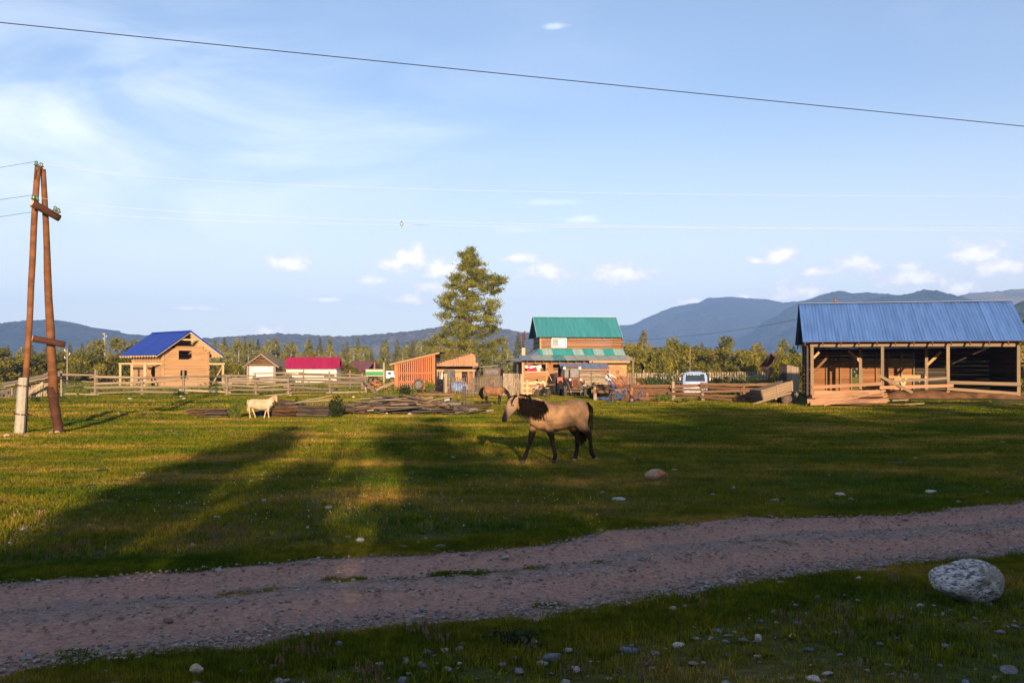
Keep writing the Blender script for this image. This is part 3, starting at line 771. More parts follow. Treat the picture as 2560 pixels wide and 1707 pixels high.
def build_larch():
    d = 150.0; x0 = PX(1168, d); z0 = gh(x0, d); k = d / F
    o = thing('larch_tree', 'tall ragged larch standing alone above the sheds', 'tree', (x0, d, z0))
    r = random.Random(5)
    zt = PZ(622, d) - z0
    tp = [(0, 0, -.5), (.15, 0, zt * .3), (-.1, .1, zt * .6), (.1, 0, zt * .85), (.15, 0, zt)]
    cl = [(8, 628, 12, 9), (-6, 640, 18, 12), (18, 642, 20, 12), (0, 655, 26, 12), (28, 660, 24, 12), (-12, 668, 22, 10), (38, 678, 26, 12), (10, 680, 24, 12),
          (30, 692, 24, 10), (-22, 690, 22, 12), (58, 690, 22, 10), (78, 702, 20, 12), (92, 698, 12, 10), (66, 712, 26, 10), (40, 708, 26, 12), (-30, 702, 24, 12), (-40, 715, 20, 10), (10, 704, 24, 12), (50, 722, 24, 10), (75, 725, 14, 8),
          (-50, 745, 22, 12), (-36, 735, 20, 10), (22, 735, 26, 12), (-56, 760, 22, 12), (12, 750, 30, 12), (-20, 755, 26, 14), (-42, 772, 30, 14), (30, 765, 28, 14), (66, 756, 14, 12), (72, 770, 18, 14), (0, 775, 34, 16), (-58, 785, 22, 12), (60, 785, 22, 14), (-28, 792, 34, 16), (26, 795, 34, 16), (66, 802, 22, 12),
          (-38, 810, 34, 16), (6, 815, 38, 18), (44, 818, 32, 14), (70, 820, 16, 12), (-10, 832, 44, 18), (38, 838, 34, 14), (-48, 832, 26, 12), (-76, 842, 20, 10), (-92, 856, 18, 10), (-62, 858, 34, 14), (-20, 858, 44, 18), (30, 862, 44, 16), (70, 862, 26, 14), (58, 884, 36, 14), (10, 884, 46, 16), (-40, 884, 44, 14), (-78, 876, 26, 12), (84, 850, 14, 10), (40, 905, 40, 12), (-20, 905, 50, 12)]
    cl += [(r.uniform(-16, 18), 650 + 12 * i, 18, 9) for i in range(21)]
    C = []; limbs = []
    for dx, py, rx, ry in cl:
        cx, cz = dx * k, PZ(py, d) - z0
        dep = r.uniform(-1, 1) * (1.0 + 2.6 * (py - 622) / 290) * .9
        c = Vector((cx, dep, cz)); a = Vector((.1, 0, min(zt * .97, cz - .25 * abs(cx) + .1)))
        mid = a.lerp(c, .55) + Vector((0, 0, -.15))
        limbs.append(([a, mid, c], [.11 * (1 - cz / zt * .6), .07, .03]))
        for _ in range(5):
            e = c + Vector((r.uniform(-1, 1) * rx * k, r.uniform(-1, 1) * rx * k, r.uniform(-.4, .8) * ry * k))
            limbs.append(([mid.lerp(c, r.uniform(.2, 1)), e], [.03, .012]))
            nt = 122
            for q in range(nt):          # needle sprays hang along each twig
                t = r.uniform(0, 1.1); pnt = mid.lerp(c, .6).lerp(e, t)
                C.append(pnt + Vector((r.gauss(0, .26), r.gauss(0, .26), r.gauss(-.12, .22))))
        for _ in range(70):
            C.append(c + Vector((r.gauss(0, .42) * rx * k, r.gauss(0, .42) * rx * k, r.gauss(0, .4) * ry * k)))
    link('trunk', trunk_mesh('trunk', tp, [.34, .27, .18, .09, .02], MW['bark'], limbs, 9), parent=o)
    link('crown', leaf_mesh('crown', np.array([tuple(c) for c in C]), .20, ML['larch'], 3, .27, (0, 0, .35)), parent=o)


build_larch()

# --- unseen trees behind the viewer, placed and thinned to shade road and meadow
def behind():
    r = random.Random(3)
    # broad shade: rows of trees, some crowns thinned or filled in to shape it
    row = [(-1.5, -19, 11.2, 2.5, 2.2), (-1.0, -17, 6.0, 2.6, 2.0), (4.0, -24, 13.4, 4.6, 1.2), (8.0, -23, 14.2, 5.6, .85), (5.6, -12, 5.2, 4.0, 3.0), (.2, -19.5, 7.4, 1.1, 1.1), (1.2, -18.6, 7.0, 1.1, 1.1), (1.4, -24, 10.8, 3.2, 1.0), (1.0, -13.5, 5.2, 4.0, 1.6), (11.6, -26, 15.4, 7.0, 2.4), (15.6, -24, 15.2, 7.6, 2.4), (19.6, -27, 15.8, 7.6, 1.7), (23.8, -25, 15.2, 7.8, 1.7), (28, -27, 15.8, 7.8, 2.4), (32, -25, 15.4, 8.0), (36.4, -26, 15.4, 8.0), (41, -25, 15.4, 8.0), (46, -26, 15.4, 8.4), (51, -25, 15.2, 8.4), (56, -26, 15.2, 8.4),
           (3.2, -14, 6.2, 4.2, 2.0), (7.6, -14, 7.2, 6.0, 2.6), (12.2, -15, 9.0, 6.4, 2.4), (16.4, -16, 9.8, 6.6, 2.4), (20.6, -15, 9.8, 6.6, 2.4), (25, -16, 9.8, 6.8, 2.4), (29.6, -15, 9.8, 6.8, 2.4), (34, -16, 9.6, 6.8), (39, -15, 9.6, 6.8)]
    for i, a in enumerate(row):
        x, y, h, w = a[:4]; tau = a[4] if len(a) > 4 else 3.0          # how thick the foliage is
        rr = random.Random(900 + i); lf = .22
        blobs = [(0, 0, h * .46, w * .5, w * .5, h * .44)] + [(rr.uniform(-.3, .3) * w, rr.uniform(-.3, .3) * w, h * rr.uniform(.3, .84), w * .26, w * .26, h * .14) for _ in range(6)]
        C = blob_centres(blobs, int(tau * w * h * .8 / (.45 * lf * lf)), 900 + i, .15)
        o = thing('roadside_tree', 'leafy tree behind the viewer shading the road', 'tree', (x, y, gh(x, y)), 0, 'trees behind the viewer')
        limbs = [([(0, 0, h * .15), (b[0] * .6, b[1] * .6, b[2] * .7), b[:3]], [.12, .07, .03]) for b in blobs[1:]]
        link('trunk', trunk_mesh('trunk', [(0, 0, -.2), (.1, 0, h * .4), (0, .1, h * .8)], [.2, .14, .05], MW['bark'], limbs), parent=o); link('crown', leaf_mesh('crown', C, lf, ML['willow'], 900 + i, .5), parent=o)


behind()

# ------------------------------------------------------------------ grass and other ground cover
def gn_scatter(name, pts, rots, scls, var, sources, label):
    """points that carry copies of a few source meshes (one uncountable mass)"""
    me = bpy.data.meshes.new(name); me.vertices.add(len(pts)); me.vertices.foreach_set('co', np.asarray(pts, np.float32).ravel())
    for nm, ty, data in (('rot', 'FLOAT_VECTOR', rots), ('scl', 'FLOAT_VECTOR', scls)):
        at = me.attributes.new(nm, ty, 'POINT'); at.data.foreach_set('vector', np.asarray(data, np.float32).ravel())
    at = me.attributes.new('var', 'INT', 'POINT'); at.data.foreach_set('value', np.asarray(var, np.int32))
    o = link(name, me)
    ng = bpy.data.node_groups.new(name, 'GeometryNodeTree')
    ng.interface.new_socket('Geometry', in_out='INPUT', socket_type='NodeSocketGeometry'); ng.interface.new_socket('Geometry', in_out='OUTPUT', socket_type='NodeSocketGeometry')
    N = ng.nodes; L = ng.links
    gi = N.new('NodeGroupInput'); go = N.new('NodeGroupOutput'); jn = N.new('GeometryNodeJoinGeometry')
    def attr(nm, ty):
        n = N.new('GeometryNodeInputNamedAttribute'); n.data_type = ty; n.inputs[0].default_value = nm; return n.outputs[0]
    av = attr('var', 'INT'); ar = attr('rot', 'FLOAT_VECTOR'); as_ = attr('scl', 'FLOAT_VECTOR')
    e2r = N.new('FunctionNodeEulerToRotation'); L.new(ar, e2r.inputs[0])
    for i, src in enumerate(sources):
        oi = N.new('GeometryNodeObjectInfo'); oi.inputs['Object'].default_value = src; oi.inputs['As Instance'].default_value = True
        cp = N.new('FunctionNodeCompare'); cp.data_type = 'INT'; cp.operation = 'EQUAL'; L.new(av, cp.inputs[2]); cp.inputs[3].default_value = i
        ip = N.new('GeometryNodeInstanceOnPoints'); L.new(gi.outputs[0], ip.inputs['Points']); L.new(cp.outputs[0], ip.inputs['Selection'])
        L.new(oi.outputs['Geometry'], ip.inputs['Instance']); L.new(e2r.outputs[0], ip.inputs['Rotation']); L.new(as_, ip.inputs['Scale'])
        L.new(ip.outputs[0], jn.inputs[0])
    L.new(jn.outputs[0], go.inputs[0])
    md = o.modifiers.new('scatter', 'NODES'); md.node_group = ng
    tag(o, label, kind='stuff'); return o


def grass_material():
    m = bpy.data.materials.new('meadow_grass'); m.use_nodes = True
    nt = m.node_tree; N = nt.nodes; L = nt.links; b = N['Principled BSDF']; b.inputs['Roughness'].default_value = .75; b.inputs['Specular IOR Level'].default_value = .12
    g = N.new('ShaderNodeNewGeometry'); oi = N.new('ShaderNodeObjectInfo')
    def nz(sc, det=4):
        mp = N.new('ShaderNodeMapping'); mp.inputs['Scale'].default_value = sc; L.new(g.outputs['Position'], mp.inputs[0])
        n = N.new('ShaderNodeTexNoise'); n.inputs['Scale'].default_value = 1; n.inputs['Detail'].default_value = det; L.new(mp.outputs[0], n.inputs['Vector']); return n.outputs[0]
    r1 = N.new('ShaderNodeValToRGB'); L.new(nz((.22, .42, .3), 5), r1.inputs[0])
    e = r1.color_ramp.elements; e[0].position = .36; e[0].color = (.072, .118, .007, 1); e[1].position = .64; e[1].color = (.34, .24, .055, 1)
    x = e.new(.52); x.color = (.165, .165, .012, 1)
    r2 = N.new('ShaderNodeValToRGB'); L.new(nz((7, 7, 7), 3), r2.inputs[0])
    e = r2.color_ramp.elements; e[0].position = .3; e[0].color = (.6, .66, .55, 1); e[1].position = .72; e[1].color = (1.35, 1.25, 1.1, 1)
    mx = N.new('ShaderNodeMix'); mx.data_type = 'RGBA'; mx.blend_type = 'MULTIPLY'; mx.inputs[0].default_value = 1
    L.new(r1.outputs[0], mx.inputs[6]); L.new(r2.outputs[0], mx.inputs[7])
    r3 = N.new('ShaderNodeValToRGB'); L.new(nz((1.1, 1.5, 1), 3), r3.inputs[0])
    e = r3.color_ramp.elements; e[0].position = .34; e[0].color = (.62, .74, .6, 1); e[1].position = .66; e[1].color = (1.28, 1.15, 1.1, 1)
    mx2 = N.new('ShaderNodeMix'); mx2.data_type = 'RGBA'; mx2.blend_type = 'MULTIPLY'; mx2.inputs[0].default_value = 1; L.new(mx.outputs[2], mx2.inputs[6]); L.new(r3.outputs[0], mx2.inputs[7])
    hv = N.new('ShaderNodeHueSaturation'); L.new(mx2.outputs[2], hv.inputs['Color'])
    mr = N.new('ShaderNodeMapRange'); L.new(g.outputs['Random Per Island'], mr.inputs[0]); mr.inputs[3].default_value = .45; mr.inputs[4].default_value = 1.6; L.new(mr.outputs[0], hv.inputs['Value'])
    mh = N.new('ShaderNodeMapRange'); L.new(g.outputs['Random Per Island'], mh.inputs[0]); mh.inputs[3].default_value = .525; mh.inputs[4].default_value = .475; L.new(mh.outputs[0], hv.inputs['Hue'])
    L.new(hv.outputs[0], b.inputs['Base Color'])
    tr = N.new('ShaderNodeBsdfTranslucent'); L.new(hv.outputs[0], tr.inputs[0]); ms = N.new('ShaderNodeMixShader'); ms.inputs[0].default_value = .25
    L.new(b.outputs[0], ms.inputs[1]); L.new(tr.outputs[0], ms.inputs[2]); L.new(ms.outputs[0], N['Material Output'].inputs[0])
    return m


def blade_patch(name, n, rad, h, w, seed, m, lean=.5, square=True):
    r = np.random.RandomState(seed)
    if square: xy = r.uniform(-rad, rad, (n, 2))
    else:
        a = r.uniform(0, 6.283, n); q = rad * np.sqrt(r.uniform(0, 1, n)); xy = np.stack([q * np.cos(a), q * np.sin(a)], 1)
    a = r.uniform(0, 6.283, n); hh = h * r.uniform(.45, 1.25, n); ww = w * r.uniform(.6, 1.3, n)
    d = np.stack([np.cos(a), np.sin(a)], 1) * (ww / 2)[:, None]
    la = r.uniform(0, 6.283, n); lk = lean * r.uniform(0, 1, n) * hh
    tip = xy + np.stack([np.cos(la), np.sin(la)], 1) * lk[:, None]
    V = np.zeros((n, 3, 3)); V[:, 0, :2] = xy - d; V[:, 1, :2] = xy + d; V[:, 2, :2] = tip; V[:, 2, 2] = hh; V[:, :2, 2] = -.02
    me = new_mesh(name, V.reshape(-1, 3), np.arange(n * 3).reshape(n, 3), False, (m,))
    return bpy.data.objects.new(name, me)


GM = grass_material()
def build_grass():
    r = np.random.RandomState(2)
    src = [blade_patch('grass_patch', 1700, .52, .046, .0125, 60 + i, GM) for i in range(4)] + [blade_patch('grass_edge', 330, .19, .042, .010, 70 + i, GM, square=False) for i in range(2)]
    src += [blade_patch('grass_far', 900, .55, .075, .028, 80 + i, GM) for i in range(2)]
    P = []; Ro = []; S = []; Va = []
    def put(x, y, v, s, sz):
        P.append((x, y, gh(x, y))); Ro.append((0, 0, r.uniform(0, 6.28))); S.append((s, s, sz)); Va.append(v)
    def inview(x, y, mrg): return abs(x) < .535 * y + mrg
    y = 4.6
    while y < 26:                      # near: metre squares
        for x in np.arange(-20, 20, .92):
            xx = x + r.uniform(-.1, .1); yy = y + r.uniform(-.1, .1)
            if inview(xx, yy, 4.2) and road_in(xx, yy) < -.62: put(xx, yy, r.randint(4), 1.0, r.uniform(.7, 1.35))
        y += .92
    n = 0                              # small tufts along the road's edges
    while n < 3400:
        s = r.uniform(-12, 24); lo, up = road_edges(s); side = r.randint(2)
        t = (lo - r.uniform(-.03, .8)) if side == 0 else (up + r.uniform(-.03, .8))
        x, yy = RDIR * s + RNOR * t; ri = road_in(x, yy)
        if inview(x, yy, 4.0) and yy > 4.5 and -.75 < ri < -.05: put(x, yy, 4 + r.randint(2), r.uniform(.8, 1.3), r.uniform(.6, 1.4)); n += 1
    for px0, px1, py, k in ((820, 900, 1454, 26), (985, 1040, 1455, 12), (1080, 1285, 1441, 70), (1312, 1365, 1426, 14), (650, 720, 1481, 16), (560, 640, 1489, 12), (1490, 1530, 1412, 8), (1940, 1980, 1362, 9), (1345, 1400, 1515, 12), (900, 1010, 1462, 10)):
        for _ in range(k):
            x, yy = GP(r.uniform(px0, px1), py - (r.uniform(px0, px1) - px0) * .03 + r.uniform(-5, 5)); put(x, yy, 4 + r.randint(2), r.uniform(.35, .6), r.uniform(.5, .9))
    y = 25.6
    while y < 46:
        for x in np.arange(-28, 28, 1.15):
            xx = x + r.uniform(-.2, .2); yy = y + r.uniform(-.2, .2)
            if inview(xx, yy, 2): put(xx, yy, 6 + r.randint(2), 1.4, r.uniform(.55, 1.1))
        y += 1.15
    while y < 112:
        for x in np.arange(-66, 66, 1.8):
            xx = x + r.uniform(-.3, .3); yy = y + r.uniform(-.3, .3)
            bx, by = xx - 24.0, yy + .23 * (xx - 18) - 63.4
            if lane_in(xx, yy) < .3 and inview(xx, yy, 3) and not (abs(bx) < 7.0 and abs(by) < 4.3): put(xx, yy, 6 + r.randint(2), 2.15, r.uniform(.7, 1.3))
        y += 1.8
    while y < 236:
        for x in np.arange(-140, 140, 4.2):
            xx = x + r.uniform(-1, 1); yy = y + r.uniform(-1, 1)
            if inview(xx, yy, 5): put(xx, yy, 6 + r.randint(2), 4.6, r.uniform(1.5, 3))
        y += 4.2
    src += [blade_patch('grass_tuft', 46, .07, .12, .010, 90 + i, GM, .7, False) for i in range(2)] + [blade_patch('broad_leaf_tuft', 26, .06, .06, .026, 95 + i, GM, 1.3, False) for i in range(2)]
    n = 0
    while n < 3400:                    # uneven taller tufts and broad-leaved rosettes
        yy = 4.8 + 34 * r.uniform() ** 1.6; xx = r.uniform(-1, 1) * (.54 * yy + .5)
        if road_in(xx, yy) > -.12 or noise.noise((xx * .5, yy * .5, 7)) < r.uniform(-.5, .5): continue
        put(xx, yy, 8 + r.randint(4), r.uniform(.6, 1.3), r.uniform(.5, 1.1)); n += 1
    gn_scatter('meadow_grass', P, Ro, S, Va, src, 'short meadow grass on both sides of the road')


build_grass()

# ------------------------------------------------------------------ shared building pieces
_SH = {}
def sheet_mesh(w, L_, period, amp, m):
    """corrugated sheet: w across (local x), L_ up the slope (local y)"""
    key = (round(w, 3), round(L_, 3), period, amp, m.name)
    if key not in _SH:
        n = max(2, int(round(w / period))) * 4; vs = []; fs = []
        for j in (0, 1):
            for i in range(n + 1):
                x = w * i / n; z = amp * math.sin(2 * math.pi * i / 4 + .4)
                vs.append((x, L_ * j, z))
        for i in range(n): fs.append((i, i + 1, n + 2 + i, n + 1 + i))
        me = new_mesh('roof_sheet', vs, fs, True, (m,)); _SH[key] = me
    return _SH[key]


def sheets(par, o, U, V, width, length, n, mats, period=.19, amp=.018, name='roof_sheet'):
    U = Vector(U).normalized(); V = Vector(V); V = (V - U * V.dot(U)).normalized(); Nn = U.cross(V)
    if not isinstance(mats, (list, tuple)): mats = [mats]
    out = []
    for i in range(n):
        ob = link(name, sheet_mesh(width / n + .03, length, period, amp, mats[i % len(mats)]), parent=par)
        p = Vector(o) + U * (width / n * i) + Nn * (.004 * (i % 2))
        M_ = Matrix((U, V, Nn)).transposed().to_4x4(); M_.translation = p
        ob.matrix_basis = M_; out.append(ob)
    return out


def wall_courses(par, a, b, z0, z1, n, th, m, holes=(), ext=0.0, shape='slab', name='log', up=None):
    """horizontal logs or boards from a to b (xy in parent space), broken at the holes (s0, s1, za, zb)"""
    a, b = Vector((*a, 0)), Vector((*b, 0)); ln = (b - a).length; u = (b - a).normalized(); hh = (z1 - z0) / n
    for i in range(n):
        zc = z0 + hh * (i + .5); segs = [(-ext * (.6 + .4 * (i % 2)), ln + ext * (.6 + .4 * ((i + 1) % 2)))]
        for s0, s1, za, zb in holes:
            if za < zc < zb:
                ns = []
                for q0, q1 in segs:
                    if s0 > q0: ns.append((q0, min(q1, s0)))
                    if s1 < q1: ns.append((max(q0, s1), q1))
                segs = [q for q in ns if q[1] - q[0] > .03]
        for q0, q1 in segs:
            p, q = a + u * q0, a + u * q1; p.z = q.z = zc
            jx = R.uniform(-.006, .006)
            bar(par, name, p, q, th * R.uniform(.93, 1.07), hh * .965, m, shape)


def wall_boards(par, a, b, z0, z1f, w, th, m, gap=.012, name='board', z0f=None, shape='slab', skip=()):
    """upright boards from a to b; z1f(s) gives the top"""
    a, b = Vector((*a, 0)), Vector((*b, 0)); ln = (b - a).length; u = (b - a).normalized(); n = max(1, int(round(ln / w)))
    for i in range(n):
        s = (i + .5) * ln / n
        if any(q0 < s < q1 for q0, q1 in skip): continue
        p = a + u * s; q = p.copy(); p.z = z0f(s) if z0f else z0; q.z = z1f(s)
        nrm = Vector((-u.y, u.x, 0))
        ob = bar(par, name, p, q, ln / n - gap, th, m, shape, up=nrm)


# ------------------------------------------------------------------ log house with the blue roof
def blue_house():
    rz = math.radians(46.2)
    o = thing('log_house', 'unfinished pale log house under a bright blue gable roof', 'house', (-29.75, 90.62, gh(-29.75, 90.6)), rz)
    z0 = o.location.z; m = MW['fresh']
    zr, hw, ov = 5.63 - z0, 3.3, .9; sl = 2.23 / 3.3
    W = 2.2; L_ = 5.6; zt = 3.45
    def rz_(s): return zr - abs(s) * sl
    # gable wall towards the camera, with the two openings
    wall_courses(o, (-W, 0), (W, 0), .25, zt, 16, .17, m, [(W - .67, W + .67, 2.67, 3.36), (W - .5, W + .2, .92, 1.69)], .2)
    for i in range(2): bar(o, 'log', (-1.55 + .5 * i, 0, zt + .1 + .2 * i), (2.0 - .25 * i, 0, zt + .1 + .2 * i), .17, .19, m, 'slab')
    wall_courses(o, (-W, 0), (-W, L_), .25, zt, 16, .17, m, [(1.2, 2.1, .3, 2.0)], .2)
    wall_courses(o, (W, 0), (W, L_), .25, zt, 16, .17, m, (), .2)
    wall_courses(o, (-W, L_), (W, L_), .25, zt, 16, .17, m, [(1.4, 2.9, 2.5, 3.4)], .2)
    wall_courses(o, (-1.4, L_ - .02), (1.4, L_ - .02), zt, zt + .8, 4, .15, m)
    fl = MB(); fl.box((0, L_ / 2, 2.3), (2 * W - .2, L_ - .2, .08)); fl.build(o, 'floor_deck', MW['fresh'])
    fd = MB(); fd.box((0, L_ / 2, .08), (2 * W + .1, L_ + .1, .34)); fd.build(o, 'foundation', MM['concrete'])
    # rafters, ridge, roof
    for i in range(14):
        t = -ov + .06 + i * (L_ + ov + .7) / 13.4
        for s in (-1, 1):
            bar(o, 'rafter', (0, t, zr - .12), (s * (hw - .03), t, zr - .12 - (hw - .03) * sl), .055, .16, MW['pale'])
    for s in (-1, 1):
        for k in range(9):
            q = .2 + k * .37
            bar(o, 'roof_batten', (s * q, -ov, zr - q * sl - .028), (s * q, L_ + .7, zr - q * sl - .028), .11, .026, MW['fresh'])
    bar(o, 'collar_beam', (-.95, -.55, zr - .78), (.95, -.55, zr - .78), .06, .15, MW['pale'])
    for s in (-1, 1):
        V = Vector((-s, 0, sl)); ln = math.hypot(hw, hw * sl)
        oo = (s * hw, -ov - .05, zr - hw * sl + .02) if s > 0 else (s * hw, L_ + .75, zr - hw * sl + .02)
        sheets(o, oo, (0, 1 if s > 0 else -1, 0), V, L_ + ov + .8, ln, 7, MM['blueroof'], .25, .008)
        rp = MB(); a = Vector((s * hw, -ov - .07, zr - hw * sl)); b = Vector((0, -ov - .07, zr))
        bar(o, 'barge_board', a + Vector((0, 0, .0)), b, .03, .13, MM['blueroof'])
    bar(o, 'ridge_cap', (0, -ov - .06, zr + .035), (0, L_ + .76, zr + .035), .24, .03, MM['blueroof'])
    # veranda frames both sides
    zb = 2.6 - z0
    for s, ts in ((-3.9, (-.1, 2.4, 4.7)), (3.75, (-.1, 2.6, 4.8))):
        for t in ts: bar(o, 'veranda_post', (s, t, 0), (s, t, zb), .15, .15, MW['pale'])
        bar(o, 'veranda_beam', (s, ts[0] - .2, zb + .08), (s, ts[-1] + .2, zb + .08), .14, .16, MW['pale'])
        sg = -1 if s < 0 else 1
        bar(o, 'veranda_beam', (sg * (W + .1), -.12, zb + .07), (s + sg * .1, -.12, zb + .07), .13, .15, MW['pale'])
        bar(o, 'brace', (s, -.1, zb - .05), (s - sg * 1.1, -.1, .35), .07, .1, MW['fresh'])
        bar(o, 'veranda_floor_beam', (s, ts[0] - .1, .45), (s, ts[-1], .45), .12, .14, MW['fresh'])


blue_house()


def log_hut():
    d = 108.0; x = PX(654, d); z0 = gh(x, d)
    o = thing('log_hut', 'small grey-roofed log hut with a pale plastered gable end', 'hut', (x, d, z0), math.radians(3))
    k = d / F; zr = PZ(884.6, d) - z0; ze = PZ(917.5, d) - z0; hw = 45.3 * k; sl = (zr - ze) / hw; W = 31 * k; L_ = 4.6; zw = PZ(914, d) - z0
    wall_courses(o, (-W, 0), (W, 0), .1, zw, 9, .2, MW['worn'], (), .2, 'log')
    wall_courses(o, (W, 0), (W, L_), .1, zw, 9, .2, MW['log'], (), .2, 'log')
    wall_courses(o, (-W, 0), (-W, L_), .1, zw, 9, .2, MW['log'], (), .2, 'log')
    p = MB(); p.box((0, -.13, (zw + .35) / 2 - .05), (2 * W - .15, .05, zw - .4)); p.build(o, 'plaster_panel', MM['white'])
    for i in range(5):
        z = zw + .12 + i * .25; w = (zr - z - .14) / sl
        if w > .15: bar(o, 'gable_log', (-w, 0, z), (w, 0, z), .2, .23, MW['brown'], 'log')
    for s in (-1, 1):
        n = 16
        for i in range(n):
            t = -.5 + (i + .5) * (L_ + .9) / n
            bar(o, 'roof_board', (s * hw, t, zr - hw * sl + .03), (0, t, zr + .03 + .012 * (i % 2)), (L_ + .9) / n - .01, .03, MM['greypl'], 'slab', up=(0, 0, 1))
        bar(o, 'rafter', (s * hw * .98, -.42, zr - hw * sl - .06), (0, -.42, zr - .06), .08, .1, MW['worn'])
    bar(o, 'corner_post', (-W - .12, -.16, 0), (-W - .12, -.16, zw), .16, .14, MW['worn'])
    bar(o, 'corner_post', (W + .12, -.16, 0), (W + .12, -.16, zw), .16, .14, MW['worn'])


log_hut()


def crimson_house():
    d = 122.0; k = d / F; xl, xr = PX(711, d), PX(842, d); z0 = gh(xl, d)
    o = thing('whitewashed_building', 'long whitewashed building under a plain crimson roof', 'building', (xl, d, z0), math.radians(1.5))
    w = xr - xl; zr = PZ(892.5, d) - z0; ze = PZ(921.5, d) - z0; dep = 2.2; L_ = math.hypot(dep, zr - ze)
    b = MB(); b.box((w / 2, dep + .25, ze / 2), (w - .3, 2 * dep - .5, ze - .02)); b.build(o, 'wall', MM['white'])
    for s in (-1, 1):
        if s < 0: sheets(o, (-.15, 0, ze), (1, 0, 0), (0, dep, zr - ze), w + .3, L_, 6, MM['crimson'], .3, .006)
        else: sheets(o, (w + .15, 2 * dep, ze), (-1, 0, 0), (0, -dep, zr - ze), w + .3, L_, 6, MM['crimson'], .3, .006)
    for i in range(9): bar(o, 'rafter_end', (.15 + i * (w - .3) / 8, .3, ze + .1), (.15 + i * (w - .3) / 8, -.02, ze - .06), .07, .1, MW['pale'])
    for xx in (0.15, w - .15):
        g = MB(); g.poly([(xx, .2, ze - .05), (xx, 2 * dep - .2, ze - .05), (xx, dep, zr - .08)], .06, (1 if xx < 1 else -1, 0, 0)); g.build(o, 'gable', MM['cream'])
    bar(o, 'sill_board', (.1, .17, .75), (w - .1, .17, .75), .05, .14, MW['worn'])


crimson_house()


def purple_shed():
    d = 150.0; x = PX(938, d); z0 = gh(x, d)
    o = thing('old_shed', 'old shed with a purple brown sheet roof behind the green truck', 'shed', (x, d, z0), math.radians(52))
    zr = PZ(902.5, d) - z0; hw = 1.75; ze = zr - 1.5; L_ = 5.2; sl = 1.5 / hw
    for s in (-1, 1):
        V = Vector((-s, 0, sl)); ln = math.hypot(hw, 1.5)
        oo = (s * hw, 0, ze) if s > 0 else (s * hw, L_, ze)
        sheets(o, oo, (0, 1 if s > 0 else -1, 0), V, L_, ln, 5, MM['purple'], .2, .015)
    for s in (-1, 1):
        for t in (.15, L_ - .2): bar(o, 'post', (s * 1.4, t, 0), (s * 1.4, t, ze + .25), .13, .13, MW['worn'])
    bar(o, 'king_post', (0, .15, ze), (0, .15, zr - .05), .16, .12, MW['worn'])
    bar(o, 'tie_beam', (-1.5, .15, ze + .1), (1.5, .15, ze + .1), .12, .14, MW['worn'])
    wall_courses(o, (-1.4, L_ - .2), (1.4, L_ - .2), .1, ze, 8, .08, MW['dark'], name='wall_board')
    wall_courses(o, (-1.4, .2), (-1.4, L_ - .2), .1, ze, 8, .08, MW['brown'], name='wall_board')


purple_shed()


def slat_shed():
    d = 84.0; xl, xr = PX(988, d), PX(1087, d); z0 = gh(xl, d)
    o = thing('slat_shed', 'reddish shed of upright slats under a roof slanting up to the right', 'shed', (xl, d, z0), math.radians(-4))
    w = xr - xl; za = PZ(907, d) - z0; zb = PZ(884, d) - z0; dep = 3.4
    n = 19; sp = w / n
    top = lambda s: za + (zb - za) * s / w
    for i in range(n + 1):
        s = min(max(i * sp, .03), w - .03); wd = sp * .58
        if i in (0, 1): wd = sp * .98
        if i == n: wd = sp * .9
        bar(o, 'slat', (s, 0, .05), (s, 0, top(s) - .06), wd, .03, MW['red'], 'slab', up=(0, 1, 0))
    for zz in (.75, 1.45):
        bar(o, 'slat_rail', (0, -.005, zz), (w, -.005, zz), .075, .09, MW['red'])
    bar(o, 'top_rail', (0, -.005, za - .12), (w, -.005, zb - .12), .08, .13, MW['red'])
    wall_boards(o, (0, 0), (0, dep), .05, lambda s: za - .08, .2, .03, MW['dark'], .004)
    wall_boards(o, (w, 0), (w, dep), .05, lambda s: zb - .08, .2, .03, MW['dark'], .004)
    wall_boards(o, (0, dep), (w, dep), .05, lambda s: top(s) - .08, .2, .03, MW['dark'], .03)
    V = Vector((w, 0, zb - za)).normalized()
    for i in range(9):
        y0 = -.35 + i * (dep + .7) / 9
        bar(o, 'roof_board', Vector((-.45, y0 + .2, za - .45 * (zb - za) / w + .02 + .006 * (i % 2))), Vector((w + .5, y0 + .2, zb + .5 * (zb - za) / w + .02 + .006 * (i % 2))), .43, .035, MW['grey'], 'slab')
    bar(o, 'fascia', (-.42, -.3, za - .45 * (zb - za) / w - .05), (w + .46, -.3, zb + .46 * (zb - za) / w - .05), .035, .12, MW['fresh'])


slat_shed()


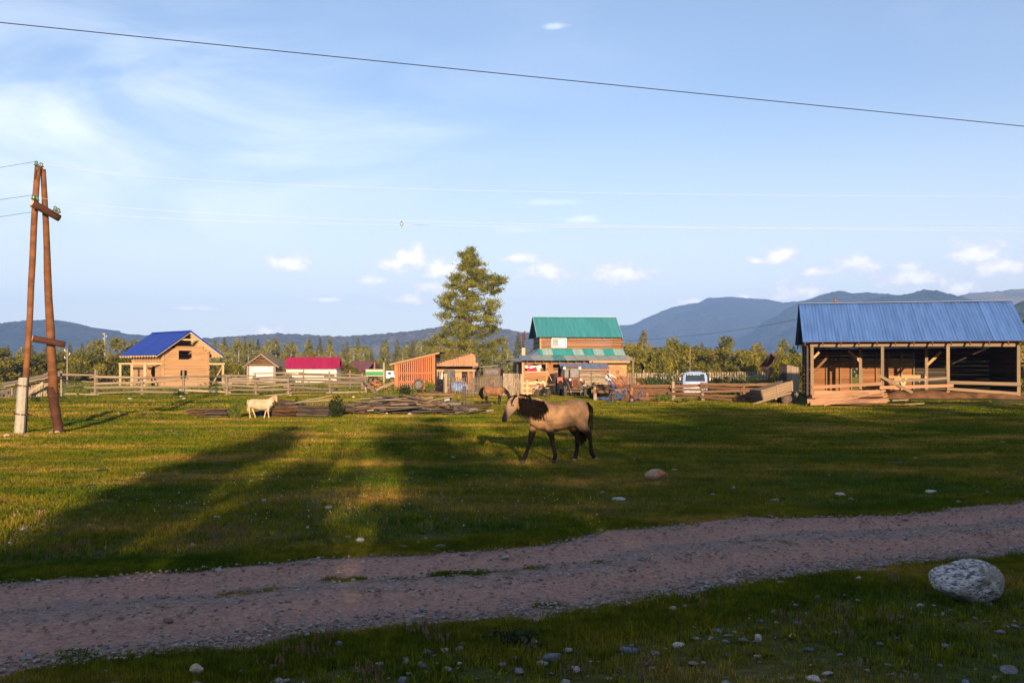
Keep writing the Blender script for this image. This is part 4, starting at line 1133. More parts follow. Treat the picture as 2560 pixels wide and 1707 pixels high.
def plank_shed():
    d = 85.0; xl, xr = PX(1091, d), PX(1196, d); z0 = gh(xl, d); k = d / F
    o = thing('plank_shed', 'open plank shed with a slanting board front, cloth hung in its doorway', 'shed', (xl, d, z0))
    w = xr - xl; xa = PX(1184, d) - xl; zl = PZ(908, d) - z0; za = PZ(880.5, d) - z0; zbm = PZ(915.5, d) - z0; dep = 3.6
    top = lambda s: zl + (za - zl) * s / xa if s < xa else za + (zbm - za) * (s - xa) / (w - xa)
    wall_boards(o, (0, 0), (w, 0), zbm, lambda s: max(top(s) - .04, zbm + .06), .235, .03, MW['pinkwood'], .012, 'front_board')
    bar(o, 'lintel_beam', (0, .02, zbm - .36), (w * .93, .02, zbm - .36), .1, .2, MW['fresh'])
    for px in (1093, 1100, 1184): x = PX(px, d) - xl; bar(o, 'post', (x, .05, 0), (x, .05, zbm - .3), .16, .14, MW['worn'])
    bar(o, 'door_frame', (PX(1171, d) - xl, .1, 0), (PX(1171, d) - xl, .1, zbm - .45), .12, .12, MW['red'])
    wall_boards(o, (PX(1138, d) - xl, .12), (PX(1154, d) - xl, .12), .3, lambda s: zbm - .5, .55, .03, MW['fresh'], .004, 'door_panel')
    wall_courses(o, (PX(1172, d) - xl, .3), (PX(1183, d) - xl, .3), .1, zbm - .4, 10, .14, MW['log'], (), .05, 'log')
    wall_boards(o, (0, dep), (w, dep), 0, lambda s: zbm + .2, .22, .03, MW['dark'], .004)
    wall_boards(o, (0, .1), (0, dep), 0, lambda s: zbm, .22, .03, MW['dark'], .004)
    wall_boards(o, (w * .94, .1), (w * .94, dep), 0, lambda s: zbm, .22, .03, MW['dark'], .004)
    for i in range(8):
        y = -.2 + i * (dep + .4) / 8 + .25; dz = .006 * (i % 2)
        bar(o, 'roof_board', (-.1, y, zl + .02 + dz), (xa + .02, y, za + .02 + dz), .48, .035, MW['grey'], 'slab')
        bar(o, 'roof_board', (xa, y, za + .03 + dz), (w + .1, y, zbm + .0 + dz), .48, .04, MW['grey'], 'slab')
    # cloth hanging in the doorway
    c = MB(); nx, nz = 18, 8; a0, a1 = PX(1110, d) - xl, PX(1137, d) - xl; vs = []; fs = []
    for j in range(nz + 1):
        for i in range(nx + 1):
            vs.append((a0 + (a1 - a0) * i / nx + .02 * math.sin(j + i), -.12 - .05 * math.sin(i * 1.9 + .3 * j) * (.4 + j / nz), zbm - .30 - (1.35 + .2 * math.sin(i * .8)) * j / nz))
    for j in range(nz):
        for i in range(nx): q = j * (nx + 1) + i; fs.append((q, q + 1, q + nx + 2, q + nx + 1))
    c.add(vs, fs); cl = c.build(None, 'hanging_cloth', MM['greycloth'], True, tuple(o.location)); tag(cl, 'dark grey cloth hanging in the plank shed doorway', 'cloth')
    f = MB(); f.tube([(PX(1104, d) - xl, -.15, zbm - 1.45), (PX(1104.5, d) - xl, -.15, zbm - .9), (PX(1106, d) - xl, -.15, zbm - .45)], [.11, .09, .03], 6)
    fl = f.build(None, 'rolled_flag', MM['whitecloth'], True, tuple(o.location)); tag(fl, 'small white and red rag hung beside the grey cloth', 'rag')
    f = MB(); f.box((PX(1104, d) - xl, -.15, zbm - 1.5), (.22, .12, .12)); f.build(fl, 'red_end', MM['redcloth'])
    # dark board fence leading from it
    e = thing('board_fence', 'dark weathered board fence between the tyre and the gate post', 'fence', (PX(1090, 80), 80, gh(PX(1090, 80), 80)))
    x1 = PX(1108, 76) - e.location.x
    for i in range(5): bar(e, 'board', (0, 1.5, .12 + .22 * i), (x1, -3.5, .12 + .22 * i), .05, .2, MW['dark'], 'plank')
    for t in (0, 1): bar(e, 'post', (x1 * t, 1.5 - 5 * t + .06, -.1), (x1 * t, 1.5 - 5 * t + .06, 1.3), .14, .14, MW['dark'], 'log')


plank_shed()


# ------------------------------------------------------------------ two-storey house with the green roof
def green_house():
    d = 90.0; rz = math.radians(7)
    X0 = PX(1306, d); z0 = gh(X0 + 4, d)
    o = thing('timber_house', 'two-storey timber house under a steep teal roof with a wide veranda roof below', 'house', (X0, d, z0), rz)
    def lz(py, dd=d): return PZ(py, dd) - z0
    w = (PX(1566, d + 1.1) - X0) / math.cos(rz); D = 6.2
    u0 = 1.95; u1 = w + .05                       # upper floor
    # lower walls of fresh boards
    zE = lz(903); z1 = lz(888, d + 1.4)
    hole = [(.24, 2.12, lz(929.5), lz(908)), (2.80, 3.52, .1, lz(908))]
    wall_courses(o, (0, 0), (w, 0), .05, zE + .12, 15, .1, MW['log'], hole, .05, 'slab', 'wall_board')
    wall_courses(o, (0, 0), (0, D), .05, zE + .12, 12, .12, MW['logshade'], (), .05, 'slab', 'wall_board')
    wall_courses(o, (w, 0), (w, D), .05, zE + .12, 12, .12, MW['logshade'], (), .05, 'slab', 'wall_board')
    wall_courses(o, (0, D), (w, D), .05, zE + .12, 12, .12, MW['logshade'], (), .05, 'slab', 'wall_board')
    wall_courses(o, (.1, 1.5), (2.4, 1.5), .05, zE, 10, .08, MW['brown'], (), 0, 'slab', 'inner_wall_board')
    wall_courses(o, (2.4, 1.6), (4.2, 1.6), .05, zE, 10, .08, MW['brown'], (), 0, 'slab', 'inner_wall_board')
    bar(o, 'corner_post', (.02, -.08, 0), (.02, -.08, zE), .17, .12, MW['fresh'])
    bar(o, 'corner_post', (2.2, -.06, 0), (2.2, -.06, zE), .12, .05, MW['fresh'])
    bar(o, 'window_sill', (.2, -.07, lz(930)), (2.15, -.07, lz(930)), .1, .08, MW['pale'])
    dr = bar(o, 'door', (2.83, -.05, .12), (3.03, -.6, .12), .05, .05, MW['pale'])
    dr.matrix_basis = Matrix.LocRotScale(Vector((2.95, -.34, 1.1)), Matrix.Rotation(math.radians(-70), 3, 'Z').to_quaternion(), Vector((.7, .045, 1.95)))
    bar(o, 'fascia', (w * .62, -.95, zE - .02), (w + .1, -.95, zE - .02), .05, .24, MW['fresh'])
    bar(o, 'eave_shade_strip', (w * .62, -.5, zE - .22), (w, -.5, zE - .22), .08, .06, MW['dark'])  # dark bar added as the line of shade under the eave
    wall_courses(o, (w * .62, -.02), (w, -.02), 1.55, zE - .12, 6, .12, MW['fresh'], (), 0, 'slab', 'wall_board')
    for i in range(9): bar(o, 'rafter_end', (.3 + i * .74, .2, zE + .16), (.3 + i * .74, -1.05, zE - .06), .07, .12, MW['brown'])
    # veranda roof, lowest tier: grey-green sheets with one teal panel
    zt = lz(889.5, d + 1.0); eav = -1.1
    L2 = math.hypot(1.95, zt - zE)
    tier2 = [MM['greysheet']] * 3 + [MM['teal']] + [MM['greysheet']] * 6
    tier2[0] = MM['slate']
    sheets(o, (-.25, eav, zE + .06), (1, 0, 0), (0, 1.95, zt - zE), w + .6, L2, 10, tier2, .16, .022)
    # its left end slopes away as a hip
    hp = MB(); hp.poly([(-1.15, eav + .6, zE + .04), (-.22, eav, zE + .07), (1.5, .86, zt + .06), (1.35, 3.5, zt + .1), (-1.0, 3.6, zE + .1)], .02, (0, 0, 1)); hp.build(o, 'hip_roof', MM['slate'])
    bar(o, 'hip_fascia', (-1.15, eav + .6, zE - .02), (-.22, eav, zE - .01), .05, .14, MW['dark'])
    bar(o, 'hip_fascia', (-1.15, eav + .6, zE - .02), (-1.0, 3.6, zE - .0), .05, .16, MW['dark'])
    bar(o, 'hip_post', (-.45, .1, 0), (-.45, .1, zE), .14, .14, MW['dark'])
    # second tier: alternating faded and bright panels
    zU = lz(872.5, d + 2.0); zL = zt + .03
    L1 = math.hypot(1.1, zU - zL)
    A, B_ = MM['tealbright'], MM['tealpale']
    cols = [A, B_, A, A, B_, A, B_, A, B_]
    wd = u1 - u0 + .35; ws = [.38, .98, .98, .98, .98, .98, .98, .98, .98]; f = wd / sum(ws); xx = u0 - .3
    for c, q in zip(cols, ws):
        sheets(o, (xx, .82, zL + .05), (1, 0, 0), (0, 1.1, zU - zL), q * f, L1, 1, c, .16, .02); xx += q * f
    sd = MB(); sd.poly([(u0 - .32, .84, zL + .04), (u0 - .02, 1.9, zU + .04), (u0 - .02, 5.4, zU + .02), (u0 - .9, 5.4, zL + .04), (u0 - .9, 1.6, zL + .02)], .02, (0, 0, 1)); sd.build(o, 'side_roof', MM['slate'])
    # upper storey
    y0 = 1.9; zT = lz(843, d + 2.0)
    wa, wb = PX(1379.5, d + 2.3) - X0, PX(1415.5, d + 2.3) - X0; c = math.cos(rz); wa, wb = wa / c + .22, wb / c + .22
    zw0, zw1 = lz(867.5, d + 2.2), lz(845.5, d + 2.2)
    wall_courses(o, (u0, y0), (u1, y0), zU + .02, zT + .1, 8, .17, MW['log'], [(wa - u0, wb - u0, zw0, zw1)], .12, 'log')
    wall_courses(o, (u0, y0), (u0, y0 + 4.2), zU, zT + .1, 8, .17, MW['logshade'], (), .12, 'log')
    wall_courses(o, (u1, y0), (u1, y0 + 4.2), zU, zT + .1, 8, .17, MW['logshade'], (), .12, 'log')
    win = MB(); win.box(((wa + wb) / 2, y0, (zw0 + zw1) / 2), (wb - wa, .04, zw1 - zw0)); wo = win.build(o, 'window', MM['glassgrey'])
    for a_, b_ in (((wa, zw0), (wb, zw0)), ((wa, zw1), (wb, zw1)), ((wa, zw0), (wa, zw1)), ((wb, zw0), (wb, zw1)), (((wa + wb) / 2 - .05, zw0), ((wa + wb) / 2 - .05, zw1))):
        bar(wo, 'frame', (a_[0], y0 - .1, a_[1]), (b_[0], y0 - .1, b_[1]), .07, .1, MM['whitepaint'])
    cu = MB(); cu.box(((wa + wb) / 2 + .3, y0 - .04, (zw0 + zw1) / 2), (.5, .02, zw1 - zw0 - .1)); cu.build(wo, 'curtain', MM['whitecloth'])
    bar(o, 'corner_board', (u0 - .02, y0 - .1, zU), (u0 - .02, y0 - .1, zT), .14, .06, MW['fresh'])
    for i in range(10): bar(o, 'rafter_end', (u0 + .2 + i * .8, y0 + .2, zT + .28), (u0 + .2 + i * .8, y0 - .52, zT - .02), .06, .12, MW['brown'])
    # steep main roof
    yr = y0 + 2.1; zr = lz(792.5, d + yr); ey = y0 - .6; sl = (zr - zT) / (yr - ey); Lr = math.hypot(yr - ey, zr - zT)
    r0, r1 = u0 - .42, u1 - .12
    sheets(o, (r0, ey, zT), (1, 0, 0), (0, yr - ey, zr - zT), r1 - r0, Lr, 8, MM['teal'], .16, .02)
    sheets(o, (r1, 2 * yr - ey, zT), (-1, 0, 0), (0, -(yr - ey), zr - zT), r1 - r0, Lr, 8, MM['teal'], .16, .02)
    bar(o, 'ridge_cap', (r0, yr, zr + .03), (r1, yr, zr + .03), .3, .04, MM['tealpale'])
    for xx in (r0 - .01, r1 + .01):
        bar(o, 'barge_board', (xx, ey, zT - .0), (xx, yr, zr), .04, .16, MM['tealpale']); bar(o, 'barge_board', (xx, 2 * yr - ey, zT), (xx, yr, zr), .04, .16, MW['dark'])
    gb = MB(); gb.poly([(u0 - .02, y0, zT), (u0 - .02, 2 * yr - y0, zT), (u0 - .02, yr, zr - .3)], .08, (1, 0, 0)); gb.build(o, 'gable', MW['dark'])  # dark wood paints in the shade on the gables
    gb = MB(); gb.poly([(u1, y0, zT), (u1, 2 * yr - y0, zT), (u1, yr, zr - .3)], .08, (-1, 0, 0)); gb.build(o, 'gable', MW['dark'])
    # porch post on the right
    bar(o, 'porch_post', (w + .55, -.3, 0), (w + .55, -.3, zE + .22), .16, .16, MW['barnpost'])
    bar(o, 'porch_beam', (w - .1, -.25, zE + .3), (w + .75, -.25, zE + .3), .16, .16, MW['barnpost'])
    bar(o, 'porch_beam', (w + .58, -.4, zE + .3), (w + .58, 3, zE + .3), .14, .14, MW['dark'])
    # chimney
    xc = PX(1320, d + 3.5) - X0
    bar(o, 'chimney_stack', (xc, 3.6, zE - .2), (xc, 3.6, lz(869.5, d + 3.6)), .32, .32, MM['brick'])
    fp = MB(); fp.tube([(xc, 3.6, lz(870, d + 3.6)), (xc, 3.6, lz(832, d + 3.6))], .09, 10); fp.tube([(xc + .13, 3.6, lz(852, d + 3.6)), (xc + .13, 3.6, lz(827, d + 3.6))], .05, 8); fp.build(o, 'chimney_pipe', MM['rustdark'], True)
    # washing in the open window bay
    M_ = Matrix.Rotation(rz, 4, 'Z'); M_.translation = o.location
    def cloth(name, label, m, s0, s1, zt_, zb_, sag=.0):
        nx, nz = 10, 6; vs = []; fs = []
        for j in range(nz + 1):
            for i in range(nx + 1):
                t = i / nx; zz = zt_ - sag * math.sin(math.pi * t) - (zt_ - zb_) * j / nz
                vs.append(tuple(M_ @ Vector((s0 + (s1 - s0) * t, .12 + .03 * math.sin(5 * t + j), zz))))
        for j in range(nz):
            for i in range(nx): q = j * (nx + 1) + i; fs.append((q, q + 1, q + nx + 2, q + nx + 1))
        b = MB(); b.add([Vector(v) - o.location for v in vs], fs); tag(b.build(None, name, m, True, tuple(o.location)), label, 'laundry', 'washing on the veranda line')
    zc = lz(914)
    cloth('hung_cloth', 'magenta cloth hung first on the washing line', MM['pink'], .42, .78, zc + .1, lz(929), .02)
    cloth('hung_cloth', 'red cloth hung second on the washing line', MM['redcloth'], .86, 1.32, zc - .08, lz(929), .0)
    cloth('hung_cloth', 'white sheet hung behind the red cloths', MM['whitecloth'], .26, 1.75, zc + .04, lz(920), .05)
    cloth('hung_cloth', 'small white towel at the right end of the line', MM['whitecloth'], 1.36, 1.64, zc - .1, lz(929), 0)
    b = MB(); b.tube([M_ @ Vector((.22 + .19 * i, .12, zc + .24 - .26 * math.sin(math.pi * i / 10))) - o.location for i in range(11)], .012, 5)
    tag(b.build(None, 'washing_line', MM['whitecloth'], True, tuple(o.location)), 'washing line sagging across the veranda opening', 'line')


green_house()


def lean_to():
    d = 83.0; xl, xr = PX(1436, d), PX(1521, d); z0 = gh(xl, d)
    o = thing('lean_to', 'weathered lean-to of brown boards under a bluish grey sheet roof', 'shed', (xl, d, z0))
    w = xr - xl; zt = PZ(908, d + 2) - z0; zb = PZ(922, d - .4) - z0; zg = PZ(955, d) - z0
    ra = PX(1401, d) - xl
    sheets(o, (ra, -.4, zb), (1, 0, 0), (0, 2.4, zt - zb), PX(1522, d) - PX(1401, d), math.hypot(2.4, zt - zb), 6, MM['slate'], .16, .022)
    wall_courses(o, (0, 0), (w, 0), zg - .55, zb - .08, 9, .06, MW['worn'], [(.65, .85, .95, 1.25)], 0, 'plank', 'wall_board')
    wall_courses(o, (w, 0), (w, 2), zg - .55, zb - .08, 7, .06, MW['dark'], (), 0, 'plank', 'wall_board')
    wall_courses(o, (0, 2), (w, 2), zg - .55, zt - .1, 7, .06, MW['dark'], (), 0, 'plank', 'wall_board')
    for x in (0.0, w * .5, w): bar(o, 'post', (x, -.06, -.05), (x, -.06, zb - .05), .12, .08, MW['grey'], 'log')
    bar(o, 'bench_board', (-.2, -.4, .55), (w * .5, -.4, .5), .3, .05, MW['worn'], 'plank')
    bar(o, 'eave_beam', (ra + .1, -.25, zb - .06), (w + .05, -.25, zb - .06), .08, .1, MW['fresh'])
    bar(o, 'post', (ra + .15, -.2, -.05), (ra + .15, -.2, zb - .05), .11, .11, MW['grey'], 'log')


lean_to()


# ------------------------------------------------------------------ the open barn
def barn():
    rz = math.radians(-13)
    d = 60.0; X0 = PX(2030, d); z0 = gh(22, 62)
    o = thing('open_barn', 'open-fronted hay barn under a big blue corrugated roof', 'barn', (X0, d, z0), rz); o.scale = (.925, 1, 1)
    def lz(py, dd=d): return PZ(py, dd) - z0
    w = 12.45; D = 7.0; zB = lz(859.5); B = MW['barnpost']
    zE = lz(854.5, 59.3); eav = -.75; yr = 3.45; zr = PZ(760.5, 63.6) - z0; sl = (zr - zE) / (yr - eav)
    zf = lambda y: zE + (y - eav) * sl if y < yr else zr - (y - yr) * sl
    px2s = lambda px, dd=d: (PX(px, dd) - X0) / math.cos(rz) / .925 - .8
    posts = [0.0, 4.33, 8.25, 12.35]
    for i, s in enumerate(posts):
        bar(o, 'front_post', (s, 0, -.25), (s, 0, zB - .14), .19, .19, B, 'slab')
    bar(o, 'top_beam', (-.12, 0, zB - .1), (8.3, 0, zB - .1), .2, .2, B, 'slab')
    bar(o, 'top_beam', (8.3, -.01, zB - .09), (12.15, -.01, zB - .13), .2, .21, B, 'slab')
    bar(o, 'top_beam', (-.1, 3.4, zB), (12.6, 3.4, zB), .18, .2, MW['brown'], 'slab')
    bar(o, 'top_beam', (-.1, D, zB - .45), (12.6, D, zB - .45), .18, .2, MW['brown'], 'slab')
    for s in (0.05, 4.2, 8.25, 12.3): bar(o, 'cross_beam', (s, 0, zB + .05), (s, D, zB + .05), .17, .18, MW['brown'], 'slab')
    for s in (3.4, 7.6): bar(o, 'middle_post', (s, 3.4, -.1), (s, 3.4, zB), .19, .19, B, 'slab')
    bar(o, 'brace', (7.65, 3.35, 1.95), (8.5, 3.3, 2.75), .1, .16, MW['fresh'])
    bar(o, 'brace', (3.35, 3.35, 2.2), (2.6, 3.3, 2.85), .1, .16, MW['fresh'])
    bar(o, 'brace', (.1, .02, zB - .85), (.45, .02, zB - .5), .1, .14, MW['fresh'])
    bar(o, 'brace', (.08, 3.4, 1.2), (1.5, 3.4, 2.7), .1, .15, MW['brown'])
    for s in (1.5, 6.2): bar(o, 'purlin_end', (s, 3.0, zB + .1), (s + 1.3, 2.9, zB + .35), .1, .16, MW['fresh'])
    # back wall of horizontal boards, an opening left of the middle
    zW = 2.35
    wall_courses(o, (-.1, D), (3.15, D), -.05, zW, 15, .05, MW['barnback'], (), 0, 'slab', 'wall_board')
    wall_courses(o, (4.0, D), (7.4, D), -.05, zW, 15, .05, MW['barnback'], (), 0, 'slab', 'wall_board')
    wall_courses(o, (3.15, D), (4.0, D), 1.75, zW, 4, .05, MW['barnback'], (), 0, 'slab', 'wall_board')
    wall_courses(o, (-.1, D + .06), (12.5, D + .06), zW, zE + .25, 5, .05, MW['dark'], (), 0, 'slab', 'wall_board')  # dark boards added above the back wall to keep the interior black
    for s in (.55, 1.5, 2.45, 3.2, 3.95, 4.9, 5.7, 6.6, 7.4):
        bar(o, 'stud', (s, D - .12, -.05), (s, D - .12, zB - .4), .09, .13, MW['barnpost'], 'slab')
    for i in range(11):     # gappy dark logs on the right
        z = .05 + i * .285
        bar(o, 'wall_log', (7.5, D, z), (12.45, D, z), .18, .29, MW['dark'], 'pole')
        bar(o, 'wall_log', (12.45, -.0 + .2, z + .1), (12.45, D, z + .1), .18, .30, MW['dark'], 'pole')
        bar(o, 'wall_log', (-.12, .2, z + .05), (-.12, D, z + .05), .2, .285, MW['logshade'], 'log')
    for y in (.25, 2.4, 4.8): bar(o, 'side_stud', (-.26, y, -.1), (-.26, y, zB), .1, .1, MW['dark'])
    # gable ends and roof
    for s in (-.15, 12.5):
        g = MB(); g.poly([(s, 0, zB + .05), (s, D, zB + .0), (s, D, zf(D) - .12), (s, yr, zr - .12), (s, .0, zf(0) - .1)], .05, (1, 0, 0)); g.build(o, 'gable', MW['dark'])  # gable ends coloured dark to match their unlit side
    L_ = math.hypot(yr - eav, zr - zE); r0 = -.62; r1 = 12.85
    sheets(o, (r0, eav, zE), (1, 0, 0), (0, yr - eav, zr - zE), r1 - r0, L_, 13, MM['barnroof'], .2, .02)
    sheets(o, (r1, 2 * yr - eav, zE), (-1, 0, 0), (0, -(yr - eav), zr - zE), r1 - r0, L_, 13, MM['barnroof'], .2, .02)
    bar(o, 'ridge_cap', (r0, yr, zr + .03), (r1, yr, zr + .03), .34, .03, MM['slate'])
    for i in range(13):
        s = r0 + .15 + i * (r1 - r0 - .3) / 12
        for sg in (-1, 1):
            e = eav if sg < 0 else 2 * yr - eav
            bar(o, 'rafter', (s, e, zE - .19), (s, yr, zr - .19), .06, .14, MW['brown'])
    for k in range(5):
        y = eav + .1 + k * .9; bar(o, 'batten', (r0, y, zf(y) - .075), (r1, y, zf(y) - .075), .1, .03, MW['brown'])
    kb = MB(); kb.tube([(px2s(2079, 63.5), yr, zr + .05), (px2s(2079, 63.5), yr, zr + .33)], [.09, .08], 8); kb.build(o, 'ridge_vent', MM['rust'], True)
    # rails across the bays (photo rows turned to heights)
    def rail(s0, py0, s1, py1, m=MW['pinkwood'], y=-.14, h=.2): bar(o, 'rail', (s0, y, lz(py0, d - s0 * .208)), (s1, y, lz(py1, d - s1 * .208)), .06, h, m, 'slab')
    rail(.0, 968, 4.3, 958.5); rail(4.15, 968.5, 8.55, 963.5, MW['pinkwood'], -.16, .18); rail(4.95, 953, 8.2, 945, MW['worn'], -.12, .15)
    rail(8.15, 955.5, 12.45, 960.5, MW['barnpost'], -.2, .2); rail(8.15, 971.5, 12.3, 984, MW['barnpost'], -.22, .17)
    rail(4.15, 940, 6.1, 981, MW['barnpost'], -.26, .17)
    # ladder on the right post
    b = MB()
    for i in range(6): b.box((12.62, .02, 1.9 + .22 * i), (.22, .04, .05))
    b.build(o, 'ladder_rungs', MW['barnpost'])
    bar(o, 'right_stile', (12.75, .02, 1.2), (12.75, .02, 3.2), .05, .06, MW['red'])
    # trestle table inside
    Mo = Matrix.Rotation(rz, 4, 'Z'); Mo.translation = o.location
    tb = thing('trestle_table', 'rough wooden trestle table standing inside the barn', 'table', tuple(Mo @ Vector((5.55, 3.0, .42))), rz)
    bar(tb, 'table_top', (-.1, 0, .86), (1.15, 0, .86), .7, .09, MW['fresh'])
    bar(tb, 'table_apron', (-.1, -.36, .8), (1.15, -.36, .8), .04, .22, MW['fresh'])
    for s in (0, 1.1):
        bar(tb, 'leg', (s - .2, -.3, -.38), (s + .25, -.3, .8), .08, .12, MW['pale']); bar(tb, 'leg', (s + .25, -.25, -.38), (s - .2, -.25, .8), .08, .12, MW['pale'])
    bar(tb, 'side_panel', (1.18, -.35, -.2), (1.18, -.35, .95), .2, .06, MW['fresh'])
    bar(tb, 'side_panel', (-.35, -.2, -.2), (-.35, -.2, .75), .25, .06, MW['fresh'])
    bar(tb, 'bench_rail', (-.8, -.2, .78), (-.1, -.2, .78), .06, .14, MW['fresh'])
    # straw and dung floor rising behind the rails
    vs = []; fs = []; nx, ny = 60, 26
    for j in range(ny + 1):
        for i in range(nx + 1):
            s = -.3 + 12.2 * i / nx; y = -.9 + 7.8 * j / ny
            hgt = .06 + .34 * sst(3.6, 5.2, s) * (1 - sst(10.6, 11.8, s)) * sst(-.75, .3, y) * (1 - .5 * sst(2, 5, y)) + .07 * noise.noise((s * 1.7, y * 1.7, 2)) + .03 * noise.noise((s * 6, y * 6, 2))
            wp = Mo @ Vector((s, y, 0)); edge = sst(0, .5, y + .9)
            vs.append((wp.x, wp.y, gh(wp.x, wp.y) + (hgt + .03) * edge - .03 * (1 - edge)))
    for j in range(ny):
        for i in range(nx): q = j * (nx + 1) + i; fs.append((q, q + 1, q + nx + 2, q + nx + 1))
    e = link('barn_dirt_floor', new_mesh('barn_dirt_floor', np.array(vs), np.array(fs), True, (mat('trodden_straw_and_dung', (.24, .115, .05), (.10, .05, .025), scale=1.6, rv=0, bump=.8, detail=8),)))
    tag(e, 'brown trodden straw and dung on the barn floor', kind='structure')


barn()

# ------------------------------------------------------------------ utility pole and wires
def utility_pole():
    d = 33.0; bx = PX(100, d); z0 = gh(bx, d)
    o = thing('utility_pole', 'two-legged wooden power pole with a concrete foot and log crossarms', 'pole', (bx, d, z0))
    L0 = o.location
    def q(px, py, dd=d): return PT(px, py, dd) - L0
    def taper(name, p0, p1, r0, r1, m, n=12, seg=9):
        b = MB(); rr = random.Random(len(name) + int(r0 * 1000)); pts = []; rad = []
        for i in range(seg + 1):
            t = i / seg; p = Vector(p0).lerp(Vector(p1), t); pts.append(p + Vector((rr.uniform(-.012, .012), rr.uniform(-.012, .012), 0))); rad.append((r0 + (r1 - r0) * t) * (1 + rr.uniform(-.04, .04)))
        b.tube(pts, rad, n); return b.build(o, name, m, True)
    taper('leg', q(58, 1088), q(93, 419), .105, .098, MW['pole'])
    taper('leg', q(108, 424, d + .25), q(134, 1012, d + .25), .085, .155, MW['pole'])
    taper('tarred_foot', q(129, 968, d + .25), q(149, 1092, d + .25), .175, .165, MW['poledark'], 8)
    # faceted concrete foot strapped to the left leg
    b = MB(); p0 = Vector(q(48, 1092, d - .2)); p1 = Vector(q(58, 946, d - .2)); rings = []
    for p, s in ((p0, 1.0), (p1, .9), (p1 + Vector((.0, 0, .03)), .75)):
        rings.append([tuple(p + Vector((.168 * s * math.cos(a), .15 * s * math.sin(a), 0))) for a in [math.pi / 8 + i * math.pi / 4 for i in range(8)]])
    b.loft(rings); b.build(o, 'concrete_foot', MM['concrete'])
    for py, (xa, xb) in ((962, (43, 72)), (1033, (38, 70))):
        b = MB(); c = (Vector(q(xa, py, d - .1)) + Vector(q(xb, py + 5, d - .1))) / 2
        b.torus(c, (.12, 0, 1), .235, .014, 20, 6); b.torus(c + Vector((0, 0, .03)), (.12, 0, 1), .235, .012, 20, 6); b.build(o, 'wire_binding', MM['rustdark'], True)
    for py in (990, 1035):
        b = MB(); b.torus(q(134 + (py - 990) * .13, py, d + .25), (-.1, 0, 1), .19, .02, 20, 6); b.build(o, 'wire_binding', MM['rustdark'], True)
    taper('crossarm', q(80, 508, d - .55), q(149, 546, d + .15), .125, .115, MW['poledark'], 12, 5)
    taper('crossarm', q(82, 846, d - .4), q(162, 861, d - .1), .105, .10, MW['poledark'], 12, 5)
    for a, b_ in (((80, 508, d - .55), (149, 546, d + .15)), ((82, 846, d - .4), (162, 861, d - .1))):
        p, e = Vector(q(*a)), Vector(q(*b_)); u = (e - p).normalized(); dd = MB(); dd.disc(p - u * .004, u, .105, .012, 14); dd.build(o, 'sawn_end', MW['pale'])
    bar(o, 'splice_plate', q(91, 425, d - .11), q(87, 446, d - .11), .05, .05, MM['rustdark'])
    bar(o, 'top_bracket', q(88, 416), q(107, 422, d + .2), .04, .05, MM['rustdark'])
    for px, py, dd in ((91, 410, d), (103, 414, d + .15), (84, 494, d - .35), (92, 498, d - .2), (138, 523, d + .0), (146, 528, d + .1)):
        b = MB(); p = Vector(q(px, py, dd)); b.tube([p + Vector((0, 0, -.10)), p + Vector((0, 0, .06))], .014, 6); ins = b.build(o, 'insulator_pin', MM['rustdark'], True)
        g = MB(); g.tube([p + Vector((0, 0, -.05)), p + Vector((0, 0, -.01)), p + Vector((0, 0, .02)), p + Vector((0, 0, .05)), p + Vector((0, 0, .075)), p + Vector((0, 0, .10))], [.085, .07, .035, .068, .05, .02], 12); g.build(ins, 'glass', MM['glassins'], True)
    # stones and earth packed round the feet
    b = MB()
    return o


utility_pole()


def wire(name, label, pts, r, m, seg=40, cat='cable', group=None):
    """a smooth sagging line through three points"""
    p0, p1, p2 = [Vector(p) for p in pts]; c = p1 * 2 - (p0 + p2) * .5
    P = [p0 * (1 - t) ** 2 + c * (2 * t * (1 - t)) + p2 * t ** 2 for t in [i / seg for i in range(seg + 1)]]
    b = MB(); o0 = P[0]; b.tube([p - o0 for p in P], r, 5)
    o = b.build(None, name, m, True, tuple(o0)); return tag(o, label, cat, group)


wire('overhead_cable', 'thick dark cable slanting across the whole sky', [PT(-1500, -100, 18.2), PT(1280, 187, 22.5), PT(4200, 479, 30)], .0105, MM['cable'])
wire('power_line', 'highest pale wire running right from the pole top', [PT(103, 408, 33.1), PT(1350, 480, 37), PT(3600, 489, 44)], .0048, MM['wire'], group='wires of the power line')
wire('power_line', 'middle pale wire from the crossarm insulators', [PT(92, 492, 32.8), PT(1280, 559, 37), PT(3600, 585, 44)], .0048, MM['wire'], group='wires of the power line')
wire('power_line', 'lowest pale wire on which the bird sits', [PT(146, 522, 33.1), PT(1280, 566, 37.5), PT(3600, 566, 44.5)], .0048, MM['wire'], group='wires of the power line')
wire('power_line', 'dark wire leaving the pole top to the left edge', [PT(91, 404, 33), PT(-60, 429, 30), PT(-300, 470, 27)], .006, MM['cable'], 10)
wire('power_line', 'dark wire leaving the crossarm to the left edge', [PT(84, 488, 32.6), PT(-60, 508, 30), PT(-300, 545, 27)], .006, MM['cable'], 10)
wire('power_line', 'lowest dark wire left of the pole', [PT(82, 530, 33), PT(-60, 552, 30), PT(-300, 592, 27)], .006, MM['cable'], 10)
wire('far_cable', 'thin dark cable rising before the blue mountain to the barn', [PT(1568, 853, 96), PT(1800, 831, 82), PT(2003, 795, 66)], .012, MM['cable'], 16)
wire('far_cable', 'pale cord stretched from the plank shed towards the house', [PT(1182, 918, 85), PT(1225, 915.5, 87), PT(1250, 912.5, 89)], .022, MM['wire'], 8)


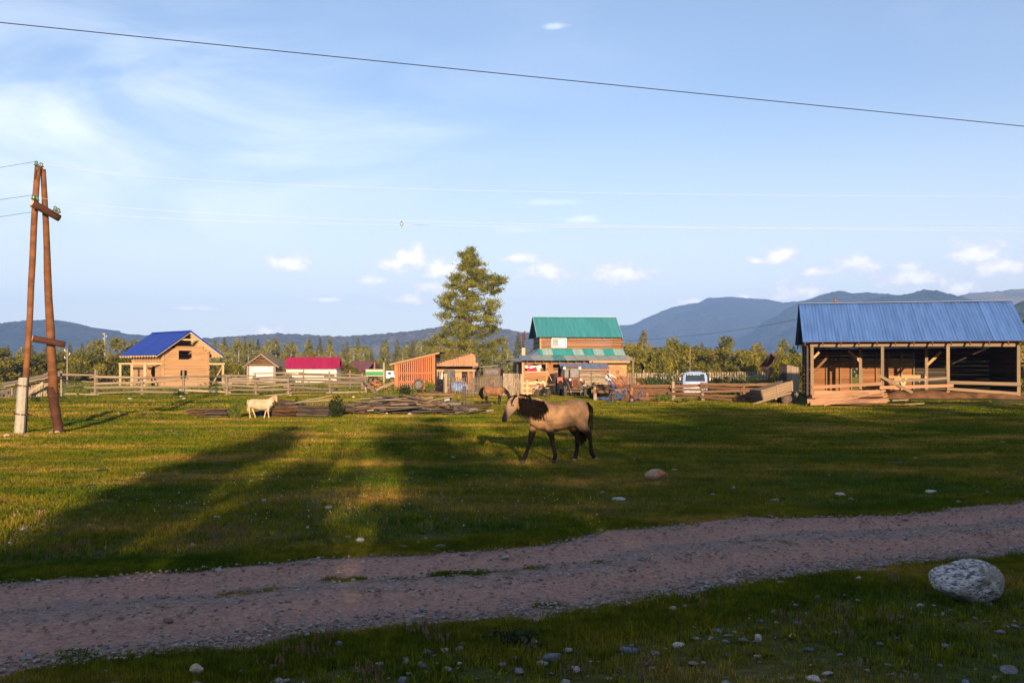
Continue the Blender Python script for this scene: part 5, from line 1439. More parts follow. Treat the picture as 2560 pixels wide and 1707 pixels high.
def bird():
    p0, p1, p2 = PT(146, 522, 33.1), PT(1280, 566, 37.5), PT(3600, 566, 44.5); c = p1 * 2 - (p0 + p2) * .5      # the lowest wire's curve
    p = min((p0 * (1 - t) ** 2 + c * (2 * t * (1 - t)) + p2 * t ** 2 for t in [i / 400 for i in range(401)]), key=lambda v: abs(v.x / v.y - (1003 - 1280) / F)); p.z -= .012
    b = MB(); b.tube([(0, 0, .0), (0, 0, .03), (0, .005, .06), (0, 0, .10)], [.012, .038, .040, .02], 8); o = b.build(None, 'bird', MM['whitepaint'], True, tuple(p)); tag(o, 'tiny black and white bird perched on the lowest wire', 'bird')
    b = MB(); b.tube([(0, 0, .085), (0, -.005, .115), (0, -.012, .14)], [.025, .03, .012], 8); b.build(o, 'head', MM['cable'], True)
    b = MB(); b.tube([(0, .015, .02), (0, .03, -.03), (0, .035, -.075)], [(.012, .006), (.012, .006), (.016, .004)], 6); b.build(o, 'tail', MM['cable'], True)
    for s in (-1, 1):
        b = MB(); b.tube([(s * .035, .01, .085), (s * .04, .02, .04), (s * .02, .03, -.01)], [(.01, .02), (.01, .022), (.004, .008)], 6); b.build(o, 'wing', MM['cable'], True)


bird()


def far_pole(px, ptop, d, label, m, r=.11, arms=True):
    x = PX(px, d); z = gh(x, d); h = PZ(ptop, d) - z
    o = thing('far_pole', label, 'pole', (x, d, z)); bar(o, 'shaft', (0, 0, -.2), (0, 0, h), r * 2, r * 2, m, 'pole')
    if arms:
        for i, s in enumerate((-1, 1, -1)):
            b = MB(); b.tube([(s * .1, 0, h - .3 - .4 * i), (s * .28, 0, h - .25 - .4 * i), (s * .28, 0, h - .05 - .4 * i)], [.025, .025, .06], 6); b.build(o, 'insulator', MM['whitepaint'], True)


far_pole(262, 832, 168, 'distant wooden pole rising from the willows left of the blue roof', MW['worn'])
far_pole(168, 872, 112, 'wooden pole standing right of the big utility pole in the trees', MW['worn'], .08)
far_pole(1725, 866, 117, 'thin white pole among the willows above the van', MW['worn'], .035, False)


# ------------------------------------------------------------------ fences
def rail_fence(label, posts, rails, m, pm, shape='log', name='rail_fence', rs=3, thick=.15, group=None, lean=.03):
    """posts: (px, top row, depth); rails: heights above ground"""
    r = random.Random(rs)
    P = [Vector((PX(px, d), d, gh(PX(px, d), d))) for px, pt, d in posts]
    o = thing(name, label, 'fence', tuple(P[0]), 0, group); L0 = P[0]
    for (px, pt, d), p in zip(posts, P):
        top = Vector((p.x + r.gauss(0, lean), p.y, PZ(pt, d)))
        bar(o, 'post', p - L0 + Vector((0, 0, -.15)), top - L0, thick * r.uniform(1.0, 1.4), thick * r.uniform(1.0, 1.3), pm, 'log')
    for a, b in zip(P[:-1], P[1:]):
        for h in rails:
            h0, h1 = h + r.gauss(0, .07), h + r.gauss(0, .07); u = (b - a).normalized(); off = Vector((0, -.14 if r.random() < .6 else .12, 0)); ex = r.uniform(.05, .4)
            bar(o, 'rail', a - L0 - u * ex + off + Vector((0, 0, h0)), b - L0 + u * r.uniform(.05, .4) + off + Vector((0, 0, h1)), (thick if shape == 'log' else .05) * r.uniform(.7, 1.15), thick * r.uniform(.75, 1.25), m, shape)
    return o


rail_fence('log rail fence at far left, starting at the ruined shed', [(118, 932, 63), (237, 923, 65.5)], (.22, .56, .92, 1.33), MW['worn'], MW['worn'], rs=1)
rail_fence('long log rail fence in front of the blue-roofed house', [(240, 925, 65.6), (355, 940, 65.6), (459, 924, 65), (567, 941, 65)], (.26, .58, .92, 1.2), MW['worn'], MW['worn'], rs=2)
rail_fence('sagging rail fence in front of the log hut, right of the blue-roofed house', [(570, 941, 65.2), (640, 946, 66), (720, 943, 65)], (.12, .40, .66, .98, 1.22), MW['worn'], MW['worn'], rs=5, thick=.13)
rail_fence('rail fence of split logs before the crimson-roofed building', [(722, 944, 65.2), (825, 928, 68), (915, 938, 70)], (.2, .48, .74, 1.0, 1.24), MW['worn'], MW['worn'], rs=6, thick=.15)
rail_fence('second rail fence farther back behind the split-log one', [(560, 938, 82), (636, 934, 82), (758, 924, 82), (875, 925, 84), (905, 934, 84)], (.55, .95, 1.3), MW['worn'], MW['worn'], rs=8, thick=.13)
rail_fence('short board fence along the yard beside the motorcycle', [(1303, 952, 81), (1318, 950, 80.8), (1362, 958, 80.5)], (.22, .62, 1.0), MW['pale'], MW['pale'], 'slab', 'board_fence', 9, .2, None, .0)
rail_fence('brown board fence behind the hay rake', [(1488, 966, 68.5), (1580, 960, 67.5), (1684, 953, 66.5)], (.18, .50, .80, 1.05), MW['brown'], MW['worn'], 'plank', 'board_fence', 10, .21)
rail_fence('brown board fence in front of the pale blue van', [(1684, 953, 66.2), (1755, 956, 66)], (.2, .48, .76, 1.04), MW['brown'], MW['worn'], 'plank', 'board_fence', 11, .19)
rail_fence('board fence between the van and the tipped trailer', [(1757, 957, 65.8), (1860, 966, 64.5), (1950, 968, 64)], (.18, .42, .66, .9, 1.1), MW['brown'], MW['worn'], 'plank', 'board_fence', 12, .2)


def picket_fence(label, a, b, n, tops, m, wd, pointed=True, rs=1, rails=(.35, 1.0), posts=(), dmg=.02):
    """a, b: (px, depth); tops: rows at both ends"""
    r = random.Random(rs); A = Vector((PX(a[0], a[1]), a[1], 0)); B = Vector((PX(b[0], b[1]), b[1], 0)); A.z = gh(A.x, A.y); B.z = gh(B.x, B.y)
    zt0, zt1 = PZ(tops[0], a[1]), PZ(tops[1], b[1])
    o = thing('picket_fence', label, 'fence', tuple(A)); u = (B - A); u.z = 0; ln = u.length; u.normalize(); nr = Vector((u.y, -u.x, 0))
    pm = MB(); pts = [(-.5, -.5), (.5, -.5), (.5, .42), (0.12, .5), (-.12, .5), (-.5, .42)] if pointed else [(-.5, -.5), (.5, -.5), (.5, .5), (-.5, .5)]
    pm.poly([(x, -.5, z) for x, z in pts], 1, (0, 1, 0)); me = pm.mesh('picket', m)
    # length runs along local z here
    for i in range(n):
        t = (i + .5) / n; p = A.lerp(B, t) - A; top = zt0 + (zt1 - zt0) * t - A.z + r.gauss(0, .03); bt = p.z + .04 + r.uniform(0, .05)
        ob = link('picket', me, parent=o); rot = Matrix((u, -nr, Vector((0, 0, 1)))).transposed()
        rot = rot @ Matrix.Rotation(r.gauss(0, dmg), 3, 'Y')
        ob.matrix_basis = Matrix.LocRotScale(Vector((p.x, p.y, (top + bt) / 2)), rot.to_quaternion(), Vector((wd * r.uniform(.85, 1.12), .025, top - bt)))
    for h in rails:
        bar(o, 'rail', nr * -.035 + Vector((0, 0, h)), (B - A) + nr * -.035 + Vector((0, 0, h)), .04, .09, m)
    for t, hh in posts:
        p = A.lerp(B, t) - A; bar(o, 'post', p + nr * .06 + Vector((0, 0, -.1)), p + nr * .06 + Vector((0, 0, hh)), .15, .13, m)
    return o


picket_fence('left stretch of the pointed picket fence, beside the gate post', (1120, 77), (1186, 73.5), 15, (941, 943.5), MW['worn'], .115, rs=1, posts=((-.08, 1.55),), dmg=.03)
picket_fence('middle stretch of the pointed picket fence behind the grazing horse', (1188, 73.6), (1256, 80), 18, (944, 939), MW['worn'], .12, rs=2, dmg=.05)
picket_fence('taller stretch of picket fence next to the house corner', (1257, 80.2), (1304, 80.4), 9, (933, 933), MW['worn'], .155, pointed=False, rs=3, rails=(.45, 1.25), posts=((1.0, 1.75),))
picket_fence('long pale picket fence right of the green-roofed house', (1562, 110), (1772, 112), 36, (932.5, 932), MW['worn'], .2, False, 4, (.7, 1.35), ((.22, 2.1), (.62, 2.1)))
picket_fence('taller pale picket fence between the van and the brown-roofed shed', (1773, 111), (1921, 113), 24, (930, 929.5), MW['worn'], .2, False, 5, (.7, 1.4), ((.0, 1.95), (.55, 1.95)))


def ruined_shed():
    d = 60.0
    o = thing('ruined_shed', 'half-collapsed board shed with a slipping roof left of the pole foot', 'shed', (PX(10, d), d, gh(PX(10, d), d))); L0 = o.location
    r = random.Random(4)
    for i in range(17):
        px = 18 + i * 6.3; py1 = 973 - (px - 18) * .24 + r.gauss(0, 1); dd = d + i * .06
        a = Vector((PX(px - 1.5, dd), dd - .1, gh(PX(px, dd), dd) - .1)); b = PT(px + r.gauss(-.5, 1.2), py1, dd + .25)
        bar(o, 'wall_board', a - L0, b - L0, .14 * r.uniform(.8, 1.15), .03, MW['worn' if i > 6 else 'grey'], 'plank', up=(0, 1, 0))
    for k in range(5):
        a = PT(7, 963, d - .25 + k * .33); b = PT(158, 933, d + .6 + k * .33)
        bar(o, 'roof_board', a - L0 + Vector((0, 0, .03 * k)), b - L0 + Vector((0, 0, .03 * k + .02)), .34, .05, MW['grey'], 'plank')
    bar(o, 'roof_log', PT(10, 966, d - .3) - L0, PT(150, 938, d + .3) - L0, .12, .12, MW['worn'], 'log')
    bar(o, 'prop', PT(30, 958, d + .2) - L0, PT(30, 998, d + .2) - L0, .12, .12, MW['worn'], 'log')
    bar(o, 'prop', PT(153, 927, d + 1.2) - L0, PT(153, 990, d + 1.2) - L0, .12, .12, MW['worn'], 'log')
    bar(o, 'loose_board', PT(66, 985, d - .2) - L0, PT(108, 957, d - .1) - L0, .04, .16, MW['worn'], 'plank')
    wp = thing('woodpile', 'low dark woodpile at the left edge beside the ruined shed', 'woodpile', tuple(PT(-4, 995, d)))
    for i in range(22): bar(wp, 'billet', (r.uniform(-.6, .35), r.uniform(-.2, .3), .06 + .11 * (i // 4)), (r.uniform(-.2, .6), r.uniform(-.1, .4), .06 + .11 * (i // 4)), .11, .11, MW['grey'], 'log')


ruined_shed()

# ------------------------------------------------------------------ timber heaps
def board_stack(name, label, px0, px1, py_t, d, layers, m, m2=None, rs=1, dep=.9, ragged=.12):
    r = random.Random(rs); xa, xb = PX(px0, d), PX(px1, d); z0 = gh((xa + xb) / 2, d); h = PZ(py_t, d) - z0; w = xb - xa
    o = thing(name, label, 'timber', (xa, d, z0)); lh = h / layers
    for i in range(layers):
        for j in range(3):
            for seg in ((0, .48), (.46, 1.0)):
                a = seg[0] * w + r.gauss(0, ragged * .4) + r.uniform(0, .03); b = seg[1] * w + r.gauss(0, ragged * .5)
                mm = m2 if (m2 and seg[0] > .2 and r.random() < .8) else m
                bar(o, 'slab', (a, j * dep / 3 + r.uniform(-.09, .05), lh * (i + .5) + r.gauss(0, .006)), (b, j * dep / 3 + r.uniform(-.09, .05), lh * (i + .5) + r.gauss(0, .012)), dep / 3 * .95, lh * r.uniform(.34, .5), mm, 'plank')
    return o


board_stack('slab_stack', 'low neat stack of thin bark slabs left of the calf', 465, 570, 1022, 43.6, 10, MW['brown'], MW['grey'], 1)
st = board_stack('slab_stack', 'larger stack of thin slabs just right of the calf', 678, 822, 1014, 43.8, 13, MW['brown'], MW['grey'], 2, 1.1)
bar(st, 'loose_pole', (1.0, .2, .66), (2.6, .5, .98), .05, .05, MW['worn'], 'log')
bar(st, 'loose_pole', (1.2, .4, .68), (2.7, .3, .80), .05, .05, MW['worn'], 'log')
bar(st, 'loose_pole', (.6, .1, .62), (2.5, .3, .74), .05, .05, MW['grey'], 'log')


def fallen_log(label, p0, p1, r, m='bark', name='fallen_log'):
    a, b = PT(*p0), PT(*p1); o = bar(None, name, a, b, 2 * r, 2 * r, MW[m], 'log'); tag(o, label, 'log'); return o


fallen_log('thick barked log lying behind the right slab stack', (690, 1003, 46.5), (742, 1012, 46), .13)
fallen_log('pale log lying left of the plank heap', (852, 1022, 46.5), (915, 1030, 46), .14)
fallen_log('long thick log along the back of the plank heap pointing at the grazing horse', (1045, 1018, 50), (1228, 1012, 51.5), .11)
fallen_log('greyish log lying in front of the plank heap', (1020, 1037, 46), (1190, 1022, 47.5), .10, 'grey')


def plank_heap():
    o = thing('plank_heap', 'untidy heap of old grey planks and poles in mid-field', 'timber', (PX(1040, 47.5), 47.5, gh(PX(1040, 47.5), 47.5))); L0 = o.location; r = random.Random(21)
    for i in range(125):
        t = r.uniform(0, 1); px = 880 + 290 * t; dd = r.uniform(45.6, 50.0)
        hm = .92 * math.sin(math.pi * min(1, .15 + .85 * t)) * math.sin(math.pi * min(max((dd - 44.4) / 6.2, 0), 1)) + .04
        z = r.uniform(.03, 1) * hm; ln = r.uniform(1.0, 3.1); an = r.gauss(.02, .2) if r.random() < .8 else r.uniform(-1.2, 1.2); ti = r.gauss(.02, .085)
        c = Vector((PX(px, dd), dd, gh(PX(px, dd), dd) + z)); u = Vector((math.cos(an), math.sin(an), ti)) * ln / 2
        m = MW[r.choice(['grey', 'grey', 'worn', 'worn', 'brown', 'dark'])]; sh = r.choice(['plank', 'plank', 'log'])
        w = r.uniform(.09, .19) if sh == 'plank' else r.uniform(.05, .1)
        bar(o, 'plank' if sh == 'plank' else 'pole', c - u - L0, c + u - L0, w, (.03 if sh == 'plank' else w), m, sh, r.gauss(0, .35))
    for a, b in (((1048, 990, 47.5), (1062, 1012, 46.5)), ((1085, 1000, 47), (1070, 1018, 46.5)), ((1095, 996, 47), (1130, 1014, 46))):
        bar(o, 'branch', PT(*a) - L0, PT(*b) - L0, .05, .05, MW['grey'], 'log')
    bar(o, 'grey_panel', PT(1111, 1000, 48) - L0, PT(1124, 999, 48) - L0, .05, .2, MM['greysheet'])
    bar(o, 'rim_log', PT(1035, 986, 50.5) - L0, PT(1135, 986, 50.5) - L0, .14, .16, MW['brown'], 'log')


plank_heap()


def posts_mid():
    d = 52.0
    o = thing('rusty_post', 'rusty iron post at the right end of the plank heap', 'post', (PX(1126, d), d, gh(PX(1126, d), d)))
    bar(o, 'web', (0, 0, -.1), (0, 0, 1.35), .1, .18, MM['rustdark'], 'box', up=(0, 1, 0)); bar(o, 'web', (-.11, .03, -.1), (-.11, .03, 1.1), .06, .14, MM['rustdark'], 'box', up=(0, 1, 0))
    bar(o, 'foot', (.1, 0, -.1), (.1, 0, .55), .2, .2, MW['brown'], 'log')
    d = 57.0; o = bar(None, 'wooden_post', (PX(1160.5, d), d, -.1 + gh(PX(1160, d), d)), (PX(1160.5, d), d, PZ(965, d)), .19, .19, MW['grey'], 'pole'); tag(o, 'single stout grey post standing beside the track left of the grazing horse', 'post')
    d = 77; x = PX(1114, d); o = bar(None, 'gate_post', (x, d - .1, gh(x, d) - .1), (x, d - .1, PZ(934, d)), .3, .16, MW['worn'], 'slab', up=(0, 1, 0)); tag(o, 'broad weathered gate post at the left end of the picket fence', 'post')
    for i, (a, b) in enumerate((((905, 945, 69), (938, 983, 67.5)), ((940, 975, 71), (985, 955, 72)))):
        o = bar(None, 'leaning_board', PT(*a), PT(*b), .04, .17, MW['worn'], 'plank'); tag(o, ['board leaning against the end of the split-log fence', 'pole lying on the firewood towards the slat shed'][i], 'board')
    d = 92; x = PX(960, d); o = bar(None, 'wooden_post', (x, d, gh(x, d) - .1), (x, d, PZ(906, d)), .16, .16, MW['worn'], 'slab'); tag(o, 'tall squared post standing before the green truck', 'post')
    # hoe leaning on the house wall
    o = thing('wooden_mallet', 'long-handled wooden tool leaning by the dark doorway', 'tool', tuple(PT(1380, 952, 84)))
    bar(o, 'handle', (0, 0, 0), PT(1367, 924, 84.5) - o.location, .05, .05, MW['pale'], 'pole'); bar(o, 'head', PT(1363, 925, 84.4) - o.location, PT(1369, 922, 84.4) - o.location, .14, .13, MW['brown'])
    # firewood heap
    r = random.Random(8); d = 80; x0 = PX(943, d); o = thing('firewood_heap', 'reddish heap of split firewood beneath the green truck', 'woodpile', (x0, d, gh(x0, d)))
    for i in range(60):
        x = r.uniform(-.85, .8); hh = .85 * (1 - abs(x) / 1.1); z = r.uniform(.03, max(.06, hh)); a = r.gauss(-.15, .5)
        u = Vector((math.cos(a), r.uniform(-.4, .4), -.25 + r.gauss(0, .15))) * r.uniform(.2, .42)
        c = Vector((x, r.uniform(-.4, .5), z)); bar(o, 'billet', c - u, c + u, .1, .1, MW['red' if r.random() < .5 else 'brown'], 'log')


posts_mid()


def barn_planks():
    r = random.Random(31); d = 57.6; o = thing('plank_pile', 'pile of fresh reddish planks in front of the barn left bay', 'timber', (PX(2120, d), d, gh(PX(2120, d), d))); L0 = o.location
    for k in range(7):
        for j in range(4):
            z = .05 + .085 * k; a = PT(2020 + r.uniform(-6, 12) + k * 2, 1000, d + j * .33); b = PT(2215 + r.uniform(-8, 14) - k * 1.5, 1000, d + j * .33)
            a.z = L0.z + z + r.gauss(0, .015); b.z = L0.z + z + .01 + r.gauss(0, .02) + .02 * k * (r.random())
            bar(o, 'plank', a - L0, b - L0, .3, .05, MW['pinkwood'], 'plank', r.gauss(0, .08))
    for a, b, w in (((2030, 990, 57.4), (2172, 984, 57.4), .22), ((2035, 981, 58.2), (2200, 979, 58.4), .2), ((2060, 1013, 56.9), (2214, 976, 57.6), .09), ((2018, 1003, 57.2), (2130, 995, 57.3), .24), ((2026, 1009, 57), (2218, 1002, 57.1), .2)):
        bar(o, 'plank', PT(*a) - L0, PT(*b) - L0, .05, w, MW['pinkwood'], 'plank')
    for i, (a, b) in enumerate((((2235, 1004, 58.0), (2366, 990, 58.4)), ((2230, 1001, 57.4), (2270, 999, 57.4)), ((2262, 1010, 56.8), (2310, 1008, 56.8)))):
        t = bar(None, 'loose_plank', PT(*a), PT(*b), .12, .06, MW['worn'], 'plank'); tag(t, ['long loose plank on the dirt before the middle of the barn', 'short plank beside the plank pile', 'plank lying on the ground below the barn dirt'][i], 'plank')


barn_planks()


def small_sheds():
    d = 113.0; x = PX(1928, d); z0 = gh(x, d)
    o = thing('brown_shed', 'small shed with a steep red-brown roof half hidden in trees', 'shed', (x, d, z0), math.radians(-38))
    zr, ze, hw, L_ = PZ(883, d) - z0, PZ(918, d) - z0, 1.5, 2.4
    for s in (-1, 1):
        n = 7
        for i in range(n):
            t = -.1 + (i + .5) * (L_ + .2) / n
            bar(o, 'roof_board', (s * hw, t, ze), (0, t, zr + .01 * (i % 2)), (L_ + .2) / n - .01, .04, MW['red'] if False else MM['purple'], 'slab')
    wall_boards(o, (-hw + .3, 0), (hw - .3, 0), 0, lambda s: ze + .1, .2, .04, MW['brown'])
    wall_boards(o, (-hw + .3, 0), (-hw + .3, L_), 0, lambda s: ze + .1, .2, .04, MW['brown'])
    d = 88.0; xa = PX(1967, d); z0 = gh(xa, d)
    o = thing('outhouse', 'small plank outhouse with a slanting top left of the barn', 'outhouse', (xa, d, z0))
    w = PX(1996.5, d) - xa; za, zb = PZ(911.5, d) - z0, PZ(918, d) - z0
    wall_boards(o, (0, 0), (w, 0), 0, lambda s: za + (zb - za) * s / w, .2, .03, MW['worn'])
    wall_boards(o, (-.42, .9), (0, 0), 0, lambda s: za - .02, .16, .03, MW['dark'])
    wall_boards(o, (w, 0), (w, 1), 0, lambda s: zb, .2, .03, MW['dark'])
    b = MB(); b.poly([(-.5, .95, za + .02), (-.06, -.08, za + .04), (w + .06, -.08, zb + .03), (w + .06, 1.0, zb + .02)], .03, (0, 0, 1)); b.build(o, 'roof', MW['dark'])


small_sheds()

# ------------------------------------------------------------------ machines and vehicles
def wheel(par, c, axis, r, w, tyre, rim, treads=0, name='wheel'):
    ax = Vector(axis).normalized(); c = Vector(c)
    b = MB(); b.torus(c, ax, r - w * .42, w * .46, 24, 8, 1.1)
    if treads:
        u = ax.orthogonal().normalized(); v = ax.cross(u)
        for i in range(treads):
            a = 2 * math.pi * i / treads; s = 1 if i % 2 else -1
            rd = u * math.cos(a) + v * math.sin(a); tg = -u * math.sin(a) + v * math.cos(a)
            p = c + rd * (r * .97); b.tube([p + ax * (s * w * .5), p + tg * (r * .16)], [.03, .03], 5)
    t = b.build(par, name, tyre, True)
    b = MB(); b.disc(c, ax, r - w * .62, w * .5, 18); b.disc(c, ax, (r - w * .6) * .45, w * .72, 14); b.build(t, 'rim', rim)
    return t


def tractor():
    d = 79.0; x = PX(1430, d); z0 = gh(x, d)
    o = thing('tractor', 'old faded red tractor with a cab, parked nose towards the viewer', 'tractor', (x, d, z0), math.radians(8))
    for s in (-1, 1):
        wheel(o, (s * .8, -1.1, .42), (1, 0, 0), .42, .26, MM['rubber'], MM['dkbrown'], 26)
        wheel(o, (s * .82, 1.15, .76), (1, 0, 0), .76, .40, MM['rubber'] if s > 0 else MM['black'], MM['dkbrown'], 30)
        b = MB(); b.box((s * .84, 1.15, 1.52), (.46, 1.0, .06), bev=.02); b.box((s * .84, .62, 1.3), (.46, .06, .45)); b.build(o, 'mudguard', MM['tractor'])
    b = MB(); b.box((0, -1.1, .46), (1.5, .14, .14)); b.box((0, -.5, .62), (.36, 1.6, .34)); b.build(o, 'axle_frame', MM['dkbrown'])
    b = MB(); b.box((0, -.75, 1.12), (.62, 1.5, .62), bev=.06); b.build(o, 'hood', MM['tractor'])
    b = MB(); b.box((0, -1.515, 1.1), (.46, .03, .5)); g = b.build(o, 'radiator_grille', MM['rustdark'])
    for i in range(5): bar(g, 'grille_bar', (-.2, -1.54, .92 + .09 * i), (.2, -1.54, .92 + .09 * i), .02, .02, MM['rust'])
    b = MB(); b.tube([(-.6, -1.5, .68), (-.2, -1.62, .64), (.25, -1.62, .64), (.6, -1.5, .68)], .06, 6); b.build(o, 'front_bumper', MM['dkbrown'], True)
    # cab
    cb = MB()
    for sx in (-.6, .6):
        for sy in (.05, 1.3): cb.box((sx, sy, 1.85), (.08, .08, 1.0))
    cb.box((0, .68, 1.40), (1.28, 1.34, .10)); cb.box((0, .05, 1.45), (1.28, .08, .2)); cb.box((0, .05, 2.28), (1.28, .08, .12)); cb.box((-.22, .05, 1.9), (.05, .06, .8)); cb.build(o, 'cab_frame', MM['dkbrown'])
    b = MB(); b.box((0, .66, 2.37), (1.36, 1.5, .10), bev=.03); b.build(o, 'cab_roof', MM['dkbrown'])
    b = MB(); b.box((.18, .045, 1.88), (.74, .02, .72)); b.build(o, 'windscreen', MM['glassgrey'])
    b = MB(); b.box((-.42, .045, 1.88), (.34, .02, .72)); b.build(o, 'windscreen', MM['glassgrey'])
    for s in (-1, 1): b = MB(); b.box((s * .605, .68, 1.88), (.02, 1.15, .74)); b.build(o, 'side_window', MM['glassgrey'])
    for s in (-1, 1):
        b = MB(); b.disc((s * .62, -.06, 2.26), (0, 1, 0), .11, .08, 14); b.build(o, 'cab_lamp', MM['chrome'], True)
        b = MB(); b.disc((s * .43, -1.4, 1.36), (0, 1, 0), .09, .1, 14); b.build(o, 'headlight', MM['chrome'], True)
        b = MB(); b.tube([(s * .5, .1, 1.3), (s * .48, -.9, 1.05), (s * .42, -1.5, .55), (s * .36, -1.55, .18)], [.05, .05, .045, .04], 6); b.build(o, 'loader_arm', MM['steel'], True)
        b = MB(); b.tube([(s * .62, -1.0, .9), (s * .62, -1.05, .5)], .035, 6); b.build(o, 'steering_rod', MM['steel'], True)
    b = MB(); b.tube([(-.24, -.35, 1.4), (-.24, -.35, 2.15)], .04, 8); b.build(o, 'exhaust_pipe', MM['rustdark'], True)


tractor()


def motorcycle():
    d = 77.5; x = PX(1357, d); z0 = gh(x, d)
    o = thing('motorcycle', 'small motorcycle with twin mirrors parked by the yard fence', 'motorcycle', (x, d, z0), math.radians(128))
    # local x = forward
    for cx in (.66, -.62): wheel(o, (cx, 0, .31), (0, 1, 0), .31, .1, MM['rubber'], MM['dkbrown'])
    b = MB(); b.tube([(.66, .07, .31), (.5, .07, .85)], .025, 6); b.tube([(.66, -.07, .31), (.5, -.07, .85)], .025, 6); b.build(o, 'fork', MM['steel'], True)
    b = MB(); b.tube([(.5, 0, .82), (.1, 0, .45), (-.25, 0, .40), (-.62, 0, .31)], .03, 6); b.tube([(.5, 0, .8), (-.1, 0, .72), (-.62, 0, .66)], .03, 6); b.build(o, 'frame', MM['black'], True)
    b = MB(); b.tube([(.42, 0, .80), (.22, 0, .84), (.0, 0, .76)], [(.09, .06), (.14, .11), (.09, .06)], 10); b.build(o, 'fuel_tank', MM['tractor'], True)
    b = MB(); b.tube([(.0, 0, .77), (-.35, 0, .80), (-.72, 0, .82)], [(.1, .04), (.13, .05), (.1, .04)], 8); b.build(o, 'seat', MM['black'], True)
    b = MB(); b.box((.06, 0, .45), (.42, .26, .34), bev=.05); b.build(o, 'engine', MM['dkbrown'])
    b = MB(); b.box((-.45, .25, .5), (.5, .22, .4), bev=.05); b.box((-.45, -.25, .5), (.5, .22, .4), bev=.05); b.build(o, 'side_case', MM['black'])
    b = MB(); b.tube([(.42, .38, 1.02), (.48, .15, .98), (.5, 0, .93), (.48, -.15, .98), (.42, -.38, 1.02)], .022, 6); b.build(o, 'handlebar', MM['steel'], True)
    b = MB(); b.disc((.60, 0, .86), (1, 0, 0), .11, .12, 16); b.build(o, 'headlight', MM['chrome'], True)
    b = MB(); b.box((.55, 0, 1.0), (.06, .28, .2), bev=.02); b.build(o, 'front_shield', MM['rust'])
    for s in (-1, 1):
        b = MB(); b.tube([(.44, s * .3, 1.02), (.40, s * .36, 1.18)], .012, 5); mr = b.build(o, 'mirror_stalk', MM['steel'], True)
        b = MB(); b.disc((.40, s * .37, 1.22), (1, 0, 0), .065, .03, 12); b.build(mr, 'mirror', MM['chrome'], True)
    b = MB(); b.tube([(.95, 0, .40), (.80, 0, .62), (.60, 0, .66), (.42, 0, .55)], [(.07, .02)] * 4, 6); b.build(o, 'front_mudguard', MM['rust'], True)


motorcycle()


def hay_rake():
    d = 64.5; x = PX(1545, d); z0 = gh(x, d)
    o = thing('hay_rake', 'blue wheel rake with rusty discs folded up beside the brown fence', 'farm machine', (x, d, z0)); L0 = o.location
    def q(px, py, dd=d): return PT(px, py, dd) - L0
    def tb(name, pts, r, m): b = MB(); b.tube([q(*p) for p in pts], r, 8); return b.build(o, name, m, True)
    tb('main_beam', [(1523, 950, d - .3), (1535, 972, d - .4), (1546, 992, d - .5), (1549, 996, d - .5), (1554, 994, d - .4), (1560, 981, d - .2), (1561, 975, d)], .05, MM['blueframe'])
    tb('rake_beam', [(1517, 936, d + .3), (1545, 966, d + .2), (1574, 996, d)], .038, MM['bluegrey'])
    tb('rake_beam', [(1549, 938, d + .5), (1568, 968, d + .4), (1588, 995, d + .2)], .038, MM['bluegrey'])
    tb('rake_beam', [(1595, 964, d + .3), (1604, 981, d + .2), (1598, 993, d), (1590, 996, d)], .045, MM['bluegrey'])
    tb('rake_beam', [(1604, 980, d + .2), (1610, 993, d + .1), (1617, 991, d)], .04, MM['bluegrey'])
    tb('drawbar', [(1497, 994, d - .8), (1512, 997, d - .7), (1526, 1004, d - .5)], .06, MM['blueframe'])
    tb('strut', [(1545, 976, d), (1543, 988, d - .1), (1535, 1000, d - .3)], .035, MM['blueframe'])
    tb('strut', [(1530, 975, d + .2), (1524, 990, d), (1517, 998, d - .3)], .03, MM['bluegrey'])
    tb('pale_hose', [(1518, 934, d - .2), (1530, 938, d - .3), (1541, 946, d - .3)], .03, MM['chrome'])
    for i, (px, py) in enumerate(((1516, 929), (1544, 930), (1570, 949), (1541, 949), (1554, 961), (1596, 960), (1579, 983), (1619, 986))):
        c = Vector(q(px, py, d + .1 * (i % 3))); ax = Vector((.45, -.85, .25)).normalized()
        b = MB(); b.disc(c, ax, .125, .04, 18); hub = b.build(o, 'finger_wheel', MM['discrust'], True)
        b = MB(); b.disc(c - ax * .02, ax, .05, .07, 10); b.build(hub, 'hub', MM['rustdark'], True)
        u = ax.orthogonal().normalized(); v = ax.cross(u); b = MB(); n = 18
        b.torus(c, ax, .40, .008, 24, 4)
        for k in range(n):
            a = 2 * math.pi * k / n; r1 = u * math.cos(a) + v * math.sin(a); r2 = u * math.cos(a + .5) + v * math.sin(a + .5)
            b.tube([c + r1 * .14, c + r1 * .40, c + r2 * .52], .007, 4)
        b.build(hub, 'wire_fingers', MM['rust'])
    wheel(o, (PX(1529, d - .4) - L0.x, -.4, .24), (1, .35, 0), .24, .13, MM['rubber'], MM['dkbrown'])
    wheel(o, (PX(1579, d) - L0.x, -.1, .2), (.35, -1, 0), .2, .12, MM['black'], MM['discrust'])


hay_rake()


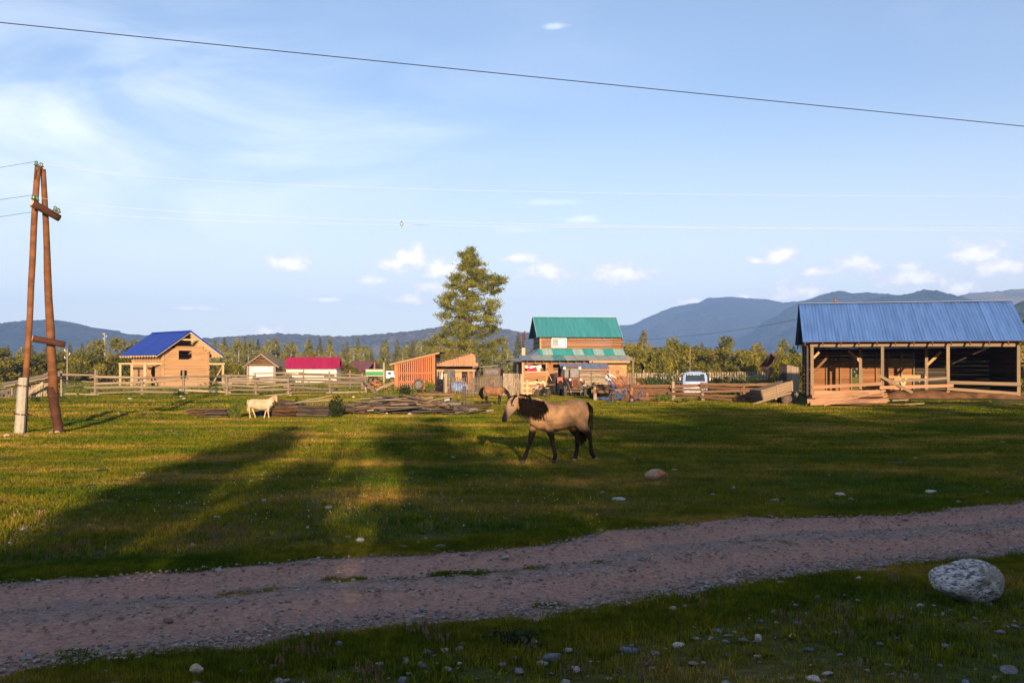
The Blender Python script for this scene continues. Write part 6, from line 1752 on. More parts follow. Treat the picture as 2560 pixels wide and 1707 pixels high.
def van():
    d = 77.0; x = PX(1737, d); z0 = gh(x, d)
    o = thing('parked_van', 'pale blue rounded minivan facing the viewer behind the fence', 'van', (x, d, z0), math.radians(-8.5))
    b = MB(); ring = []
    def sec(y, w, z0_, z1, crown): return [(-w, y, z0_), (w, y, z0_), (w * 1.0, y, z0_ + .7), (w * .98, y, z1 - .30), (w * .82, y, z1 - .06), (w * .4, y, z1 + crown), (-w * .4, y, z1 + crown), (-w * .82, y, z1 - .06), (-w * .98, y, z1 - .30), (-w * 1.0, y, z0_ + .7)]
    b.loft([sec(-1.05, .82, .45, 1.22, .02), sec(-1.0, .9, .42, 1.25, .02)]); 
    b.loft([sec(-.98, .92, .42, 1.26, .02), sec(-.72, .93, .42, 1.97, .03), sec(-.5, .94, .42, 2.0, .05), sec(2.7, .94, .42, 2.02, .05), sec(3.0, .88, .45, 1.9, .03)])
    b.build(o, 'body', MM['vanblue'])
    wn = MB(); wn.poly([(-.74, -1.02 + .06, 1.30), (.74, -1.02 + .06, 1.30), (.68, -.765, 1.86), (-.68, -.765, 1.86)], .02, (0, -1, .3)); w = wn.build(o, 'windscreen', MM['glass'])
    st = MB()
    for i, (a, c) in enumerate(((-.62, .12), (-.42, .16), (-.18, .22), (.1, .14), (.28, .1))): st.poly([(a, -.80, 1.79), (a + c, -.80, 1.79), (a + c, -.785, 1.83), (a, -.785, 1.83)], .012, (0, -1, .3))
    st.build(w, 'sun_strip', MM['whitepaint'])
    for s in (-1, 1):
        h = MB(); h.disc((s * .62, -1.06, .92), (0, 1, 0), .11, .06, 16); h.build(o, 'headlight', MM['chrome'], True)
        m_ = MB(); m_.tube([(s * .94, -.8, 1.35), (s * 1.1, -.88, 1.4)], .015, 5); m_.box((s * 1.12, -.88, 1.48), (.1, .03, .2)); m_.build(o, 'mirror', MM['steel'])
        for y in (-.3, 1.9): wheel(o, (s * .82, y, .36), (1, 0, 0), .36, .2, MM['black'], MM['steel'])
        sw = MB(); sw.box((s * .945, .4, 1.6), (.012, .8, .45)); sw.box((s * .945, 1.5, 1.6), (.012, .9, .45)); sw.build(o, 'side_window', MM['glass'])
    for s in (-1, 1): bar(w, 'wiper', (s * .2 - .1, -1.01, 1.32), (s * .2 + .25, -.92, 1.5), .015, .015, MM['black'])
    bp = MB(); bp.box((0, -1.12, .5), (1.7, .1, .16), bev=.03); bp.build(o, 'bumper', MM['steel'])


van()


def tipped_trailer():
    d = 60.0; z0 = gh(PX(1966, d), d); x = PX(1966, d)
    o = thing('cart_trailer', 'two-wheeled wooden cart trailer tipped with its drawbar on the ground', 'trailer', (x, d, z0)); L0 = o.location
    def q(px, py, dd=d): return PT(px, py, dd) - L0
    dep = 1.55
    # side towards the camera: four boards following the tilt
    A, B, C, D_ = q(1902, 975), q(1981, 952), q(1982, 974.5), q(1909, 1003)
    for i in range(3):
        t0, t1 = i / 3, (i + 1) / 3; tm = (t0 + t1) / 2; a = A.lerp(D_, tm); b = B.lerp(C, tm); h = (A - D_).length / 3
        bar(o, 'side_board', a, b, .04, h * .96, MW['barnpost'], 'plank'); bar(o, 'side_board', a + Vector((-.15, dep, 0)), b + Vector((-.15, dep, 0)), .04, h * .96, MW['dark'], 'plank')
        bar(o, 'end_board', a + Vector((-.02, 0, 0)), a + Vector((-.32, dep, 0)), .04, h * .96, MW['dark'], 'plank')
        bar(o, 'end_board', b + Vector((.02, 0, 0)), b + Vector((-.15, dep, 0)), .04, h * .96, MW['dark'], 'plank')
    f = MB(); f.poly([D_, C, C + Vector((-.15, dep, 0)), D_ + Vector((-.15, dep, 0))], .04, (0, 0, 1)); f.build(o, 'floor', MW['dark'])
    for t in (0.03, .5, .97): bar(o, 'stake', A.lerp(B, t) + Vector((0, -.04, .03)), D_.lerp(C, t) + Vector((0, -.04, -.06)), .07, .05, MW['worn'])
    for y in (0.0, 1.2): bar(o, 'frame_beam', q(1864, 1015.5, d - .1) + Vector((.15 * 0 + (.35 if y else 0), y * .55, .0)), q(1978, 981.5) + Vector((0, y, 0)), .09, .11, MW['barnpost'])
    for px, py in ((1940, 996), (1957, 991)): bar(o, 'bolster', q(px, py), q(px, py) + Vector((0, 1.3, 0)), .12, .12, MW['worn'])
    for y in (0.05, 1.35):
        wheel(o, (PX(1967, d) - L0.x, y, .33), (0, 1, 0), .33, .2, MM['rubber'], MM['dkbrown'])
    mg = MB(); mg.tube([q(1956, 995, d - .02), q(1958, 989, d - .02), q(1967, 986, d - .02), q(1976, 988, d - .02), q(1979, 993, d - .02)], [(.13, .015)] * 5, 6); mg.build(o, 'mudguard', MM['dkbrown'], True)
    dr = MB(); dr.torus(q(1990, 986, d + 1.2), (1, 0, .1), .16, .05, 16, 6); t = dr.build(None, 'old_bucket', MM['steel'], True); t.location = L0; tag(t, 'small grey bucket in the shade between trailer and barn', 'bucket')
    st = MB(); st.tube([q(1991, 990, d + 1.2), q(1990, 983, d + 1.2)], [.12, .16], 12); st.build(t, 'side', MM['steel'], True)


tipped_trailer()


def truck():
    d = 128.0; x = PX(914, d); z0 = gh(x, d)
    o = thing('green_truck', 'old truck with a green and cream box body and white cab', 'truck', (x, d, z0)); k = d / F
    def lz(py): return PZ(py, d) - z0
    w = 45 * k
    b = MB(); b.box((w / 2, .9, (lz(923) + lz(938.5)) / 2), (w, 1.8, lz(923) - lz(938.5)), bev=.02); bd = b.build(o, 'box_body', MM['cream'])
    b = MB(); b.box((w / 2, -.012, (lz(929) + lz(938)) / 2), (w - .02, .02, lz(929) - lz(938))); b.build(bd, 'green_stripe', MM['green'])
    b = MB(); b.box((w / 2, -.02, lz(939.5)), (w + .05, .06, .08)); b.build(bd, 'rim_rail', MM['cream'])
    cx = PX(974, d) - x
    b = MB(); b.box((cx, .9, (lz(927) + lz(946)) / 2), (19 * k, 1.7, lz(927) - lz(946)), bev=.08); cb = b.build(o, 'cab', MM['whitepaint'])
    b = MB(); b.box((cx - .02, .04, (lz(929.5) + lz(936)) / 2), (.42, .02, .3)); b.build(cb, 'side_window', MM['glass'])
    b = MB(); b.box((cx + .75, .9, lz(944)), (.8, 1.3, .7), bev=.08); b.build(o, 'hood', MM['whitepaint'])
    for wx in (.7, 1.2, cx + .3): wheel(o, (wx, .1, .42), (0, 1, 0), .42, .22, MM['black'], MM['dkbrown'])
    b = MB(); b.box((1.8, .9, .75), (4.0, .6, .16)); b.build(o, 'chassis', MM['dkbrown'])


truck()


def old_jeep():
    d = 97.0; x = PX(1229, d); z0 = gh(x, d)
    o = thing('old_jeep', 'dusty brown boxy off-road car seen from behind beyond the pickets', 'car', (x, d, z0), math.radians(-5)); k = d / F
    w = 46 * k; zt = PZ(919, d) - z0
    b = MB(); b.box((0, 1.6, .5 + .35), (w, 3.2, .7), bev=.06); b.build(o, 'lower_body', MM['dkbrown'])
    b = MB(); b.box((0, 1.3, (zt + 1.2) / 2), (w * .96, 2.6, zt - 1.2), bev=.08); b.build(o, 'canvas_top', MM['dkbrown'])
    b = MB(); b.box((0, -.02, zt - .42), (w * .68, .03, .42)); b.build(o, 'rear_window', MM['glassgrey'])
    wheel(o, (.1, -.14, 1.0), (0, 1, 0), .36, .2, MM['rubber'], MM['rust'], name='spare_wheel')
    for s in (-1, 1):
        for y in (.5, 2.7): wheel(o, (s * w * .42, y, .36), (1, 0, 0), .36, .2, MM['black'], MM['dkbrown'])


old_jeep()


def chassis():
    d = 74.0; x = PX(1030, d); z0 = gh(x, d)
    o = thing('cart_chassis', 'rusty old cart chassis with one big wheel before the slat shed', 'cart', (x, d, z0)); L0 = o.location
    def q(px, py, dd=d): return PT(px, py, dd) - L0
    for y in (0, .8): bar(o, 'frame_bar', q(997, 956, d + y), q(1053, 957, d + y), .07, .12, MM['rust'])
    bar(o, 'frame_bar', q(1000, 957), q(1000, 957, d + .8), .07, .09, MM['rust']); bar(o, 'frame_bar', q(1035, 957), q(1035, 957, d + .8), .07, .09, MM['rust'])
    for a, b_ in ((998, 1010), (1012, 1027)):
        b = MB(); b.tube([q(a, 955), q(a, 944), q(a + 2, 940), q(b_ - 2, 940), q(b_, 944), q(b_, 955)], .02, 6); b.build(o, 'hoop', MM['rustdark'], True)
    wheel(o, q(1047, 961, d - .15), (.25, 1, 0), .42, .22, MM['rubber'], MM['steel'])
    bar(o, 'leg', q(1029, 958), q(1024, 977), .07, .07, MM['rust']); bar(o, 'leg', q(1036, 958), q(1040, 977), .07, .07, MM['rust'])
    bar(o, 'skid', q(1042, 972), q(1062, 973), .12, .1, MW['brown']); bar(o, 'skid', q(1020, 978), q(1034, 970), .1, .06, MM['rustdark'])
    d2 = 72.5; c = Vector((PX(1081, d2), d2, gh(PX(1081, d2), d2) + .14)); b = MB(); b.torus((0, 0, 0), (0, 0, 1), .32, .14, 26, 10, 1.0); b.torus((0, 0, .11), (0, 0, 1), .27, .03, 26, 6)
    t = b.build(None, 'tyre', MM['rubber'], True, tuple(c)); tag(t, 'big dusty tyre lying flat on the grass by the dark fence', 'tyre')
    t.rotation_euler = (math.radians(8), 0, 0)
    # tarpaulin-covered boat-like thing behind the pickets
    d3 = 83.0; x3 = PX(1146, d3); b = MB(); vs = []; fs = []; nx, ny = 16, 8
    for j in range(ny + 1):
        for i in range(nx + 1):
            u, v = i / nx, j / ny; vs.append(((u - .5) * 2.0, (v - .5) * 1.0, .72 * min(1, 5 * min(u, 1 - u, v, 1 - v) + .02) + .05 * math.sin(9 * u + 5 * v)))
    for j in range(ny):
        for i in range(nx): k = j * (nx + 1) + i; fs.append((k, k + 1, k + nx + 2, k + nx + 1))
    b.add(vs, fs); t = b.build(None, 'tarpaulin', MM['tarp'], True, (x3, d3, gh(x3, d3) + .25)); tag(t, 'blue and white tarpaulin over a low stack behind the pickets', 'tarpaulin')
    # dark tarred roll behind the calf
    b = MB(); b.tube([PT(636, 1036, 45) - Vector((0, 0, 0)), PT(655, 1034, 45), PT(682, 1036, 45.2)], [.13, .16, .14], 10); t = b.build(None, 'tarred_roll', MM['cable'], True); tag(t, 'dark roll lying behind the calf', 'roll')
    # small painted things by the yard fence
    bb = MB(); bb.tube([(0, 0, 0), (0, 0, .36)], [.17, .2], 14); t = bb.build(None, 'blue_bucket', MM['blueframe'], True, (PX(1366, 83), 83, gh(PX(1366, 83), 83) + .3)); tag(t, 'small blue bucket behind the yard boards', 'bucket')
    bb = MB(); bb.box((0, 0, .2), (.4, .3, .4), bev=.03); t = bb.build(None, 'white_canister', MM['whitepaint'], False, (PX(1521, 66), 66, PZ(953, 66))); tag(t, 'white canister hung on the hay rake', 'canister')


chassis()

# ------------------------------------------------------------------ animals
def coat(name, body, body2, legs, zl, muzzle=None, neck=None, face=None):
    """coat colour that belongs to the animal: dark legs, muzzle and neck by body place"""
    m = bpy.data.materials.new(name); m.use_nodes = True
    nt = m.node_tree; N = nt.nodes; L = nt.links; b = N['Principled BSDF']; b.inputs['Roughness'].default_value = .7; b.inputs['Specular IOR Level'].default_value = .1
    b.inputs['Sheen Weight'].default_value = 0.0
    tc = N.new('ShaderNodeTexCoord'); sp = N.new('ShaderNodeSeparateXYZ'); L.new(tc.outputs['Object'], sp.inputs[0])
    nz = N.new('ShaderNodeTexNoise'); nz.inputs['Scale'].default_value = 4.5; nz.inputs['Detail'].default_value = 6; L.new(tc.outputs['Object'], nz.inputs['Vector'])
    def mr(src, a, b_, jit=.0):
        n = N.new('ShaderNodeMapRange'); n.interpolation_type = 'SMOOTHSTEP'; n.inputs[1].default_value = a; n.inputs[2].default_value = b_
        if jit:
            ad = N.new('ShaderNodeMath'); ad.operation = 'MULTIPLY_ADD'; L.new(nz.outputs[0], ad.inputs[0]); ad.inputs[1].default_value = jit; L.new(src, ad.inputs[2]); src = ad.outputs[0]
        L.new(src, n.inputs[0]); return n.outputs[0]
    def mix(f, a, c):
        n = N.new('ShaderNodeMix'); n.data_type = 'RGBA'; L.new(f, n.inputs[0])
        if isinstance(a, tuple): n.inputs[6].default_value = (*a, 1)
        else: L.new(a, n.inputs[6])
        n.inputs[7].default_value = (*c, 1); return n.outputs[2]
    f = mr(nz.outputs[0], .36, .66)
    col = mix(f, body, body2)
    if face: col = mix(mr(sp.outputs[0], face[0], face[1]), col, face[2])
    if neck: col = mix(mr(sp.outputs[0], neck[0], neck[1], .12), col, neck[2])
    if legs: col = mix(mr(sp.outputs[2], zl[0], zl[1], -.1), col, legs)
    if muzzle: col = mix(mr(sp.outputs[0], muzzle[0], muzzle[1]), col, muzzle[2])
    L.new(col, b.inputs['Base Color'])
    n2 = N.new('ShaderNodeTexNoise'); n2.inputs['Scale'].default_value = 60; n2.inputs['Detail'].default_value = 2; L.new(tc.outputs['Object'], n2.inputs['Vector'])
    bp = N.new('ShaderNodeBump'); bp.inputs['Strength'].default_value = .25; bp.inputs['Distance'].default_value = .01; L.new(n2.outputs[0], bp.inputs['Height']); L.new(bp.outputs[0], b.inputs['Normal'])
    return m


def smooth_chain(pts, k=3):
    """resample a chain of (x, y, z, a, b) so that tubes bend smoothly"""
    out = []; n = len(pts)
    for i in range(n - 1):
        p0, p1, p2, p3 = pts[max(i - 1, 0)], pts[i], pts[i + 1], pts[min(i + 2, n - 1)]
        for j in range(k):
            t = j / k
            out.append(tuple(.5 * ((2 * b) + (c - a) * t + (2 * a - 5 * b + 4 * c - d) * t * t + (3 * b - a - 3 * c + d) * t ** 3) for a, b, c, d in zip(p0, p1, p2, p3)))
    out.append(pts[-1]); return out


def animal(name, label, cat, chains, loc, rz, sc, m, vox=.016):
    o = thing(name, label, cat, loc, rz); o.scale = (sc, sc, sc)
    b = MB()
    for ch in chains:
        ch = [tuple(p) if len(p) == 5 else (p[0], p[1], p[2], p[3], p[3]) for p in ch]
        ch = smooth_chain(ch)
        b.tube([p[:3] for p in ch], [(max(.008, p[3]), max(.008, p[4])) for p in ch], 14)
    body = b.build(o, 'body', m, True)
    r = body.modifiers.new('remesh', 'REMESH'); r.mode = 'VOXEL'; r.voxel_size = vox; r.use_smooth_shade = True
    s = body.modifiers.new('smooth', 'SMOOTH'); s.factor = .5; s.iterations = 5
    return o


def hair(par, name, strands, m, w=.028):
    """ribbons: each strand a list of points"""
    vs = []; fs = []; r = random.Random(len(strands))
    for st in strands:
        n = len(st); b = len(vs); a = r.uniform(0, 6.28)
        for i, p in enumerate(st):
            t = i / (n - 1); ww = w * (1 - .75 * t) * .5; side = Vector((math.cos(a) * .9, .35 * math.sin(a), .15))
            vs.append(tuple(Vector(p) - side * ww)); vs.append(tuple(Vector(p) + side * ww))
        for i in range(n - 1): fs.append((b + 2 * i, b + 2 * i + 1, b + 2 * i + 3, b + 2 * i + 2))
    return link(name, new_mesh(name, vs, fs, True, (m,)), parent=par)


HAIRB = mat('black_horse_hair', (.010, .007, .006), (.005, .004, .003), scale=20, rv=0, rough=.9, spec=.05)
HOOF = mat('pale_hoof', (.22, .15, .11), (.12, .085, .065), scale=20, rv=.1, rough=.6)
HOOFD = mat('dark_hoof', (.06, .05, .045), (.035, .03, .028), scale=20, rv=.1, rough=.5)
EYE = mat('animal_eye', (.01, .008, .006), (.008, .006, .005), scale=5, rv=0, rough=.1, spec=.8)


def walking_horse():
    r = random.Random(12); x, d = PX(1398, 22.7), 22.7
    torso = [(.70, 0, 1.09, .07, .10), (.63, 0, 1.09, .18, .23), (.42, 0, 1.08, .25, .295), (.12, 0, 1.0, .275, .31), (-.18, 0, .98, .275, .335), (-.44, 0, 1.01, .235, .34), (-.62, 0, .99, .18, .26), (-.75, 0, .95, .09, .14)]
    neck = [(-.40, 0, 1.10, .17, .27), (-.62, -.01, 1.18, .135, .24), (-.82, -.03, 1.25, .11, .195), (-1.0, -.05, 1.32, .095, .15), (-1.09, -.06, 1.345, .085, .11)]
    head = [(-1.06, -.05, 1.39, .07, .085), (-1.13, -.07, 1.315, .10, .135), (-1.215, -.10, 1.20, .094, .128), (-1.30, -.13, 1.085, .07, .092), (-1.365, -.155, .995, .062, .074), (-1.405, -.17, .935, .054, .058), (-1.42, -.175, .905, .032, .034)]
    ears = [[(-1.05, -.11, 1.43, .030), (-1.06, -.125, 1.50, .032), (-1.075, -.13, 1.57, .010)], [(-1.03, .0, 1.43, .030), (-1.035, .015, 1.50, .032), (-1.045, .02, 1.57, .010)]]
    ff = [(-0.52, 0.11, 1, 0.11, 0.16), (-0.56, 0.125, 0.82, 0.085, 0.1), (-0.595, 0.13, 0.65, 0.0702, 0.07956), (-0.625, 0.13, 0.52, 0.0585, 0.06435), (-0.665, 0.13, 0.4, 0.04212, 0.0468), (-0.715, 0.13, 0.26, 0.03861, 0.04212), (-0.765, 0.13, 0.135, 0.04914, 0.05148), (-0.8, 0.13, 0.07, 0.04212, 0.0468), (-0.83, 0.13, 0.015, 0.0585, 0.0585)]
    nf = [(-0.44, -0.12, 1, 0.11, 0.18), (-0.36, -0.14, 0.82, 0.092, 0.12), (-0.295, -0.145, 0.67, 0.07605, 0.08775), (-0.255, -0.145, 0.54, 0.06084, 0.06552), (-0.225, -0.145, 0.4, 0.04212, 0.0468), (-0.195, -0.145, 0.26, 0.03978, 0.04212), (-0.17, -0.145, 0.14, 0.05031, 0.05148), (-0.185, -0.145, 0.07, 0.04329, 0.0468), (-0.21, -0.145, 0.015, 0.0585, 0.0585)]
    fh = [(0.42, 0.1, 1.05, 0.14, 0.22), (0.38, 0.125, 0.86, 0.12, 0.16), (0.42, 0.13, 0.7, 0.08775, 0.11115), (0.495, 0.13, 0.565, 0.0585, 0.07722), (0.52, 0.13, 0.46, 0.04446, 0.05382), (0.515, 0.13, 0.3, 0.03978, 0.04446), (0.5, 0.13, 0.16, 0.05031, 0.05265), (0.475, 0.13, 0.08, 0.04329, 0.0468), (0.445, 0.13, 0.015, 0.06084, 0.06084)]
    nh = [(0.46, -0.1, 1.05, 0.14, 0.24), (0.48, -0.13, 0.86, 0.125, 0.175), (0.55, -0.135, 0.71, 0.0936, 0.117), (0.655, -0.135, 0.585, 0.0585, 0.07956), (0.7, -0.135, 0.48, 0.04446, 0.05499), (0.715, -0.135, 0.33, 0.03978, 0.04446), (0.735, -0.135, 0.19, 0.05031, 0.05382), (0.775, -0.135, 0.11, 0.04212, 0.0468), (0.82, -0.135, 0.05, 0.05616, 0.05382)]
    m = coat('buckskin_coat', (.37, .215, .115), (.21, .12, .065), (.008, .006, .005), (.74, .58), (-1.31, -1.385, (.03, .022, .02)), None, (-1.02, -1.16, (.30, .20, .125)))
    o = animal('horse', 'buckskin horse with black mane and legs walking left across the shaded meadow', 'horse', [torso, neck, head, *ears, ff, nf, fh, nh], (x, d, gh(x, d) + .03), math.radians(24), 1.03, m, .015)
    for c, mm in (((-.83, .13), HOOFD), ((-.21, -.145), HOOFD), ((.445, .13), HOOF), ((.825, -.135), HOOF)):
        b = MB(); b.tube([(c[0], c[1], -.025 if c[0] < .8 else .0), (c[0] + .012, c[1], .05 if c[0] < .8 else .07)], [.062, .047], 12); b.build(o, 'hoof', mm, True)
    for s in (-1, 1):
        c = Vector((-1.20, -.095 + s * .088, 1.25)); b = MB(); b.tube([c - Vector((.022, 0, 0)), c, c + Vector((.022, 0, 0))], [.008, .022, .008], 8); b.build(o, 'eye', EYE, True)
        c = Vector((-1.425, -.172 + s * .034, .945)); b = MB(); b.tube([c - Vector((.0, 0, .012)), c, c + Vector((0, 0, .012))], [.004, .014, .004], 6); b.build(o, 'nostril', HAIRB, True)
    st = []
    for i in range(620):                     # mane hangs to the near side
        t = r.uniform(0, 1); bx = -.43 - .65 * t; bz = 1.35 + .11 * t + r.gauss(0, .008); ln = r.uniform(.28, .50) * (1.0 - .12 * abs(t - .4)); side = -1 if r.random() < .86 else 1
        a = .205 - .10 * t; pts = []
        for k in range(6):
            q = k / 5; out = side * (a * math.sin(min(1.2, q * 1.9)) + .025 + .03 * q * r.random()) - .05 * t
            pts.append((bx + .10 * q * r.uniform(.2, 1) + r.gauss(0, .012), out, bz + .03 * math.sin(q * 3) * (1 - q) - ln * q ** 1.15))
        st.append(pts)
    for i in range(60):                      # forelock
        a = r.gauss(0, .04); pts = [(-1.06 + r.gauss(0, .01), a - .055, 1.47), (-1.15, a * 1.2 - .07, 1.43), (-1.225 + r.gauss(0, .01), a * 1.5 - .10, 1.345 + r.gauss(0, .03)), (-1.26, a * 1.7 - .12, 1.28 + r.gauss(0, .04))]; st.append(pts)
    for i in range(70):                      # hair along the neck top and cheek
        t = r.uniform(.5, 1); bx = -.45 - .6 * t; pts = [(bx, -.02, 1.36 + .09 * t), (bx + .02, -.06, 1.40 + .09 * t + r.uniform(0, .02)), (bx + .05, -.10, 1.34 + .08 * t)]; st.append(pts)
    hair(o, 'mane', st, HAIRB, .026)
    st = []
    for i in range(150):
        a, c = r.gauss(0, .028), r.gauss(0, .028); e = r.uniform(.42, .7)
        st.append([(.68 + a * .3, .01 + c * .4, 1.29), (.75 + a, .05 + c, 1.16), (.73 + a * 1.5, .11 + c * 1.5, .92), (.67 + a * 2, .15 + c * 1.8, e), (.62 + a * 2.3, .16 + c * 2, e - .15)])
    hair(o, 'tail', st, HAIRB, .036)


walking_horse()


def grazing_horse():
    r = random.Random(14); d = 59.0; x = PX(1234, d)
    torso = [(.70, 0, 1.10, .07, .10), (.62, 0, 1.10, .17, .22), (.42, 0, 1.09, .245, .28), (.12, 0, 1.0, .27, .30), (-.18, 0, .99, .26, .31), (-.44, 0, 1.03, .22, .31), (-.62, 0, 1.0, .17, .24), (-.74, 0, .95, .08, .13)]
    neck = [(-.46, 0, 1.10, .16, .24), (-.68, 0, 1.07, .125, .20), (-.88, 0, .95, .10, .16), (-1.03, 0, .78, .088, .13), (-1.09, 0, .66, .08, .10)]
    head = [(-1.06, 0, .74, .07, .08), (-1.11, 0, .62, .09, .12), (-1.13, 0, .48, .085, .105), (-1.13, 0, .34, .062, .075), (-1.12, 0, .24, .056, .06), (-1.115, 0, .18, .03, .03)]
    ears = [[(-1.07, s * .05, .77, .026), (-1.13, s * .065, .81, .026), (-1.18, s * .07, .83, .008)] for s in (-1, 1)]
    def leg(x0, y, xs): return [(x0, y, 1.0, .12, .17), (xs[0], y, .80, .09, .11), (xs[1], y, .62, .062, .07), (xs[2], y, .50, .05, .055), (xs[3], y, .30, .034, .038), (xs[4], y, .13, .043, .045), (xs[4] - .03, y, .02, .05, .05)]
    legs = [leg(-.45, -.13, (-.42, -.40, -.38, -.36, -.34)), leg(-.45, .13, (-.46, -.47, -.46, -.45, -.43)), leg(.45, -.12, (.46, .52, .56, .53, .50)), leg(.43, .12, (.42, .47, .50, .46, .43))]
    m = coat('brown_roan_coat', (.27, .13, .062), (.17, .08, .042), (.014, .010, .009), (.72, .56), None, (-.62, -.80, (.035, .022, .016)))
    o = animal('horse', 'brown horse with black tail grazing beside the picket fence', 'horse', [torso, neck, head, *ears, *legs], (x, d, gh(x, d) + .01), math.radians(180 + 8), .84, m, .018)
    st = []
    for i in range(140):
        a, c = r.gauss(0, .05), r.gauss(0, .05); st.append([(.68, c * .3, 1.30), (.80 + a * .6, c, 1.2), (.90 + a, c * 1.2, .98), (.88 + a * 1.4, c * 1.5, .72), (.76 + a, c * 1.5, .5 + r.uniform(-.1, .1))])
    hair(o, 'tail', st, HAIRB, .05)
    st = []
    for i in range(150):
        t = r.uniform(0, 1); bx = -.48 - .6 * t; bz = 1.33 - .48 * t ** 1.6; s = r.choice((-1, 1)); ln = r.uniform(.15, .3)
        st.append([(bx, 0, bz), (bx - .03, s * .09, bz - .02), (bx - .01, s * (.14 - .03 * t), bz - ln)])
    hair(o, 'mane', st, HAIRB, .045)
    for c in ((-.37, -.13), (-.46, .13), (.47, -.12), (.40, .12)):
        b = MB(); b.tube([(c[0], c[1], -.02), (c[0] + .01, c[1], .05)], [.062, .047], 10); b.build(o, 'hoof', HOOFD, True)


grazing_horse()


def calf():
    d = 42.8; x = PX(650, d)
    torso = [(.50, 0, .73, .06, .07), (.43, 0, .70, .13, .15), (.30, 0, .655, .165, .20), (.05, 0, .61, .18, .235), (-.18, 0, .605, .175, .24), (-.40, 0, .65, .135, .20), (-.53, 0, .68, .07, .10)]
    neck = [(-.40, 0, .72, .11, .16), (-.52, 0, .81, .08, .12), (-.60, .01, .90, .07, .09), (-.62, .015, .95, .06, .07)]
    head = [(-.60, .01, 1.0, .06, .06), (-.645, .035, .945, .09, .095), (-.70, .075, .865, .075, .08), (-.745, .11, .785, .062, .06), (-.77, .13, .735, .052, .045), (-.775, .135, .715, .028, .025)]
    ears = [[(-.615, .07, .975, .022, .03), (-.64, .16, .975, .022, .045), (-.66, .235, .95, .008, .014)], [(-.59, -.05, .975, .022, .03), (-.58, -.13, .98, .022, .045), (-.58, -.20, .96, .008, .014)]]
    h1 = [(.37, .09, .68, .09, .15), (.42, .10, .52, .065, .085), (.445, .10, .40, .042, .05), (.435, .10, .32, .034, .038), (.415, .10, .2, .026, .028), (.40, .10, .09, .032, .032), (.395, .10, .02, .036, .036)]
    h2 = [(.36, -.09, .66, .09, .14), (.35, -.10, .50, .06, .08), (.35, -.10, .40, .04, .048), (.32, -.10, .32, .033, .036), (.27, -.10, .2, .026, .028), (.23, -.10, .09, .031, .031), (.215, -.10, .02, .036, .036)]
    f1 = [(-.32, -.08, .60, .07, .11), (-.27, -.09, .44, .05, .06), (-.235, -.09, .34, .04, .042), (-.215, -.09, .27, .036, .038), (-.19, -.09, .16, .026, .027), (-.165, -.09, .08, .031, .031), (-.155, -.09, .02, .036, .036)]
    f2 = [(-.38, .08, .60, .08, .12), (-.37, .09, .44, .052, .062), (-.37, .09, .34, .041, .043), (-.375, .09, .27, .037, .038), (-.39, .09, .16, .026, .027), (-.40, .09, .08, .031, .031), (-.405, .09, .02, .036, .036)]
    tail = [(.50, 0, .81, .025), (.545, .01, .74, .02), (.55, .02, .60, .014), (.545, .02, .46, .016), (.54, .02, .36, .022), (.535, .02, .30, .008)]
    m = coat('cream_calf_coat', (.50, .38, .28), (.42, .27, .16), None, None, (-.755, -.775, (.25, .14, .10)))
    o = animal('calf', 'cream white calf standing in profile before the slab stacks', 'calf', [torso, neck, head, *ears, h1, h2, f1, f2, tail], (x, d, gh(x, d) + .03), math.radians(180), 1.0, m, .012)
    for s in (-1, 1):
        c = Vector((-.672, .045 + s * .062, .905)); b = MB(); b.tube([c - Vector((.012, 0, 0)), c, c + Vector((.012, 0, 0))], [.004, .014, .004], 8); b.build(o, 'eye', EYE, True)
    for c in ((.395, .1), (.215, -.1), (-.155, -.09), (-.405, .09)):
        b = MB(); b.tube([(c[0], c[1], -.02), (c[0], c[1], .03)], [.04, .036], 8); b.build(o, 'hoof', HOOFD, True)


calf()


# ------------------------------------------------------------------ stones
MS = [mat('grey_river_stone', (.23, .22, .23), (.12, .12, .135), scale=5, rv=.3, bump=.4),
      mat('pale_river_stone', (.36, .335, .31), (.22, .21, .20), scale=4, rv=.2, bump=.4),
      mat('bluish_river_stone', (.17, .195, .25), (.09, .105, .15), scale=5, rv=.25, bump=.4),
      mat('brown_river_stone', (.30, .22, .17), (.18, .135, .11), scale=5, rv=.25, bump=.4)]
MSW = mat('white_stone', (.52, .48, .43), (.33, .31, .28), scale=4, rv=.15, bump=.4)


def stone_mesh(seed, m, sub=3, rough=.3, flat=1.0):
    bm = bmesh.new(); bmesh.ops.create_icosphere(bm, subdivisions=sub, radius=.5)
    r = random.Random(seed); off = Vector((r.uniform(0, 50), r.uniform(0, 50), r.uniform(0, 50)))
    cuts = [Vector((r.gauss(0, 1), r.gauss(0, 1), r.gauss(0, 1))).normalized() for _ in range(8)]
    for v in bm.verts:
        p = v.co.copy(); n = noise.noise(p * 1.7 + off) * rough + noise.noise(p * 4.1 + off) * rough * .3
        v.co = p * (1 + n)
        for c in cuts:
            q = v.co.dot(c)
            if q > .33: v.co -= c * (q - .33) * .9
    vs = [v.co.copy() for v in bm.verts]; fs = [[v.index for v in f.verts] for f in bm.faces]; bm.free()
    return new_mesh('stone', vs, fs, True, (m,))


STM = {(k, i): stone_mesh(k * 10 + i, MS[k]) for k in range(4) for i in range(3)}
STW = [stone_mesh(90 + i, MSW) for i in range(3)]
def put_stone(me, x, y, w, dep, h, label, group=None, name='stone', sink=.3):
    o = link(name, me, (x, y, gh(x, y) + h * (.5 - sink))); o.scale = (w, dep, h); o.rotation_euler = (R.uniform(-.15, .15), R.uniform(-.15, .15), R.uniform(0, 6.28))
    return tag(o, label, 'stone', group)


